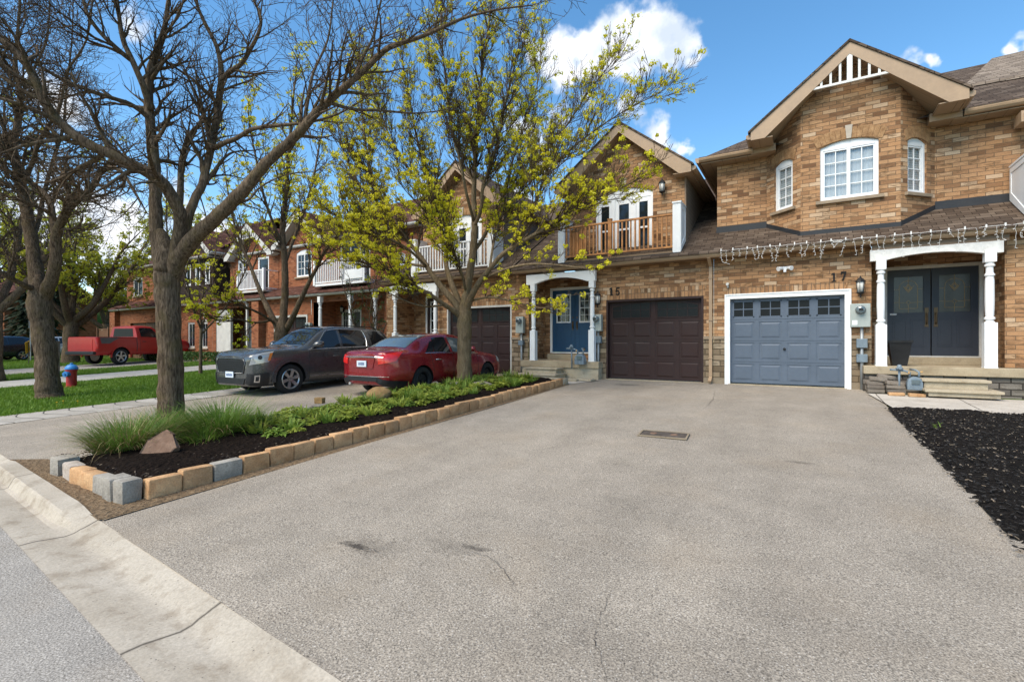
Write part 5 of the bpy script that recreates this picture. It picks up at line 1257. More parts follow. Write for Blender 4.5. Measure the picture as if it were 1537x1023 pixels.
def make_hatch(paint, label):
    root = empty('parked_car', (0, 0, 0)); tag(root, label, 'car', 'cars parked in driveways')
    def sec(wb, zb, w, zs, zm, wbelt, zbelt, wr, zr, yc, zc): return [(0, zb), (wb*.9, zb), (w*.985, zs), (w, zm), (wbelt, zbelt), (wr, zr), (yc, zc), (0, zc+.012)]
    st = [(0.0, sec(.6, .4, .66, .5, .7, .68, .9, .6, 1.0, .4, 1.02)), (.08, sec(.74, .3, .82, .45, .7, .80, .95, .68, 1.12, .45, 1.15)), (.4, sec(.8, .25, .88, .42, .7, .86, .98, .62, 1.38, .42, 1.44)), (.9, sec(.82, .22, .9, .4, .68, .87, .98, .60, 1.46, .4, 1.52)), (2.3, sec(.82, .22, .9, .4, .68, .87, .96, .60, 1.46, .4, 1.52)),
          (3.2, sec(.82, .22, .9, .4, .66, .86, .94, .7, 1.06, .46, 1.09)), (4.1, sec(.78, .24, .86, .42, .62, .82, .82, .7, .9, .45, .93)), (4.4, sec(.6, .3, .66, .44, .56, .62, .68, .55, .74, .4, .76))]
    L = Loft(st); wells = [(.85, .33), (3.45, .33)]
    finish_body(L.body(40, 4), root, paint, wells, .37)
    for x, z in wells:
        for sd in (1, -1): wheel(root, x, sd*.78, .33, .21, sd, 'alloy', 5)
    for sd in (1, -1):
        for a, b, f0, f1 in ((.62, 1.5, lambda t: .12*t, None), (1.58, 2.9, None, lambda t: -.6*t)):
            g = MB(); L.patch(g, a, b, 4.12, 4.9, sd, .008, 6, 4, f0, f1); g.build('window', M['glass_car'], root, smooth=True)
        g = MB(); L.patch(g, .02, .22, 3.4, 4.5, sd, .01, 4, 4); g.build('tail_lamp', M['lamp_red'], root, smooth=True)
    g = MB(); L.patch(g, .14, .42, 5.0, 7, 1, .01, 5, 5); L.patch(g, .14, .42, 5.0, 7, -1, .01, 5, 5); g.build('rear_window', M['glass_car'], root, smooth=True)
    g = MB(); L.patch(g, 2.4, 3.1, 5.2, 7, 1, .01, 5, 5); L.patch(g, 2.4, 3.1, 5.2, 7, -1, .01, 5, 5); g.build('windscreen', M['glass_car'], root, smooth=True)
    return root
o = make_suv(); place(o, -12.02, 6.62, R(90)); o.location.z += .02; o.scale = (1.02, 1, 1.03)
o = make_sedan(); place(o, -8.78, 7.86, R(90)); o.scale = (1.01, 1, 1.02)
o = make_pickup(); place(o, -30.45, 9.5, R(106)); o.location.z += .06; o.scale = (.98, 1.02, 1.05)
o = make_hatch(M['paint_white'], 'silver white hatchback parked behind the red pickup'); place(o, -47.0, 11.6, R(90))
o = make_hatch(M['paint_blue'], 'navy blue car at the far left beyond the lawns'); place(o, -43.6, 11.0, R(-77))

# ---------------------------------------------------------------- the orange brick row further left
YO = 14.6; GO = 14.22
TRIMO = (M['shingle_red'], M['off_white'], M['off_white'])
def orange_base(label, x0, x1, wall_ops, zc=3.2, mat=None, gut=True):
    p = empty('townhouse', ((x0+x1)/2, YO, 0)); tag(p, label, 'house', 'row of brick townhouses')
    w = MB(); fwall(w, Fr(0, YO), x0, x1, -.2, zc, wall_ops, .25); w.build('wall', mat or M['brick_orange'], p)
    pent_roof(p, x0-.01, x1+.0, GO, ZG-.02, 16.4, .5, M['shingle_red']); gutter(p, x0, x1, GO, ZG, M['off_white'])
    s = MB(); s.box(x0, x1, GO+.11, YO+.01, ZG-.11, ZG-.09); s.build('soffit', M['off_white'], p)
    return p
def upper(p, x0, x1, Y, z0, z1, ops, mat, sides=True, name='upper_wall', depth=.12):
    w = MB(); fwall(w, Fr(0, Y), x0, x1, z0, z1, ops, depth)
    if sides: w.face((x0, 20, z0), (x0, Y, z0), (x0, Y, z1), (x0, 20, z1)); w.face((x1, Y, z0), (x1, 20, z0), (x1, 20, z1), (x1, Y, z1))
    return w.build(name, mat, p)
def gable_face(p, Y, xc, zp, sl, hw, z0, ops, mat):
    """gable wall with rectangular or arched openings"""
    top = lambda x: zp-.10-sl*abs(x-xc); w = MB()
    for a, b in ((xc-hw, xc), (xc, xc+hw)):
        fwall(w, Fr(0, Y), a, b, z0, 9, [o for o in ops if a-1e-6 <= o[0] and o[1] <= b+1e-6], .12, top)
    return w.build('gable_wall', mat, p)
def main_roof(p, x0, x1, e, ze, sl, rid, mat, hips=(0, 0)):
    zr = ze+(rid-e)*sl; m = MB(); h0, h1 = (rid-e)*.8*hips[0], (rid-e)*.8*hips[1]
    m.face((x0, e, ze), (x1, e, ze), (x1-h1, rid, zr), (x0+h0, rid, zr)); m.face((x1, rid*2-e, ze), (x0, rid*2-e, ze), (x0+h0, rid, zr), (x1-h1, rid, zr))
    if hips[0]: m.face((x0, rid*2-e, ze), (x0, e, ze), (x0+h0, rid, zr))
    if hips[1]: m.face((x1, e, ze), (x1, rid*2-e, ze), (x1-h1, rid, zr))
    o = m.build('roof', mat, p); gutter(p, x0, x1, e-.05, ze, M['off_white'])
    s = MB(); s.box(x0, x1, e+.06, e+.6, ze-.12, ze-.10); s.build('eaves_soffit', M['off_white'], p); return o
def rail(p, x0, x1, y, z0, z1, mat, n, posts=True, sides=None):
    r = MB(); r.box(x0, x1, y-.03, y+.03, z1-.05, z1); r.box(x0, x1, y-.025, y+.025, z0, z0+.05)
    for i in range(n+1): x = x0+.03+(x1-x0-.06)*i/n; r.box(x-.02, x+.02, y-.02, y+.02, z0+.05, z1-.05)
    if posts:
        for x in (x0, x1): r.box(x-.06, x+.06, y-.06, y+.06, z0-.1, z1+.06)
    if sides:
        for x in (x0, x1): r.box(x-.02, x+.02, y, sides, z1-.05, z1); r.box(x-.02, x+.02, y, sides, z0, z0+.05)
    return r.build('balcony_railing', mat, p)

def house11():
    p = orange_base('orange brick townhouse with wide white balcony above a porch with white posts', -19.75, -13.56, [(-19.6, -15.0, .2, 2.9, 0)])
    r = MB(); fwall(r, Fr(0, 15.9), -19.6, -15.0, .2, 3.1, [(-19.25, -17.85, .45, 2.6, 0)]); r.face((-15.0, YO, .2), (-15.0, 15.9, .2), (-15.0, 15.9, 3.1), (-15.0, YO, 3.1)); r.face((-19.6, 15.9, .2), (-19.6, YO, .2), (-19.6, YO, 3.1), (-19.6, 15.9, 3.1)); r.build('porch_wall', M['brick_orange'], p)
    window(p, Fr(0, 15.9), -19.25, -18.58, .45, 2.6, 0, 1, (3, 5), .08, None, False, 'glazed_door', M['off_white'], .08); window(p, Fr(0, 15.9), -18.52, -17.85, .45, 2.6, 0, 1, (1, 1), .08, None, False, 'glazed_door', M['off_white'], .08, M['glass_dim'])
    f = MB(); f.box(-19.6, -14.9, 14.1, 15.9, .1, .42); f.build('porch_floor', M['porch'], p)
    for x in (-18.75, -16.75, -15.25): column(p, x, 14.32, .42, 3.1, .2)
    ops = [(-18.6, -16.6, 3.75, 5.75, 0)]
    upper(p, -19.75, -13.56, 15.3, 3.4, 5.95, ops, M['brick_orange'])
    window(p, Fr(0, 15.3), -18.6, -16.6, 3.75, 5.75, 0, 3, (1, 1), .08, None, False, 'balcony_door', M['off_white'], .07)
    d = MB(); d.box(-19.2, -15.9, 14.35, 15.29, 3.58, 3.68); d.build('balcony_deck', M['white'], p)
    rail(p, -19.2, -15.95, 14.38, 3.72, 4.72, M['white'], 26, True, 15.29)
    s = MB(); s.box(-17.1, -16.0, 14.31, 14.345, 3.78, 4.18)
    sc = s.build('balcony_panel', M['white'], p)
    main_roof(p, -19.9, -13.5, 14.9, 5.98, .6, 19.2, M['shingle_red'])
    return p
house11()
def house9():
    p = orange_base('orange brick townhouse with a white trussed gable, small balcony and attached garage', -28.38, -19.76, [(-22.6, -20.0, -.2, 2.35, 0), (-28.0, -23.2, -.1, 2.9, 0)])
    garage_door(p, Fr(0, YO), -22.5, -20.1, .0, 2.25, M['gar_brown'], d=-.2, lite='arched', handle=False, trimmat=M['off_white'], tw=.10)
    r = MB(); fwall(r, Fr(0, 15.8), -28.0, -23.2, -.1, 3.1, [(-27.3, -26.3, .3, 2.5, 0)]); r.face((-28.0, 15.8, -.1), (-28.0, YO, -.1), (-28.0, YO, 3.1), (-28.0, 15.8, 3.1)); r.face((-23.2, YO, -.1), (-23.2, 15.8, -.1), (-23.2, 15.8, 3.1), (-23.2, YO, 3.1)); r.build('porch_wall', M['brick_orange'], p)
    d = MB(); fbox(d, Fr(0, 15.8), -27.3, -26.3, .3, 2.5, -.1, .0); d.build('front_door', M['off_white'], p)
    w = MB(); w.box(-28.0, -26.6, 14.62, 14.75, -.1, 2.8); w.build('porch_screen', M['off_white'], p); downspout(p, -24.6, 14.42, .0, 3.2, M['off_white'], .1)
    c = MB(); c.box(-24.1, -23.5, 14.3, 14.7, -.1, 3.1); c.build('pier', M['brick_orange'], p)
    Y = 15.3; xc = -25.6; hw = 2.0
    gable_face(p, Y, xc, 7.45, .77, hw+.25, 3.4, [(-27.1, -26.2, 4.45, 5.55, .25), (-25.2, -24.2, 3.75, 5.6, 0)], M['brick_orange'])
    window(p, Fr(0, Y), -27.1, -26.2, 4.45, 5.55, .25, 2, (2, 3), .08, None, True); window(p, Fr(0, Y), -25.2, -24.2, 3.75, 5.6, 0, 1, (1, 1), .08, None, False, 'balcony_door', M['white'], .08)
    voussoirs(p, Fr(0, Y), -27.1, -26.2, 5.55, .25, .2, M['voussoir_orange'], M['key'], 7)
    gable(p, xc, 14.9, 7.45, .77, 2.2, 19.0, 16.5, TRIMO, truss=(.75, 6.62))
    d = MB(); d.box(-25.7, -23.4, 14.5, Y-.01, 3.62, 3.72); d.build('balcony_deck', M['off_white'], p); rail(p, -25.7, -23.4, 14.53, 3.78, 4.75, M['white'], 18, True, 15.28)
    upper(p, -23.55, -19.76, Y+.02, 3.4, 5.95, [(-21.9, -20.7, 4.3, 5.5, .15)], M['brick_orange']); window(p, Fr(0, Y+.02), -21.9, -20.7, 4.3, 5.5, .15, 2, (2, 3), .08, None, True)
    gable(p, -21.3, 14.85, 7.5, .77, 2.0, 19.0, 16.9, TRIMO); gable_face(p, Y+.012, -21.3, 7.5, .77, 1.85, 5.9, [], M['brick_orange'])
    main_roof(p, -28.5, -19.85, 15.2, 5.9, .55, 19.2, M['shingle_red'])
    return p
house9()
def house7():
    ops = [(-33.3, -32.5, .7, 2.2, 0), (-31.1, -30.3, .7, 2.2, 0), (-29.6, -28.9, .7, 2.2, .2)]
    p = orange_base('dark brown sided townhouse wing with three narrow upper windows', -34.2, -28.39, ops)
    F = Fr(0, YO)
    for o in ops: window(p, F, o[0], o[1], o[2], o[3], o[4], 1, (2, 1), .1, None, True, 'window', M['off_white'], .07)
    voussoirs(p, F, ops[2][0], ops[2][1], 2.2, .2, .25, M['voussoir_orange'], M['key'], 7)
    u = [(-31.55, -30.95, 4.35, 5.6, 0), (-30.45, -29.9, 4.35, 5.6, 0), (-29.35, -28.85, 4.35, 5.6, 0)]
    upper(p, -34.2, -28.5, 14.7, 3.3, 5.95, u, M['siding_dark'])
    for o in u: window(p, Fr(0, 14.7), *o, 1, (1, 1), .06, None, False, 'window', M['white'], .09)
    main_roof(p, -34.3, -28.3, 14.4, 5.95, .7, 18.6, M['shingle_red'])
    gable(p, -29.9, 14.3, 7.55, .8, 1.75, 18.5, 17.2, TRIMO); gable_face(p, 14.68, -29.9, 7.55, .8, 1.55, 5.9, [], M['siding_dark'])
    return p
house7()
def house5():
    p = orange_base('orange brick end townhouse with wooden garage door behind the red pickup', -41.0, -34.21, [(-38.6, -35.0, -.2, 2.3, 0)])
    g = MB()
    for i in range(2): fbox(g, Fr(0, YO), -38.6+i*1.81, -36.83+i*1.81, -.1, 2.3, -.2, -.14)
    for i in range(12): fbox(g, Fr(0, YO), -38.56+i*.3, -38.54+i*.3, -.1, 2.3, -.139, -.13)
    g.build('garage_door', M['garage_wood'], p)
    ops = [(-40.0, -38.6, 4.2, 5.4, .25), (-36.6, -35.7, 4.2, 5.5, 0)]
    upper(p, -41.0, -34.21, 15.3, 3.4, 6.1, ops, M['brick_orange'])
    for o in ops: window(p, Fr(0, 15.3), *o, 2, (1, 1), .08, None, True, 'window', M['off_white'], .07)
    voussoirs(p, Fr(0, 15.3), -40.0, -38.6, 5.4, .25, .22, M['voussoir_orange'], None, 9)
    main_roof(p, -41.4, -34.1, 14.9, 6.1, .55, 19.2, M['shingle_red'], (1, 0))
    b = MB(); b.box(-41.0, -40.2, 14.3, 14.7, -.1, 3.1); b.build('pier', M['brick_orange'], p)
    return p
house5()
def far_house(x, y, rz, label, mat, roof):
    p = empty('house', (x, y, 0), rz); tag(p, label, 'house')
    m = MB(); F = Fr(-4, -4); w = MB(); fwall(w, Fr(0, -4), -4, 4, -1, 5.2, [(-2.6, -1.2, 1, 2.4, 0), (1.2, 2.6, 1, 2.4, 0), (-2.4, -1.3, 3.6, 4.8, 0), (1.3, 2.4, 3.6, 4.8, 0)])
    w.face((4, -4, -1), (4, 4, -1), (4, 4, 5.2), (4, -4, 5.2)); w.face((-4, 4, -1), (-4, -4, -1), (-4, -4, 5.2), (-4, 4, 5.2)); w.build('wall', mat, p, local=True)
    for q in ((-2.6, -1.2, 1, 2.4), (1.2, 2.6, 1, 2.4), (-2.4, -1.3, 3.6, 4.8), (1.3, 2.4, 3.6, 4.8)):
        g = MB(); fbox(g, Fr(0, -4), *q, -.1, -.05); g.build('window', M['glass'], p, local=True)
    r = MB(); r.prism([(-4.4, -4.4, 5.1), (-4.4, 4.4, 5.1), (-4.4, 0, 7.9)], (8.8, 0, 0)); r.build('roof', roof, p, local=True); return p
far_house(-66, 16, R(20), 'distant brick house glimpsed between the far left trees', M['brick_orange'], M['shingle_red'])
far_house(-78, 4, R(40), 'distant pale house at the far left end of the street', M['off_white'], M['shingle'])
far_house(-62, 30, R(10), 'distant house behind the brown board fence', M['off_white'], M['shingle'])
def fence():
    p = empty('board_fence', (-45, 16.5, 0)); tag(p, 'brown board fence beside the orange brick end house', 'fence')
    m = MB()
    for i in range(56):
        x = -49.4+i*.152; m.box(x, x+.146, 16.5, 16.53, -.1, 2.05+.012*math.sin(i*7.3))
    m.build('boards', M['fence'], p); m = MB(); m.box(-49.45, -40.9, 16.47, 16.56, 2.06, 2.13); m.build('top_rail', M['fence'], p)
    for i in range(5): m = MB(); x = -49.4+i*2.1; m.box(x-.06, x+.06, 16.38, 16.5, -.1, 2.25); m.build('post', M['fence'], p)
fence()

# ---------------------------------------------------------------- trees
def smooth_line(pts, per=4):
    """Catmull-Rom through (Vector, radius) pairs"""
    out = []; n = len(pts)
    for i in range(n-1):
        g = lambda j: pts[max(0, min(n-1, j))]
        for k in range(per):
            t = k/per; out.append((cr1(g(i-1)[0], g(i)[0], g(i+1)[0], g(i+2)[0], t), g(i)[1]*(1-t)+g(i+1)[1]*t))
    out.append(pts[-1]); return out
class Tree:
    def __init__(T, seed, wiggle=.22, up=.12, ang=(30, 60), minr=.004, tipfn=None):
        T.r = random.Random(seed); T.wood = MB(); T.tw = MB(); T.tips = []; T.wig = wiggle; T.up = up; T.ang = ang; T.minr = minr
    def rv(T):
        while True:
            v = Vector((T.r.uniform(-1, 1), T.r.uniform(-1, 1), T.r.uniform(-1, 1)))
            if .1 < v.length < 1: return v.normalized()
    def limb(T, line, n=9, per=4, child=(.3, 1.2), t0=.25, lev=2, knob=.04):
        """line: (Vector, radius); grows a big limb and its side branches"""
        L = smooth_line(line, per)
        L = [(p+T.rv()*r*knob*2, r*(1+T.r.uniform(-knob, knob))) for p, r in L]
        T.wood.tube([p for p, r in L], [r for p, r in L], n if L[0][1] > .05 else 7)
        if child: T.sprout(L, child, t0, lev)
        return L
    def sprout(T, L, child, t0, lev):
        step, ln = child; d = 0; tot = sum((L[i+1][0]-L[i][0]).length for i in range(len(L)-1)); nxt = t0*tot+T.r.uniform(0, step)
        for i in range(len(L)-1):
            seg = L[i+1][0]-L[i][0]; sl = seg.length
            while nxt < d+sl:
                f = (nxt-d)/max(sl, 1e-6); p = L[i][0].lerp(L[i+1][0], f); r = L[i][1]*(1-f)+L[i+1][1]*f; t = nxt/tot
                T.branch(p, seg.normalized(), ln*T.r.uniform(.55, 1.15)*(1-.45*t), min(r*.55, .028*ln**.8), lev); nxt += step*T.r.uniform(.6, 1.4)
            d += sl
        if L[-1][1] < .03: T.branch(L[-1][0], (L[-1][0]-L[-2][0]).normalized(), ln*.6, L[-1][1]*.9, lev, 0)
    def branch(T, p, d, ln, r, lev, a=None):
        R_ = T.r; a = R(R_.uniform(*T.ang)) if a is None else a
        ax = d.cross(T.rv()); 
        if ax.length < 1e-6: return
        v = (Matrix.Rotation(a, 3, ax.normalized()) @ d); n = 5 if lev >= 1 else 3; pts = [p]; q = p; rr = [max(r, T.minr)]; s = ln/n
        for i in range(n):
            v = (v+T.rv()*T.wig+Vector((0, 0, T.up))).normalized(); q = q+v*s; pts.append(q); rr.append(max(r*(1-.75*(i+1)/n), T.minr))
        (T.wood if r > .022 else T.tw).tube(pts, rr, 6 if r > .022 else 4 if r > .009 else 3, False)
        if lev > 0:
            L = list(zip(pts, rr)); step = {3: .30, 2: .19, 1: .13}.get(lev, .13)*T.dens; T.sprout2(L, step, ln*.52, lev-1)
        else: T.tips.append((pts[-1], v))
        if lev == 1: T.tips.append((pts[-1], v))
    dens = 1.0
    def sprout2(T, L, step, ln, lev):
        d = 0; nxt = step*T.r.uniform(.5, 1.4)
        for i in range(len(L)-1):
            seg = L[i+1][0]-L[i][0]; sl = seg.length
            while nxt < d+sl:
                f = (nxt-d)/max(sl, 1e-6); T.branch(L[i][0].lerp(L[i+1][0], f), seg.normalized(), ln*T.r.uniform(.5, 1.2), L[i][1]*.6, lev); nxt += step*T.r.uniform(.6, 1.4)
            d += sl
    def finish(T, name, base, label, group, bark, twig, leafmat=None, cluster=None, cat='tree', leafname='blossom'):
        root = empty(name, base); tag(root, label, cat, group)
        T.wood.build('trunk', bark, root, smooth=True, uv=False)
        if T.tw.v: T.tw.build('branches', twig, root, uv=False)
        if leafmat:
            n, rad, size, keep = cluster; mb = MB(); R_ = T.r
            for (p, v) in T.tips:
                if R_.random() > (keep(p) if callable(keep) else keep): continue
                rd = rad*R_.uniform(.6, 1.25); c = p+v*rd*.3
                for k in range(n):
                    o = T.rv(); q = c+Vector((o.x, o.y, o.z*.75))*rd*R_.uniform(.45, 1); s = size*R_.uniform(.6, 1.3)
                    nn = (o+T.rv()*.9).normalized(); t = nn.cross(T.rv()).normalized(); b = nn.cross(t)
                    mb.face(q-t*s*.5, q+b*s*.34, q+t*s*.62, q-b*s*.36)
            if mb.v: mb.build(leafname, leafmat, root, uv=False)
        return root
def px(*rows):                      # limb traced as (u, v, depth, radius)
    return [(at(u, v, d), r) for u, v, d, r in rows]
def pk(k, *rows): return px(*[(u, v, d, r*k if r < .09 else r*(k+.08)) for u, v, d, r in rows])
GT = 'street trees in front of the houses'
def tree_big():
    T = Tree(21, .26, .05, (28, 62), .0030); T.dens = .66; c = (.19, 1.45)
    T.limb(px((258, 662, 7.35, .25), (258, 640, 7.38, .195), (257, 600, 7.4, .172), (256, 540, 7.4, .165), (253, 470, 7.4, .162), (251, 430, 7.4, .178), (251, 405, 7.4, .18), (250, 385, 7.4, .15), (246, 362, 7.42, .10), (241, 345, 7.45, .05)), 16, 4, None)
    T.limb(pk(0.84, (249, 425, 7.42, .12), (244, 400, 7.42, .13), (238, 370, 7.45, .115), (234, 335, 7.5, .10), (233, 290, 7.55, .095), (231, 240, 7.6, .09), (227, 195, 7.65, .08), (223, 150, 7.7, .078), (227, 102, 7.7, .07), (243, 60, 7.75, .05), (252, 10, 7.8, .038), (258, -60, 7.9, .03), (250, -150, 8, .018)), 12, 4, c, .3)
    T.limb(pk(0.84, (228, 165, 7.66, .07), (215, 129, 7.5, .055), (199, 92, 7.4, .048), (185, 60, 7.4, .042), (178, 20, 7.4, .032), (172, -30, 7.4, .025), (160, -100, 7.4, .015)), 9, 4, c, .1)
    T.limb(pk(0.84, (196, 90, 7.4, .045), (172, 70, 7.2, .04), (148, 46, 7.1, .034), (130, 18, 7.0, .027), (118, -30, 7.0, .02), (90, -90, 7, .013)), 8, 4, c, .1)
    T.limb(pk(0.84, (255, 430, 7.38, .10), (262, 395, 7.35, .115), (272, 330, 7.2, .10), (255, 290, 7.0, .092), (236, 268, 6.85, .09), (206, 250, 6.7, .085), (176, 236, 6.55, .08), (129, 214, 6.4, .075), (88, 182, 6.3, .068), (63, 145, 6.2, .062), (45, 105, 6.15, .055), (22, 77, 6.1, .048), (-5, 56, 6.05, .04), (-50, 30, 6.0, .03), (-110, -20, 5.9, .018)), 12, 4, c, .3)
    T.limb(pk(0.84, (256, 430, 7.42, .10), (266, 392, 7.45, .115), (280, 335, 7.6, .085), (292, 300, 7.7, .078), (303, 278, 7.8, .074), (313, 237, 7.9, .07), (322, 195, 8.0, .066), (330, 140, 8.1, .062), (332, 112, 8.1, .055), (326, 72, 8.15, .04), (305, 30, 8.2, .032), (291, -10, 8.2, .025), (280, -80, 8.3, .015)), 11, 4, c, .3)
    T.limb(pk(0.84, (331, 122, 8.1, .05), (345, 108, 8.0, .046), (362, 96, 7.9, .042), (376, 74, 7.85, .036), (390, 44, 7.8, .03), (390, 20, 7.8, .026), (378, -10, 7.8, .022), (376, -80, 7.8, .014)), 8, 4, c, .1)
    T.limb(pk(0.84, (262, 392, 7.5, .08), (271, 290, 7.9, .06), (273, 240, 8.2, .052), (284, 205, 8.3, .045), (300, 186, 8.4, .036), (318, 170, 8.5, .025), (340, 120, 8.6, .015)), 9, 4, c, .4)
    T.limb(pk(0.84, (254, 432, 7.4, .11), (266, 392, 7.34, .13), (290, 358, 7.2, .12), (315, 335, 7.1, .108), (335, 316, 7.0, .10), (363, 288, 6.9, .094), (385, 262, 6.85, .088), (404, 240, 6.8, .082), (440, 208, 6.7, .074), (470, 175, 6.6, .066), (500, 146, 6.5, .058), (528, 122, 6.45, .05), (556, 96, 6.4, .044), (584, 72, 6.35, .038), (636, 54, 6.3, .03), (694, 28, 6.2, .022), (750, 14, 6.1, .014), (800, 8, 6.0, .008)), 12, 4, (.14, 1.1), .45)
    T.limb(pk(0.84, (492, 154, 6.52, .032), (530, 164, 6.6, .025), (572, 166, 6.7, .020), (621, 170, 6.8, .014), (662, 166, 6.9, .008)), 7, 4, (.2, .7), .1)
    T.limb(pk(0.84, (322, 222, 7.92, .05), (338, 214, 7.7, .046), (354, 208, 7.5, .042), (376, 195, 7.4, .038), (400, 190, 7.3, .034), (432, 187, 7.2, .03), (470, 182, 7.1, .024), (505, 172, 7.0, .017), (545, 150, 6.9, .010)), 8, 4, (.22, .9), .1)
    T.limb(pk(0.84, (226, 180, 7.66, .05), (205, 162, 7.5, .042), (184, 152, 7.3, .038), (137, 137, 7.0, .033), (90, 117, 6.8, .028), (47, 90, 6.6, .022), (10, 60, 6.4, .016), (-40, 30, 6.2, .01)), 8, 4, (.22, .9), .1)
    T.limb(pk(0.84, (300, 285, 7.8, .045), (318, 262, 7.9, .036), (336, 238, 8.0, .028), (352, 228, 8.1, .018), (380, 226, 8.2, .012)), 7, 4, (.2, .7), .1)
    T.limb(pk(0.84, (530, 121, 6.45, .03), (545, 86, 6.6, .024), (560, 55, 6.7, .02), (570, 10, 6.8, .016), (585, -60, 6.9, .01)), 7, 4, c, .1)
    T.limb(pk(0.84, (455, 193, 6.65, .035), (462, 150, 6.9, .028), (470, 110, 7.1, .023), (492, 60, 7.3, .018), (500, 0, 7.4, .014), (510, -70, 7.5, .01)), 7, 4, c, .1)
    T.limb(pk(0.84, (345, 305, 6.95, .03), (372, 300, 7.2, .024), (392, 280, 7.5, .018), (430, 262, 7.8, .012), (470, 258, 8.0, .008)), 7, 4, (.2, .7), .1)
    return T.finish('bare_tree', (at(258, 662, 7.35)), 'large bare tree with spreading dark limbs rising from the long grass', GT, M['bark'], M['twig'])
tree_big()
def tree_left():
    T = Tree(22, .32, .05, (28, 65), .0042); T.dens = .70; c = (.22, 1.9); D = 12.3
    T.limb(px((76, 604, D, .34), (74, 590, D, .27), (71, 560, D, .235), (67, 520, D, .225), (63, 485, D, .225), (60, 455, D, .245), (59, 440, D, .21), (58, 425, D, .14), (57, 412, D, .06)), 14, 4, None)
    T.limb(pk(0.84, (61, 470, D, .17), (58, 446, D, .19), (54, 410, D+.1, .17), (48, 366, D+.2, .155), (42, 328, D+.3, .145), (34, 287, D+.4, .13), (27, 255, D+.5, .12), (20, 222, D+.6, .10), (28, 178, D+.7, .085), (30, 140, D+.8, .075), (23, 98, D+.9, .06), (27, 45, D+1, .045), (30, -20, D+1, .03), (20, -90, D+1, .018)), 11, 4, c, .3)
    T.limb(pk(0.84, (62, 474, D, .15), (66, 448, D, .175), (74, 428, D-.1, .15), (83, 398, D-.2, .135), (84, 362, D-.3, .125), (88, 342, D-.4, .11), (103, 314, D-.6, .10), (118, 298, D-.7, .09), (135, 285, D-.8, .082), (146, 268, D-.9, .075), (152, 256, D-1, .07), (172, 252, D-1.1, .058), (186, 262, D-1.2, .045), (202, 288, D-1.3, .034), (214, 308, D-1.4, .022)), 11, 4, c, .35)
    T.limb(pk(0.84, (84, 360, D-.3, .10), (79, 325, D-.2, .088), (73, 298, D-.1, .08), (60, 284, D, .072), (45, 272, D, .06), (32, 250, D+.1, .05), (5, 225, D+.2, .04), (-40, 205, D+.3, .03)), 10, 4, c, .2)
    T.limb(pk(0.84, (76, 318, D-.2, .05), (60, 312, D-.4, .045), (46, 307, D-.5, .042), (20, 297, D-.7, .036), (-10, 288, D-.8, .03), (-60, 270, D-1, .02)), 8, 4, c, .1)
    T.limb(pk(0.84, (54, 432, D, .09), (40, 430, D-.3, .08), (22, 420, D-.6, .07), (0, 408, D-.9, .06), (-40, 385, D-1.2, .045), (-90, 350, D-1.5, .03)), 9, 4, c, .2)
    T.limb(pk(0.84, (152, 257, D-1, .05), (168, 246, D-.9, .045), (190, 240, D-.8, .036), (176, 215, D-.7, .03), (150, 190, D-.6, .02)), 8, 4, c, .1)
    T.limb(pk(0.84, (47, 362, D+.2, .08), (58, 330, D+.6, .07), (66, 290, D+1, .06), (80, 240, D+1.3, .05), (95, 190, D+1.5, .042), (100, 130, D+1.7, .032), (108, 60, D+1.9, .022), (110, -20, D+2, .014)), 9, 4, c, .2)
    T.limb(pk(0.84, (33, 283, D+.4, .07), (50, 240, D, .06), (62, 205, D-.3, .05), (90, 160, D-.5, .04), (100, 110, D-.6, .032), (130, 60, D-.8, .024), (140, -10, D-1, .016)), 9, 4, c, .2)
    T.limb(pk(0.84, (26, 240, D+.5, .06), (5, 190, D+.2, .05), (-10, 140, D, .04), (-15, 70, D-.2, .03), (-10, -20, D-.3, .02)), 8, 4, c, .2)
    T.limb(pk(0.84, (24, 160, D+.7, .05), (48, 110, D+1.1, .04), (70, 60, D+1.3, .03), (75, 0, D+1.4, .02)), 8, 4, c, .2)
    return T.finish('bare_tree', at(74, 600, D), 'bare forked tree on the lawn strip beside the fire hydrant', GT, M['bark'], M['twig'])
tree_left()
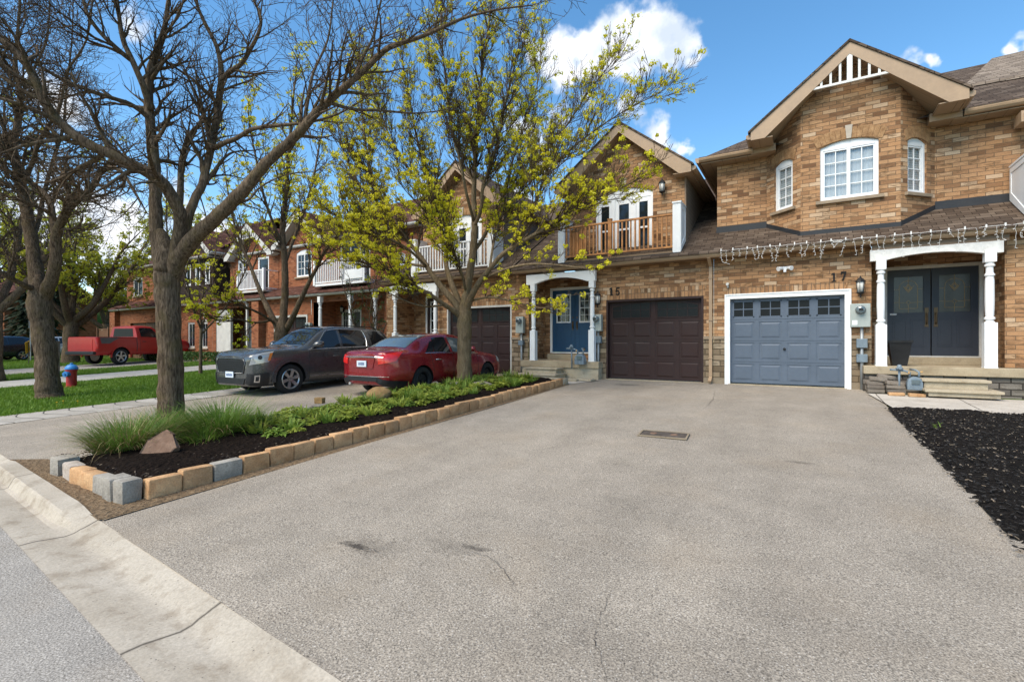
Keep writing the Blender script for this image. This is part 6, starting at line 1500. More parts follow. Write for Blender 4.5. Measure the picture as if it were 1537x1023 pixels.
def tree_blossom():
    T = Tree(23, .11, .11, (16, 44), .0042); T.dens = .60; D = 12.35; c = (.095, 1.35)
    T.limb(px((697, 586, D, .26), (697, 572, D, .205), (697, 540, D, .18), (697, 505, D, .175), (697, 484, D, .185), (698, 468, D, .17), (699, 452, D, .13), (701, 436, D, .08)), 14, 4, None)
    T.limb(pk(0.74, (690, 474, D, .10), (684, 468, D-.1, .09), (669, 458, D-.3, .08), (644, 441, D-.6, .068), (621, 428, D-.9, .058), (603, 415, D-1.1, .048), (585, 406, D-1.3, .038), (560, 398, D-1.5, .028), (530, 388, D-1.7, .02)), 9, 4, c, .35)
    T.limb(pk(0.74, (692, 472, D, .12), (684, 456, D, .11), (667, 436, D+.1, .10), (646, 408, D+.2, .088), (629, 382, D+.3, .078), (598, 347, D+.4, .066), (575, 324, D+.5, .055), (550, 290, D+.6, .045), (530, 262, D+.7, .036), (515, 225, D+.8, .026), (505, 180, D+.9, .018)), 10, 4, c, .3)
    T.limb(pk(0.74, (694, 470, D, .11), (688, 450, D+.2, .10), (677, 423, D+.4, .092), (669, 392, D+.6, .084), (672, 354, D+.7, .075), (664, 318, D+.8, .066), (648, 284, D+.9, .056), (634, 240, D+1, .046), (622, 190, D+1.1, .036), (612, 130, D+1.2, .026), (600, 80, D+1.2, .018)), 10, 4, c, .3)
    T.limb(pk(0.74, (698, 470, D, .14), (701, 446, D, .13), (703, 423, D, .125), (709, 385, D, .115), (712, 352, D, .105), (712, 324, D, .095), (711, 291, D, .085), (713, 250, D, .075), (716, 200, D, .062), (720, 150, D, .05), (724, 100, D, .04), (733, 40, D, .03), (738, -10, D, .02), (742, -60, D, .012)), 11, 4, c, .35)
    T.limb(pk(0.74, (712, 340, D, .07), (722, 314, D-.3, .062), (725, 278, D-.5, .055), (736, 250, D-.6, .047), (748, 210, D-.7, .04), (758, 160, D-.8, .032), (772, 100, D-.9, .024), (780, 60, D-1, .016)), 9, 4, c, .2)
    T.limb(pk(0.74, (700, 470, D, .11), (706, 448, D-.2, .10), (718, 426, D-.4, .092), (735, 404, D-.6, .084), (754, 382, D-.8, .074), (784, 362, D-1, .062), (814, 345, D-1.2, .052), (836, 330, D-1.3, .044), (862, 315, D-1.4, .035), (906, 296, D-1.5, .025), (960, 268, D-1.6, .014)), 10, 4, c, .35)
    T.limb(pk(0.74, (711, 378, D, .07), (728, 352, D+.3, .062), (740, 322, D+.5, .056), (757, 291, D+.7, .049), (779, 272, D+.8, .043), (804, 246, D+.9, .036), (848, 192, D+1, .028), (888, 132, D+1.1, .02), (930, 80, D+1.2, .012)), 9, 4, c, .25)
    T.limb(pk(0.74, (768, 376, D-.9, .045), (795, 330, D-1, .04), (814, 278, D-1.1, .035), (833, 246, D-1.2, .03), (880, 205, D-1.3, .024), (940, 165, D-1.4, .018), (990, 140, D-1.5, .012)), 8, 4, c, .2)
    T.limb(pk(0.74, (712, 335, D, .06), (700, 290, D-.5, .05), (690, 240, D-.8, .042), (676, 180, D-1.1, .034), (668, 110, D-1.3, .026), (662, 40, D-1.4, .018), (660, -20, D-1.5, .012)), 8, 4, c, .2)
    T.limb(pk(0.74, (760, 288, D+.7, .04), (770, 240, D+1, .034), (790, 180, D+1.2, .028), (808, 120, D+1.4, .02), (812, 60, D+1.5, .014)), 8, 4, c, .2)
    T.limb(pk(0.74, (640, 400, D+.2, .05), (610, 372, D-.3, .042), (570, 352, D-.7, .035), (535, 335, D-1, .027), (500, 322, D-1.3, .018), (475, 310, D-1.5, .012)), 8, 4, c, .2)
    T.limb(pk(0.74, (655, 298, D+.8, .045), (620, 262, D+.6, .038), (590, 215, D+.4, .03), (570, 165, D+.2, .023), (560, 120, D, .015)), 8, 4, c, .2)
    T.limb(pk(0.74, (706, 452, D, .045), (730, 446, D-.6, .038), (752, 448, D-.9, .032), (785, 456, D-1.2, .025), (812, 462, D-1.4, .018), (832, 458, D-1.5, .012)), 8, 4, (.2, .8), .2)
    T.limb(pk(0.74, (725, 418, D-.4, .05), (765, 402, D-1, .042), (800, 396, D-1.4, .034), (840, 398, D-1.7, .026), (880, 402, D-2, .017), (905, 398, D-2.1, .011)), 8, 4, (.2, .8), .25)
    T.limb(pk(0.74, (668, 457, D-.3, .04), (640, 460, D-.8, .032), (610, 452, D-1.2, .024), (585, 440, D-1.5, .016)), 7, 4, (.2, .8), .2)
    T.limb(pk(.74, (640, 400, D+.2, .05), (600, 392, D+.6, .042), (560, 370, D+.9, .034), (520, 352, D+1.1, .026), (485, 345, D+1.2, .016)), 8, 4, c, .15)
    T.limb(pk(.74, (588, 336, D+.4, .05), (560, 270, D+.9, .042), (548, 210, D+1.2, .032), (542, 150, D+1.4, .022), (540, 100, D+1.5, .014)), 8, 4, c, .15)
    T.limb(pk(.74, (700, 440, D, .05), (690, 400, D-.6, .042), (672, 360, D-1, .034), (640, 320, D-1.3, .026), (612, 290, D-1.5, .016)), 8, 4, c, .15)
    T.limb(pk(.74, (735, 404, D-.6, .045), (742, 360, D-.2, .04), (756, 318, D+.1, .032), (780, 290, D+.3, .024), (808, 262, D+.4, .015)), 8, 4, c, .15)
    cl = (22, .085, .050, lambda p: .26 if p.z < 4.6 else .17 if p.z < 6.2 else .115)
    return T.finish('budding_tree', at(697, 586, D), 'tree with bright yellow green blossom beside the red sedan', GT, M['bark_light'], M['twig'], M['blossom'], cl)
tree_blossom()
def tree_mid():
    T = Tree(24, .16, .12, (20, 48), .0065); T.dens = .85; D = 17.1; c = (.22, 1.5)
    T.limb(px((424, 556, D, .30), (423, 530, D, .25), (422, 505, D, .24), (424, 490, D, .21), (425, 474, D, .12)), 12, 4, None)
    T.limb(pk(0.8, (418, 494, D, .13), (408, 474, D, .12), (396, 450, D+.2, .10), (384, 420, D+.4, .085), (372, 390, D+.6, .07), (356, 350, D+.8, .055), (346, 310, D+1, .042), (338, 260, D+1.1, .028), (330, 210, D+1.2, .016)), 9, 4, c, .3)
    T.limb(pk(0.8, (424, 492, D, .16), (426, 465, D, .15), (428, 430, D, .14), (427, 390, D-.1, .125), (424, 350, D-.2, .11), (428, 300, D-.3, .095), (432, 250, D-.4, .08), (436, 200, D-.5, .06), (440, 150, D-.6, .042), (445, 100, D-.6, .026)), 10, 4, c, .3)
    T.limb(pk(0.8, (430, 494, D, .13), (442, 470, D-.3, .11), (452, 448, D-.5, .10), (463, 425, D-.7, .088), (476, 400, D-.9, .075), (490, 372, D-1.1, .062), (510, 350, D-1.3, .05), (535, 322, D-1.4, .036), (560, 290, D-1.5, .022)), 9, 4, c, .35)
    T.limb(pk(0.8, (427, 400, D, .08), (440, 360, D+.5, .07), (455, 320, D+.8, .06), (470, 270, D+1.1, .05), (480, 215, D+1.3, .038), (492, 160, D+1.4, .024)), 8, 4, c, .2)
    T.limb(pk(0.8, (425, 370, D-.1, .07), (408, 330, D-.6, .06), (395, 290, D-.9, .05), (385, 240, D-1.1, .04), (375, 190, D-1.3, .028), (372, 140, D-1.4, .016)), 8, 4, c, .2)
    T.limb(pk(0.8, (414, 486, D, .06), (390, 470, D-.8, .05), (362, 458, D-1.4, .04), (335, 446, D-2, .03), (300, 430, D-2.6, .02), (275, 414, D-3, .012)), 8, 4, c, .3)
    T.limb(pk(0.8, (410, 480, D, .05), (385, 484, D-.8, .04), (350, 478, D-1.6, .03), (315, 474, D-2.4, .018)), 7, 4, c, .3)
    cl = (13, .10, .07, lambda p: .28)
    return T.finish('budding_tree', at(424, 556, D), 'slender multi stemmed budding tree behind the charcoal SUV', GT, M['bark'], M['twig'], M['blossom'], cl)
tree_mid()
def auto_tree(seed, x, y, h, r0, spread, n, label, leafmat=None, cl=None, name='bare_tree', dens=1.6, lev=2, group='trees further along the street', fork=.25, twig=None, minr=.012, child=(.42, 2.1), barkm=None):
    T = Tree(seed, .2, .10, (25, 55), minr); T.dens = dens*.72; b = Vector((x, y, gz(y)-.05)); fz = h*fork
    T.limb([(b, r0*1.35), (b+Vector((0, 0, fz*.3)), r0*1.05), (b+Vector((.05, .0, fz)), r0), (b+Vector((.05, 0, fz*1.15)), r0*.95)], 11, 4, None)
    for k in range(n):
        a = 2*math.pi*k/n+T.r.uniform(-.4, .4); s = spread*T.r.uniform(.5, 1.1) if k else spread*.1; p = b+Vector((.05, 0, fz*T.r.uniform(.85, 1.05))); hh = (h-fz)*T.r.uniform(.75, 1.05); L = []
        for i in range(6):
            t = i/5; L.append((p+Vector((math.cos(a), math.sin(a), 0))*s*(t**.8)+Vector((0, 0, hh*t**1.1))+T.rv()*.25*t, r0*.6*(1-t)+.02*t))
        T.limb(L, 8, 3, child, .2, lev)
    return T.finish(name, b, label, group, barkm or M['bark'], twig or M['twig_far'], leafmat, cl)
auto_tree(31, -35.5, 10.6, 9.0, .34, 4.2, 7, 'leafy yellow green tree beyond the red pickup', M['blossom_far'], (11, .18, .13, .60), 'budding_tree', 1.5, 2, minr=.010)
auto_tree(32, -24.5, 5.2, 9.5, .24, 3.4, 6, 'bare tree with thin twigs near the far lawn edge', M['blossom_far'], (10, .15, .11, .10), 'budding_tree', 1.5, 2, minr=.007)
auto_tree(33, -46, 6.0, 11, .36, 4.5, 7, 'yellow green tree at the far left behind the forked bare tree', M['blossom_far'], (11, .22, .16, .5), 'budding_tree', 1.6, 2, minr=.014)
auto_tree(34, -34, 1.2, 11, .42, 5.0, 7, 'thick trunked grey tree at the left edge of the photo', None, None, 'bare_tree', 1.3, 2, minr=.010)
auto_tree(35, -57, 10, 12, .4, 5, 7, 'tall bare tree far down the street', None, None, 'bare_tree', 1.7, 2, minr=.018)
auto_tree(36, -58, 20, 10, .34, 4.5, 6, 'budding tree behind the brown board fence', M['blossom_far'], (10, .25, .18, .45), 'budding_tree', 1.7, 2, minr=.018)
auto_tree(37, -27.5, -2.5, 10, .34, 4.6, 6, 'leaning bare tree beyond the left edge lawn', None, None, 'bare_tree', 1.3, 2, minr=.009)
auto_tree(38, -48, 24, 12, .36, 4.5, 6, 'tall budding tree rising behind the orange end house', M['blossom_far'], (10, .25, .18, .4), 'budding_tree', 1.7, 2, minr=.018)
auto_tree(39, -19.5, 9.6, 7.0, .055, 2.4, 5, 'slim young budding tree on the lawn before the orange houses', M['blossom'], (9, .09, .07, .16), 'budding_tree', 1.4, 2, minr=.006, child=(.45, 1.2))
def conifer(seed, x, y, h, w, label):
    r = random.Random(seed); root = empty('conifer', (x, y, gz(y)-.1)); tag(root, label, 'tree', 'dark conifers at the end of the street')
    m = MB(); m.tube([(x, y, -.2), (x, y, h*.95)], [.22, .03], 8); m.build('trunk', M['bark'], root, smooth=True, uv=False); m = MB()
    for i in range(900):
        t = r.random()**.8; a = r.uniform(0, 6.28); rad = w*(1-t)**.8*r.uniform(.55, 1.05)*(1+.25*math.sin(a*5+t*20)); z = .6+h*.95*t; c = Vector((x+rad*math.cos(a), y+rad*math.sin(a), z))
        o = Vector((math.cos(a), math.sin(a), -.35)).normalized(); s = r.uniform(.35, .8)*(1.1-.6*t); sd_ = o.cross(Vector((0, 0, 1))).normalized()
        m.face(c-o*s*.6, c+sd_*s*.3+Vector((0, 0, .05)), c+o*s*.7+Vector((0, 0, -.1)), c-sd_*s*.3)
    m.build('foliage', M['conifer'], root, uv=False)
conifer(1, -52, 13, 6.5, 1.8, 'dark conifer just left of the brown board fence'); conifer(2, -56, 15.5, 8, 2.2, 'taller dark conifer behind the silver white hatchback'); conifer(3, -64, 8, 9, 2.6, 'broad dark conifer at the far left end'); conifer(4, -72, 11, 10, 3, 'distant dark conifer behind the navy car'); conifer(5, -70, 1, 9, 3, 'dark conifer close to the left edge of the photo')
def far_wood():
    r = random.Random(77); m = MB()
    for i in range(5200):
        a = r.uniform(R(-20), R(75)); d = r.uniform(80, 115); x = -d*math.cos(a); y = d*math.sin(a); h = 5.5+2.2*math.sin(a*19)+1.5*math.sin(a*43); z = r.uniform(-.5, h); c = Vector((x, y, z)); s = r.uniform(.5, 1.3)
        t = Vector((r.uniform(-1, 1), r.uniform(-1, 1), r.uniform(-1, 1))).normalized(); b = t.cross(Vector((r.uniform(-1, 1), r.uniform(-1, 1), r.uniform(-1, 1)))).normalized()
        m.face(c-t*s, c+b*s*.7, c+t*s, c-b*s*.7)
    o = m.build('far_trees', M['hedge'], uv=False); tag(o, 'hazy mass of trees closing the far end of the street', 'woods', kind='stuff')
far_wood()

# ---------------------------------------------------------------- planting bed: edging blocks, stones, plants
rb = random.Random(41)
def block(name, mat, x, y, z, lx, ly, lz, rz, label, cat, group=None, bev=.014, rough=.006):
    mb = MB(); mb.box(-lx/2, lx/2, -ly/2, ly/2, 0, lz); o = mb.build(name, mat, None, bevel=bev, smooth=40)
    for v in o.data.vertices: v.co += Vector((rb.uniform(-rough, rough), rb.uniform(-rough, rough), rb.uniform(-rough, rough)*.6))
    o.location = (x, y, z); o.rotation_euler = (rb.uniform(-.02, .02), rb.uniform(-.03, .03), rz+rb.uniform(-.03, .03)); tag(o, label, cat, group); return o
GB = 'edging blocks around the planting bed'
y = 2.16; i = 0
while y < 11.45:
    ln = .30+rb.uniform(-.015, .02); grey = i == 2
    lab = 'single grey edging block third from the street corner of the bed' if grey else 'weathered tan edging block in the row beside the driveway'
    block('edging_block', M['block_grey' if grey else 'block_tan'], -5.40+rb.uniform(-.012, .012), y+ln/2, gz(y+ln/2)-.02, .12, ln-.008, .215+rb.uniform(-.012, .012), 0, lab, 'edging block', GB if not grey else None)
    y += ln+.006; i += 1
block('edging_block', M['step'], -5.40, 11.62, gz(11.6)-.02, .13, .34, .20, 0, 'pale edging block at the porch end of the bed row', 'edging block')
for k in range(5): block('edging_block', M['step'], -5.72-k*.40, 11.70, gz(11.7)-.02, .39, .12, .19, 0, 'pale flat edging block across the porch end of bed', 'edging block', 'pale blocks across the porch end of the bed')
fr_ = [(-5.50, 2.06, 'block_grey', 'upright grey edging block at the street corner facing the driveway', .17, .17, .23), (-5.70, 2.05, 'block_grey', 'upright grey edging block second from the street corner', .20, .18, .23), (-5.97, 2.06, 'block_grey', 'pale worn edging block in the middle of the street end', .30, .14, .19), (-6.29, 2.07, 'block_tan', 'tan edging block in the street end row nearest its middle', .30, .14, .18),
       (-6.61, 2.08, 'block_tan', 'tan edging block left of the street end middle', .30, .14, .18), (-6.94, 2.10, 'rock_pale', 'chalky pale edging block near the left street corner', .32, .14, .18), (-7.28, 2.12, 'block_grey', 'dark grey block standing at the left street corner of bed', .22, .20, .21)]
for x, y, m, lab, lx, ly, lz in fr_: block('edging_block', M[m], x, y, gz(y)-.01, lx, ly, lz, rb.uniform(-.08, .08), lab, 'edging block', None, .02)
def rock_obj(name, x, y, z, sx, sy, sz, mat, label, seed, rot=(0, 0, 0), sub=3, flat=1, cat='rock'):
    bm = bmesh.new(); bmesh.ops.create_icosphere(bm, subdivisions=sub, radius=1); r = random.Random(seed)
    pl = [(Vector((r.uniform(-1, 1), r.uniform(-1, 1), r.uniform(-1, 1))).normalized(), r.uniform(.62, .9)) for _ in range(11)]
    for v in bm.verts:
        p = v.co.copy()
        for n, d in pl:
            k = p.dot(n)-d
            if k > 0: p -= n*k*.85*flat
        v.co = Vector((p.x*sx, p.y*sy, p.z*sz))+Vector((r.uniform(-1, 1), r.uniform(-1, 1), r.uniform(-1, 1)))*.012*min(sx, sy, sz)
    me = bpy.data.meshes.new(name); bm.to_mesh(me); bm.free(); me.polygons.foreach_set('use_smooth', [True]*len(me.polygons)); me.set_sharp_from_angle(angle=R(28)); me.materials.append(mat)
    o = bpy.data.objects.new(name, me); COL.objects.link(o); o.location = (x, y, z); o.rotation_euler = rot; tag(o, label, cat); return o
m = MB(); m.prism([(-.19, 0, -.10), (.10, .0, -.16), (.19, 0, .02), (.07, 0, .17), (-.02, 0, .20), (-.16, 0, .07)], (0, .08, 0)); o = m.build('rock', M['rock_brown'], bevel=.012)
for v in o.data.vertices: v.co += Vector((rb.uniform(-.014, .014), rb.uniform(-.012, .012), rb.uniform(-.014, .014)))
o.location = (-6.44, 2.72, gz(2.7)+.27); o.rotation_euler = (-.45, .1, .55); tag(o, 'brown slab of rock leaning against the long grass', 'rock')
rock_obj('rock', -6.55, 2.35, gz(2.4)+.15, .06, .04, .03, M['rock_pale'], 'small pale stone on the bare mulch', 5)
rock_obj('boulder', -7.30, 6.95, gz(7)+.25, .27, .21, .19, M['rock_tan'], 'round tan boulder behind the leafy clumps near the red sedan', 8, (0, 0, .5), 4, .5)
rock_obj('rock', -7.15, 9.2, gz(9.2)+.20, .17, .12, .10, M['rock_pale'], 'pinkish pale rock at the foot of the blossom tree', 12, (0, 0, .8))
rock_obj('rock', -6.55, 9.55, gz(9.5)+.20, .26, .17, .09, M['rock_grey'], 'flat grey rock right of the blossom tree', 13, (0, .1, .4))
rock_obj('rock', -7.62, 9.1, gz(9.2)+.18, .13, .11, .10, M['rock_grey'], 'rounded grey rock left of the blossom tree trunk', 15)
rock_obj('rock', -7.98, 5.72, gz(5.8)+.09, .20, .10, .09, M['rock_grey'], 'grey stone lying lowest in the little stacked pile', 17, (.1, .2, .2))
rock_obj('rock', -7.80, 5.66, gz(5.8)+.10, .10, .10, .10, M['rock_pale'], 'pale round stone leaning on the little stacked pile', 18)
rock_obj('flat_stone', -7.66, 5.86, gz(5.8)+.20, .19, .15, .025, M['rock_grey'], 'flat stone plate on the little stacked pile', 19, (.05, -.08, .3), 3, .4)
block('brick', M['rock_tan'], -7.74, 5.9, gz(5.8)+.222, .16, .12, .11, .4, 'small tan brick topping the little stacked pile', 'brick')
block('paving_stone', M['rock_grey'], -7.72, 5.88, gz(5.8)-.01, .28, .2, .19, .4, 'grey paving stone under the little stacked pile', 'paving stone')
def blade(mb, r, c, ln, w, a, lean, droop, n=4):
    """one arching leaf"""
    o = Vector((math.cos(a), math.sin(a), 0)); sd_ = Vector((-math.sin(a), math.cos(a), 0)); vs = []; p = Vector(c); th = lean
    for i in range(n+1):
        t = i/n; ww = w*(1-t**1.6)*.5+.0004; vs += [p+sd_*ww, p-sd_*ww]; p = p+(o*math.sin(th)+Vector((0, 0, 1))*math.cos(th))*ln/n; th += droop/n
    mb.add(vs, [(2*i, 2*i+1, 2*i+3, 2*i+2) for i in range(n)])
def tuft(name, x, y, n, ln, spread, label, seed, dry=.15, drymain=0):
    root = empty(name, (x, y, gz(y)+.12)); tag(root, label, 'ornamental grass'); r = random.Random(seed); g = MB(); d = MB()
    for i in range(n):
        a = r.uniform(0, 6.283); rad = spread*math.sqrt(r.random()); c = (x+rad*math.cos(a), y+rad*math.sin(a), gz(y)+.10); k = rad/spread
        isd = r.random() < dry*(.4+1.2*k); aa = a+r.uniform(-.7, .7)
        blade(d if isd else g, r, c, ln*r.uniform(.55, 1.15)*(1.0 if not isd else 1.05), r.uniform(.006, .011), aa, r.uniform(.02, .35)+k*.45, r.uniform(.5, 1.5)*(1.3 if isd else 1), 5)
    g.build('green_blades', M['tuft'], root, uv=False); d.build('dry_blades', M['dry'], root, uv=False); return root
tuft('long_grass', -7.25, 2.72, 1900, .60, .32, 'long arching grass tuft with dry straw blades nearest the street', 1, .30)
tuft('long_grass', -7.72, 3.35, 1100, .56, .30, 'long green grass tuft left of the large bare trunk', 2, .15)
tuft('long_grass', -7.05, 3.75, 1700, .70, .32, 'tall upright green grass tuft right of the large bare trunk', 3, .06)
tuft('long_grass', -6.75, 3.35, 500, .36, .2, 'short green grass tuft beside the leaning brown rock', 4, .1)
def clump(seed, mat, n, ln, w):
    m = MB(); r = random.Random(seed)
    for i in range(n):
        a = r.uniform(0, 6.283); rad = .09*math.sqrt(r.random()); blade(m, r, (rad*math.cos(a), rad*math.sin(a), 0), ln*r.uniform(.5, 1.1), w*r.uniform(.7, 1.2), a+r.uniform(-.5, .5), r.uniform(.05, .7), r.uniform(.4, 1.5), 4)
    return m.build('leafy_clump', mat, uv=False)
def cover_clump(seed, mat, n, h, sz):
    m = MB(); r = random.Random(seed)
    for i in range(n):
        a = r.uniform(0, 6.283); rad = .15*math.sqrt(r.random()); c = Vector((rad*math.cos(a), rad*math.sin(a), h*r.uniform(.25, 1)*(1-.5*rad/.15))); s = sz*r.uniform(.6, 1.3); b = a+r.uniform(-.9, .9)
        t = Vector((math.cos(b), math.sin(b), r.uniform(-.35, .7))).normalized(); q = Vector((-math.sin(b), math.cos(b), r.uniform(-.3, .3))).normalized(); up = Vector((0, 0, .12*s))
        m.add([c-t*s*.4, c+q*s*.36+up, c+t*s*.15+up*.3, c-q*s*.36+up, c+t*s*.75-up*1.5], [(0, 2, 1), (0, 3, 2), (1, 2, 4), (2, 3, 4)])
    return m.build('leafy_clump', mat, uv=False)
protos = [clump(1, M['leafy'], 46, .24, .05), clump(2, M['leafy2'], 52, .30, .028), cover_clump(3, M['leafy'], 120, .17, .075), cover_clump(4, M['leafy'], 90, .20, .095), cover_clump(5, M['leafy2'], 120, .14, .07), cover_clump(6, M['leafy'], 140, .15, .06)]
rc = random.Random(9); k = 0
GC = 'leafy clumps in the planting bed'
spots = []
for t in range(420):
    y = rc.uniform(3.9, 11.2); x = rc.uniform(-7.62, -6.05+(.15 if y > 8 else 0))
    if math.hypot(x+7.7, y-5.7) < .35 or math.hypot(x+7.45, y-10.0) < .4 or math.hypot(x+7.3, y-6.95) < .33 or math.hypot(x+6.55, y-9.55) < .3: continue
    if any(math.hypot(x-a, y-b) < .165 for a, b in spots): continue
    spots.append((x, y))
for i, (x, y) in enumerate(spots):
    q = rc.choice(protos if y < 9 else protos[1:2]+protos); o = q.copy(); COL.objects.link(o); o.location = (x, y, gz(y)+.145); s = rc.uniform(.7, 1.2); o.scale = (s, s, s*rc.uniform(.8, 1.1)); o.rotation_euler = (0, 0, rc.uniform(0, 6.28)); tag(o, 'light green leafy clump growing in the dark bed', 'plant', GC)
for q in protos: bpy.data.objects.remove(q)
m = MB(); r_ = random.Random(4)
for i in range(16): blade(m, r_, (1.93+r_.uniform(-.06, .06), 6.06+r_.uniform(-.04, .04), gz(6.06)+.055), r_.uniform(.10, .2), .022, r_.uniform(0, 6.28), r_.uniform(.5, 1.2), .6)
tag(m.build('weed', M['weed'], uv=False), 'bright green weed sprouting from the black mulch', 'weed')
m = MB()
for i in range(10): blade(m, r_, (1.62+r_.uniform(-.05, .05), 8.9+r_.uniform(-.2, .2), gz(8.9)+.05), r_.uniform(.06, .12), .012, r_.uniform(0, 6.28), r_.uniform(.4, 1.0), .8)
tag(m.build('weed', M['leafy2'], uv=False), 'faint low weed near the driveway edge of the mulch', 'weed')
def chips(name, n, xr, yr, zf, mats, label, size=(.012, .04)):
    r = random.Random(n); m = MB()
    for i in range(n):
        x, y = r.uniform(*xr), r.uniform(*yr); c = Vector((x, y, zf(x, y)+.012)); a = r.uniform(0, 6.28); l = r.uniform(*size); w = l*r.uniform(.18, .4); t = Vector((math.cos(a), math.sin(a), r.uniform(-.4, .4))).normalized()*l/2; b = Vector((-math.sin(a), math.cos(a), r.uniform(-.5, .5))).normalized()*w/2
        m.cur = 0 if r.random() < .86 else 1; m.prism([c-t-b, c+t-b*.7, c+t*.9+b, c-t*.9+b], (0, 0, .006))
    tag(m.build(name, mats, uv=False), label, 'mulch', kind='stuff')
chips('mulch_chips', 7500, (1.22, 4.2), (3.6, 10.6), lambda x, y: gz(y)+.03+max(0, min(1, (x-1.3)/.3))*.02, [plain('dark_chip', (.022, .019, .017), .9), plain('pale_chip', (.20, .155, .11), .9)], 'loose black wood chips with a few pale ones right of the driveway')
chips('bed_chips', 2600, (-7.7, -5.5), (2.15, 6.5), lambda x, y: gz(y)+.135, [plain('bed_chip', (.026, .017, .012), .9), plain('bed_pale_chip', (.16, .12, .08), .9)], 'dark mulch chips on the planting bed', (.015, .045))

# ---------------------------------------------------------------- lawn grass
def lawn(name, n, xr, yr, hgt, seed, label):
    import numpy as np
    g = np.random.default_rng(seed); x = g.uniform(*xr, n); y = g.uniform(*yr, n); z = -.55+.04*y-.02
    a = g.uniform(0, 6.283, n); h = hgt*g.uniform(.5, 1.3, n); w = .007+.006*g.random(n); l = h*g.uniform(.1, .8, n)
    P = np.empty((n, 3, 3)); P[:, 0] = np.c_[x-np.sin(a)*w, y+np.cos(a)*w, z]; P[:, 1] = np.c_[x+np.sin(a)*w, y-np.cos(a)*w, z]; P[:, 2] = np.c_[x+np.cos(a)*l, y+np.sin(a)*l, z+h]
    me = bpy.data.meshes.new(name); me.vertices.add(3*n); me.vertices.foreach_set('co', P.reshape(-1)); me.loops.add(3*n); me.loops.foreach_set('vertex_index', np.arange(3*n, dtype=np.int32)); me.polygons.add(n); me.polygons.foreach_set('loop_start', np.arange(0, 3*n, 3, dtype=np.int32)); me.update(calc_edges=True)
    me.materials.append(M['grass']); o = bpy.data.objects.new(name, me); COL.objects.link(o); tag(o, label, 'grass', kind='stuff')
lawn('lawn_grass', 90000, (-20.9, -13.5), (2.7, 13.3), .085, 1, 'mown lawn strip around the bare tree and hydrant')
lawn('lawn_grass', 40000, (-27.5, -24.2), (3.0, 13.8), .10, 2, 'mown lawn between the sidewalk and the pickup drive')
lawn('lawn_grass', 26000, (-44, -32.3), (3.6, 13.8), .12, 3, 'far lawn beyond the red pickup')
r_ = random.Random(6)
for i, (x, y) in enumerate(((-14.35, 4.15), (-14.2, 4.0), (-14.0, 4.3))):
    m = MB(); m.tube([(x, y, gz(y)), (x, y, gz(y)+.10)], .002, 4); m.lathe([(0, .09), (.018, .098), (.02, .106), (0, .112)], (x, y, gz(y)), 10); tag(m.build('dandelion', M['sign_yellow'], uv=False), 'yellow dandelion at the lawn edge below the forked tree', 'flower', 'dandelions by the lawn edge')
def low_hedge(x0, x1, y, h, label, seed):
    root = empty('hedge', ((x0+x1)/2, y, gz(y))); tag(root, label, 'hedge'); r = random.Random(seed); m = MB()
    for i in range(int((x1-x0)*420)):
        c = Vector((r.uniform(x0, x1), y+r.gauss(0, .22), gz(y)+h*r.random()**.6)); t = Vector((r.uniform(-1, 1), r.uniform(-1, 1), r.uniform(-.6, 1))).normalized(); b = t.cross(Vector((r.uniform(-1, 1), r.uniform(-1, 1), r.uniform(-1, 1)))).normalized(); s = r.uniform(.05, .11)
        m.face(c-t*s*.5, c+b*s*.4, c+t*s*.6, c-b*s*.4)
    m.build('foliage', M['hedge'], root, uv=False)
low_hedge(-33.5, -24.5, 13.4, .55, 'low dark green hedge under the windows of the orange houses', 3)
auto_tree(44, -14.6, 13.4, 3.7, .045, 1.5, 6, 'thin leafy shrub climbing beside the white balcony house', M['shrubleaf'], (8, .10, .07, .35), 'tall_shrub', 1.3, 2, None, .15, None, .007, (.3, .8))

# ---------------------------------------------------------------- fixtures on and by the houses
def meter(x, yp, zt, zb, w, label, boxes, zfoot, white=False):
    root = empty('electric_meter', (x, yp, zb)); tag(root, label, 'electric meter', 'electric meters on the house fronts'); m = MB(); m.box(x-w/2, x+w/2, yp-.16, yp-.015, zb, zt); m.build('meter_box', M['meter'], root, bevel=.012)
    g = MB(); c = (x, yp-.16, zt-(zt-zb)*.27); g.lathe([(.085, -.0), (.092, .02), (.085, .04), (.075, .10), (.05, .115), (0, .118)], c, 20, 'Y'); d = g.build('meter_dial', M['glass_teal'], root, smooth=40)
    g = MB(); g.lathe([(.10, .0), (.102, .016), (.094, .022)], c, 20, 'Y', cap=False); g.build('dial_ring', M['pipe'], d); g = MB(); g.box(c[0]-.04, c[0]+.04, c[1]-.123, c[1]-.118, c[2]-.02, c[2]+.03); g.build('dial_face', M['trim_black'], d)
    if white: g = MB(); g.box(x-w*.42, x-w*.16, yp-.163, yp-.16, zb+.05, zb+.15); g.build('notice', M['white'], root)
    g = MB(); g.tube([(x+.03, yp-.07, zb), (x+.03, yp-.07, zfoot)], .032, 10); g.build('conduit', M['pipe'], root, smooth=True)
    for bz0, bz1, bw in boxes: g = MB(); g.box(x+.03-bw/2, x+.03+bw/2, yp-.14, yp-.015, bz0, bz1); g.build('junction_box', M['gas'], root, bevel=.01)
    return root
meter(1.10, YF, 1.90, 1.38, .36, 'grey electric meter below the lantern of house 17', ((.92, 1.12, .20), (.60, .78, .20)), -.05, True)
meter(-5.07, YF-.02, 1.84, 1.36, .30, 'grey electric meter left of the dark brown garage door', ((1.02, 1.22, .19),), .0)
meter(-7.62, YF-.02, 1.85, 1.33, .27, 'grey electric meter left of the blue door porch', ((.95, 1.1, .16),), .0)
meter(-19.8, YO-.02, 1.95, 1.5, .35, 'pale electric meter seen above the charcoal SUV', (), .3)
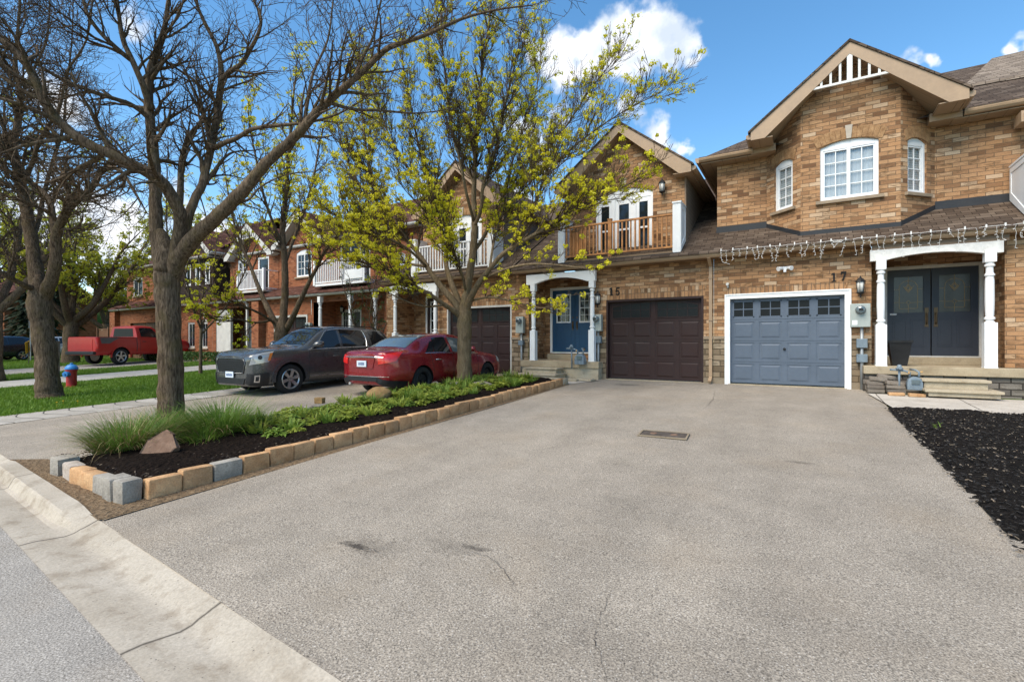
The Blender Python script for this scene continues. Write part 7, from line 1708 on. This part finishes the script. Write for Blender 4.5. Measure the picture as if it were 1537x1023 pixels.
def gas_meter(x, y, z, s, label, side=1):
    root = empty('gas_meter', (x, y, z)); tag(root, label, 'gas meter', 'gas meters by the porches'); m = MB()
    m.tube([(x, y-.09*s, z+.19*s), (x, y+.09*s, z+.19*s)], .13*s, 20); m.box(x-.135*s, x+.135*s, y-.10*s, y+.10*s, z+.03*s, z+.20*s); m.build('meter_body', M['gas'], root, bevel=.014*s, smooth=50)
    g = MB(); g.box(x-.06*s, x+.08*s, y-.125*s, y-.10*s, z+.16*s, z+.26*s); g.build('dial', M['glass_teal'], root, bevel=.008)
    g = MB(); g.tube([(x-.08*s, y, z+.30*s), (x-.08*s, y, z+.40*s), (x-.16*s, y, z+.44*s), (x-.38*s, y, z+.46*s), (x-.42*s, y+.02, z+.46*s)], .022*s, 8); g.tube([(x+.08*s, y, z+.30*s), (x+.08*s, y, z+.42*s), (x+.02*s, y+.06*s, z+.46*s), (x-.02*s, y+.35*s, z+.46*s)], .022*s, 8); g.tube([(x-.26*s, y, z+.46*s), (x-.26*s, y+.02, z-.08*s)], .022*s, 8); g.build('pipework', M['gas'], root, smooth=True)
    g = MB(); c = Vector((x-.26*s, y-.01, z+.50*s)); g.lathe([(.02, -.03), (.06, -.028), (.066, 0), (.04, .02), (.035, .06), (.02, .07)], c, 14); g.tube([c+Vector((0, 0, .0)), c+Vector((0, -.10*s, .0))], .03*s, 8); g.build('regulator', M['gas'], root, smooth=50)
    g = MB(); g.tube([(x+.10*s, y-.02, z+.42*s), (x+.14*s, y-.03, z+.43*s)], .016*s, 6); g.tube([(x-.10*s, y-.03, z+.42*s), (x-.10*s, y-.05, z+.38*s)], .014*s, 6); g.build('brass_fitting', M['gold'], root)
    return root
gas_meter(1.93, 12.52, .06, .92, 'slate grey gas meter left of the concrete steps at house 17')
gas_meter(-5.42, 12.80, .38, 1.05, 'grey gas meter against the porch of the blue doors')
def lantern(x, yp, z, s, label):
    root = empty('wall_lantern', (x, yp, z)); tag(root, label, 'wall lamp', 'black wall lanterns on the tan houses'); m = MB(); y = yp-.13*s
    m.box(x-.05*s, x+.05*s, yp-.02, yp-.003, z-.10*s, z+.10*s); m.tube([(x, yp-.01, z+.02*s), (x, yp-.10*s, z+.10*s), (x, y, z+.19*s)], .011*s, 6)
    m.lathe([(.0, .25), (.012, .24), (.016, .21), (.05, .185), (.095, .13), (.10, .115), (.08, .11)], (x, y, z), 8); m.lathe([(.08, -.11), (.085, -.12), (.05, -.15), (.02, -.165), (.014, -.20), (.022, -.215), (0, -.24)], (x, y, z), 8)
    for k in range(6): a = math.pi*k/3+.3; m.bar((x+.082*s*math.cos(a), y+.082*s*math.sin(a), z+.112), (x+.062*s*math.cos(a), y+.062*s*math.sin(a), z-.11), .010)
    m.build('lantern_frame', M['black'], root); g = MB(); g.lathe([(.058, -.108), (.075, .105)], (x, y, z), 12); g.build('lamp_glass', M['bulb'], root, smooth=True); return root
lantern(1.10, YF, 2.27, 1, 'black wall lantern between the blue garage and the charcoal doors'); lantern(-5.05, YF, 2.27, .9, 'black wall lantern right of the blue doors'); lantern(-3.30, 13.6, 5.28, 1, 'black wall lantern beside the upstairs balcony doors'); lantern(-19.0, 15.85, 2.6, 1, 'black wall lantern in the porch of the orange house')
def flood():
    x, yp, z = -.36, YF, 2.76; root = empty('floodlight', (x, yp, z)); tag(root, 'white twin floodlight above the slate blue garage door', 'floodlight'); m = MB(); m.box(x-.07, x+.07, yp-.05, yp-.003, z+.02, z+.09); m.build('mounting', M['white'], root, bevel=.008)
    for s in (-1, 1): g = MB(); g.tube([(x+s*.06, yp-.06, z+.06), (x+s*.14, yp-.14, z+.03)], [.03, .055], 12); g.build('lamp_head', M['white'], root, smooth=40)
    g = MB(); g.box(x-.03, x+.03, yp-.12, yp-.05, z-.05, z+.02); g.build('sensor', M['white'], root, bevel=.01)
flood()
m = MB(); m.tube([(-1.62, YF-.003, 2.52), (-1.62, YF-.09, 2.50), (-1.62, YF-.13, 2.49)], [.035, .04, .03], 12); m.tube([(-1.62, YF-.02, 2.50), (-1.62, YF-.02, 2.42)], .02, 8); tag(m.build('security_camera', M['white_worn'], smooth=40), 'small round white camera at the left end of the garage lintel', 'security camera')
def icicles():
    r = random.Random(12); root = empty('icicle_lights', (1.0, YG, ZG)); tag(root, 'white icicle string lights hanging along the gutter', 'string lights'); m = MB(); pts = []; x = -1.72; y = YG-.022
    while x < 4.3: pts.append(Vector((x, y-r.uniform(0, .01), ZG+.012+r.uniform(-.008, .008)))); x += .12
    m.tube(pts, .005, 4); m.build('cable', M['wire'], root, uv=False); x = -1.72; k = 0
    while x < 4.3:
        g = MB(); ln = r.choice([.16, .24, .30, .36, .44])*r.uniform(.8, 1.15); q = Vector((x, y-.012, ZG+.01)); P = [q]; sw = r.uniform(-.2, .2)
        n = 6
        for i in range(n): q = q+Vector((sw*.03+r.uniform(-.022, .022), r.uniform(-.012, .008), -ln/n)); P.append(q)
        if r.random() < .35: P[-1] = P[-2]+Vector((r.uniform(-.07, .07), 0, -.03))
        g.tube(P, .0031, 3)
        for i in range(1, n+1):
            if r.random() < .75: d = Vector((r.choice((-1, 1))*.03, -.01, r.uniform(-.02, .005))); g.tube([P[i], P[i]+d], [.0038, .0058], 4)
        if k % 2 == 0: g.box(x-.012, x+.012, y-.02, y+.02, ZG+.0, ZG+.06)
        g.build('light_strand', M['wire'], root, uv=False); x += r.uniform(.09, .17); k += 1
    g = MB(); g.tube([(.55, y-.03, ZG+.02), (.60, y-.04, ZG-.03), (.72, y-.05, ZG-.04), (.80, y-.03, ZG+.02), (.70, y-.045, ZG-.01), (.6, y-.04, ZG+.01)], .009, 4); g.build('cable_loop', M['wire'], root, uv=False)
icicles()
def planter():
    x, y, z = 1.80, 13.38, .535; root = empty('planter', (x, y, z)); tag(root, 'tall black square planter on the porch by the charcoal doors', 'planter'); m = MB()
    def ring(h, w): return [(x-w, y-w, z+h), (x+w, y-w, z+h), (x+w, y+w, z+h), (x-w, y+w, z+h)]
    R_ = [ring(0, .125), ring(.50, .195), ring(.50, .215), ring(.55, .22), ring(.55, .185), ring(.45, .18)]; vs = sum(R_, []); m.add(vs, [(4*i+k, 4*i+(k+1) % 4, 4*i+4+(k+1) % 4, 4*i+4+k) for i in range(5) for k in range(4)]+[(3, 2, 1, 0)]); m.build('pot', M['plastic_black'], root)
    s = MB(); s.face(*[(p[0], p[1], z+.46) for p in ring(0, .18)]); s.build('soil', M['soil'], root)
planter()
def steps17():
    o = empty('concrete_steps', (2.55, 12.6, 0)); tag(o, 'two precast concrete steps up to the charcoal doors', 'steps'); m = MB(); g = gz(12.5)+.03
    m.box(2.10, 3.12, 12.22, 12.93, g+.02, .085); m.box(2.04, 3.16, 12.17, 12.94, .085, .135); m.build('lower_step', M['step'], o, bevel=.008)
    m = MB(); m.box(2.08, 3.02, 12.52, 12.935, .135, .265); m.box(2.04, 3.06, 12.47, 12.94, .265, .315); m.build('upper_step', M['step'], o, bevel=.008)
steps17()
def steps15():
    o = empty('concrete_steps', (-6.5, 12.6, 0)); tag(o, 'two pale concrete steps up to the blue doors', 'steps'); m = MB(); g = gz(12.5)
    m.box(-7.10, -5.95, 12.2, 12.945, g-.02, .10); m.box(-7.15, -5.90, 12.16, 12.945, .10, .15); m.build('lower_step', M['step'], o, bevel=.008); m = MB(); m.box(-7.05, -6.05, 12.52, 12.945, .15, .26); m.box(-7.1, -6.0, 12.48, 12.945, .26, .30); m.build('upper_step', M['step'], o, bevel=.008)
steps15()
for k, (x, y, a) in enumerate(((-5.55, 12.45, .05), (-5.15, 12.62, -.1))): block('paving_slab', M['step'], x, y, gz(y)+.02, .42, .32, .05, a, 'flat pale slab lying beside the concrete steps of house 15', 'paving slab', 'loose slabs by the blue door steps')
GP = 'loose wall bricks piled by house 17'
for i, (x, y, z, a, t) in enumerate(((1.32, 12.72, .0, .1, 0), (1.32, 12.72, .085, .05, 0), (1.30, 12.76, .17, .12, .0), (1.36, 12.74, .25, .02, .12), (1.50, 12.80, .30, .05, .2), (1.64, 12.56, .02, .1, .0), (1.63, 12.58, .105, .05, .03), (1.62, 12.60, .185, .1, .10), (1.40, 12.86, .0, 0, 0), (1.62, 12.86, .08, 0, 0))):
    o = block('wall_brick', M['brickpile'], x, y, gz(12.6)+.03+z, .30, .18, .075, a, 'grey wall brick lying in the loose pile left of the gas meter', 'brick', GP); o.rotation_euler.y = t
for x, y, a, lab in ((1.62, 12.34, .05, 'tan brick lying flat in front of the loose brick pile'), (1.93, 12.30, .1, 'tan brick lying flat under the slate grey gas meter')): block('brick', M['block_tan'], x, y, gz(y)+.03, .26, .13, .06, a, lab, 'brick')
def cover():
    root = empty('utility_cover', (-1.68, 6.95, gz(6.95))); tag(root, 'rusty rectangular utility cover set in the driveway', 'utility cover'); a = R(12); m = MB(); mz = gz(6.95)+.016
    m.box(-.30, .30, -.155, .155, 0, .012); o = m.build('lid', M['iron'], root, local=True, bevel=.004); m = MB(); m.box(-.33, .33, -.185, -.16, 0, .016); m.box(-.33, .33, .16, .185, 0, .016); m.box(-.33, -.305, -.16, .16, 0, .016); m.box(.305, .33, -.16, .16, 0, .016); m.build('rim', M['found'], root, local=True)
    for x in (-.14, .14): g = MB(); g.lathe([(.05, .012), (.045, .017), (.02, .0175), (0, .0175)], (x, .01, 0), 14); g.build('knob', M['rock_brown'], root, local=True)
    root.location.z = mz-.004; root.rotation_euler = (.04, 0, .08)
cover()
def crack(pts, w, seed):
    r = random.Random(seed); m = MB(); P = []
    for (a, b), (c, d) in zip(pts, pts[1:]):
        for k in range(7): t = k/7; P.append(Vector((a+(c-a)*t+r.uniform(-.012, .012), b+(d-b)*t+r.uniform(-.012, .012), 0)))
    L = []; Q = []
    for i, p in enumerate(P):
        d = (P[min(i+1, len(P)-1)]-P[max(i-1, 0)]).normalized(); n = Vector((-d.y, d.x, 0)); ww = w*.6*r.uniform(.15, 1.2)*math.sin(math.pi*(i+.5)/len(P)); z = gz(p.y)+.013
        L.append((p.x+n.x*ww, p.y+n.y*ww, z)); Q.append((p.x-n.x*ww, p.y-n.y*ww, z))
    for i in range(len(P)-1): m.face(L[i], L[i+1], Q[i+1], Q[i])
    o = m.build('pavement_crack', M['iron'], uv=False); o['kind'] = 'structure'
def gp(u, v): r = at(u, v, 1)-Vector((0, 0, CAMZ)); d = (-.55-CAMZ)/(r.z-.04*r.y); return (r.x*d, r.y*d)
for pts, w in (([(668, 828), (705, 829), (735, 838), (752, 852), (766, 870), (770, 885), (790, 900)], .005), ([(925, 880), (905, 915), (897, 945), (892, 965), (905, 990), (912, 1040)], .004), ([(505, 815), (530, 822), (560, 826), (585, 838)], .006), ([(1075, 583), (1070, 600), (1045, 625)], .006), ([(800, 622), (900, 634), (1000, 640)], .003), ([(940, 575), (985, 585), (1050, 588)], .004)): crack([gp(*p) for p in pts], w, int(w*1e4)+len(pts))
def dish():
    c = Vector((-14.45, 15.05, 4.45)); root = empty('satellite_dish', c); tag(root, 'round grey satellite dish on the wall between orange and tan houses', 'satellite dish'); m = MB()
    m.lathe([(0, .0), (.12, .01), (.24, .035), (.34, .07), (.345, .06), (.24, .02), (.12, -.005), (0, -.015)], c, 24, 'Y'); m.build('reflector', M['dish'], root, smooth=50)
    g = MB(); g.tube([c, c+Vector((0, .2, -.15)), c+Vector((0, .25, -.4))], .025, 6); g.tube([c+Vector((0, 0, -.3)), c+Vector((0, -.35, -.05))], .012, 5); g.build('bracket', M['trim_black'], root); g = MB(); g.box(c.x-.05, c.x+.05, c.y-.42, c.y-.32, c.z-.1, c.z+.0); g.build('receiver', M['trim_black'], root)
dish()
def hydrant():
    x, y = -19.1, 5.72; z = gz(y)-.02; root = empty('fire_hydrant', (x, y, z)); tag(root, 'red fire hydrant with blue cap on the lawn', 'fire hydrant'); k = 1.1
    m = MB(); m.lathe([(.15*k, 0), (.15*k, .04), (.115*k, .05), (.115*k, .50), (.135*k, .51), (.135*k, .55), (.12*k, .56)], (x, y, z), 20); m.build('barrel', M['hyd_red'], root, smooth=40)
    m = MB(); m.lathe([(.145*k, .56), (.145*k, .60), (.13*k, .64), (.09*k, .69), (.035, .71), (.035, .75), (0, .76)], (x, y, z), 20); m.build('cap', M['hyd_blue'], root, smooth=40)
    for dx, dy in ((-.95, -.3), (.55, -.83)):
        g = MB(); c = Vector((x, y, z+.42)); d = Vector((dx, dy, 0)).normalized(); g.tube([c+d*.10, c+d*.19, c+d*.195, c+d*.235], [.07, .07, .085, .08], 14); g.tube([c+d*.235, c+d*.27], .025, 6); g.build('outlet_cap', M['hyd_blue'], root, smooth=40)
hydrant()
m = MB(); m.box(-24.62, -24.48, 6.85, 6.99, gz(6.9)-.1, gz(6.9)+1.32); m.box(-24.64, -24.46, 6.83, 7.01, gz(6.9)+1.32, gz(6.9)+1.36); tag(m.build('wooden_post', M['post'], bevel=.01), 'weathered square wooden post left of the red pickup', 'post')
def sign():
    b = at(46, 545, 30); x, y = b.x, b.y; root = empty('sign_post', (x, y, gz(y))); tag(root, 'small white parking sign with red mark on a thin pole', 'sign'); m = MB(); m.tube([(x, y, gz(y)), (x, y, b.z+2.9)], .035, 8); m.build('pole', M['pipe'], root)
    F = Fr(x, y-.05, -20); g = MB(); fbox(g, F, -.22, .22, b.z+2.15, b.z+2.75, 0, .01); po = g.build('sign_panel', M['sign_white'], root); g = MB(); fbox(g, F, -.12, .12, b.z+2.3, b.z+2.38, .01, .014); fbox(g, F, -.12, -.05, b.z+2.38, b.z+2.62, .01, .014); fbox(g, F, .05, .12, b.z+2.38, b.z+2.62, .01, .014); fbox(g, F, -.05, .05, b.z+2.46, b.z+2.54, .01, .014); g.build('sign_mark', M['sign_red'], po)
sign()
def ysign():
    b = at(43, 522, 27); root = empty('lawn_sign', (b.x, b.y, gz(b.y))); tag(root, 'yellow lawn sign tilted on a stake behind the forked tree', 'sign'); m = MB(); m.bar((b.x, b.y, gz(b.y)), (b.x, b.y, b.z+.3), .03); m.build('stake', M['post'], root); F = Fr(b.x, b.y-.03, -35); g = MB(); g.prism([F(-.28, b.z-.18), F(.2, b.z-.32), F(.3, b.z+.3), F(-.18, b.z+.42)], F.n*.012); g.build('sign_panel', M['sign_yellow'], root)
ysign()
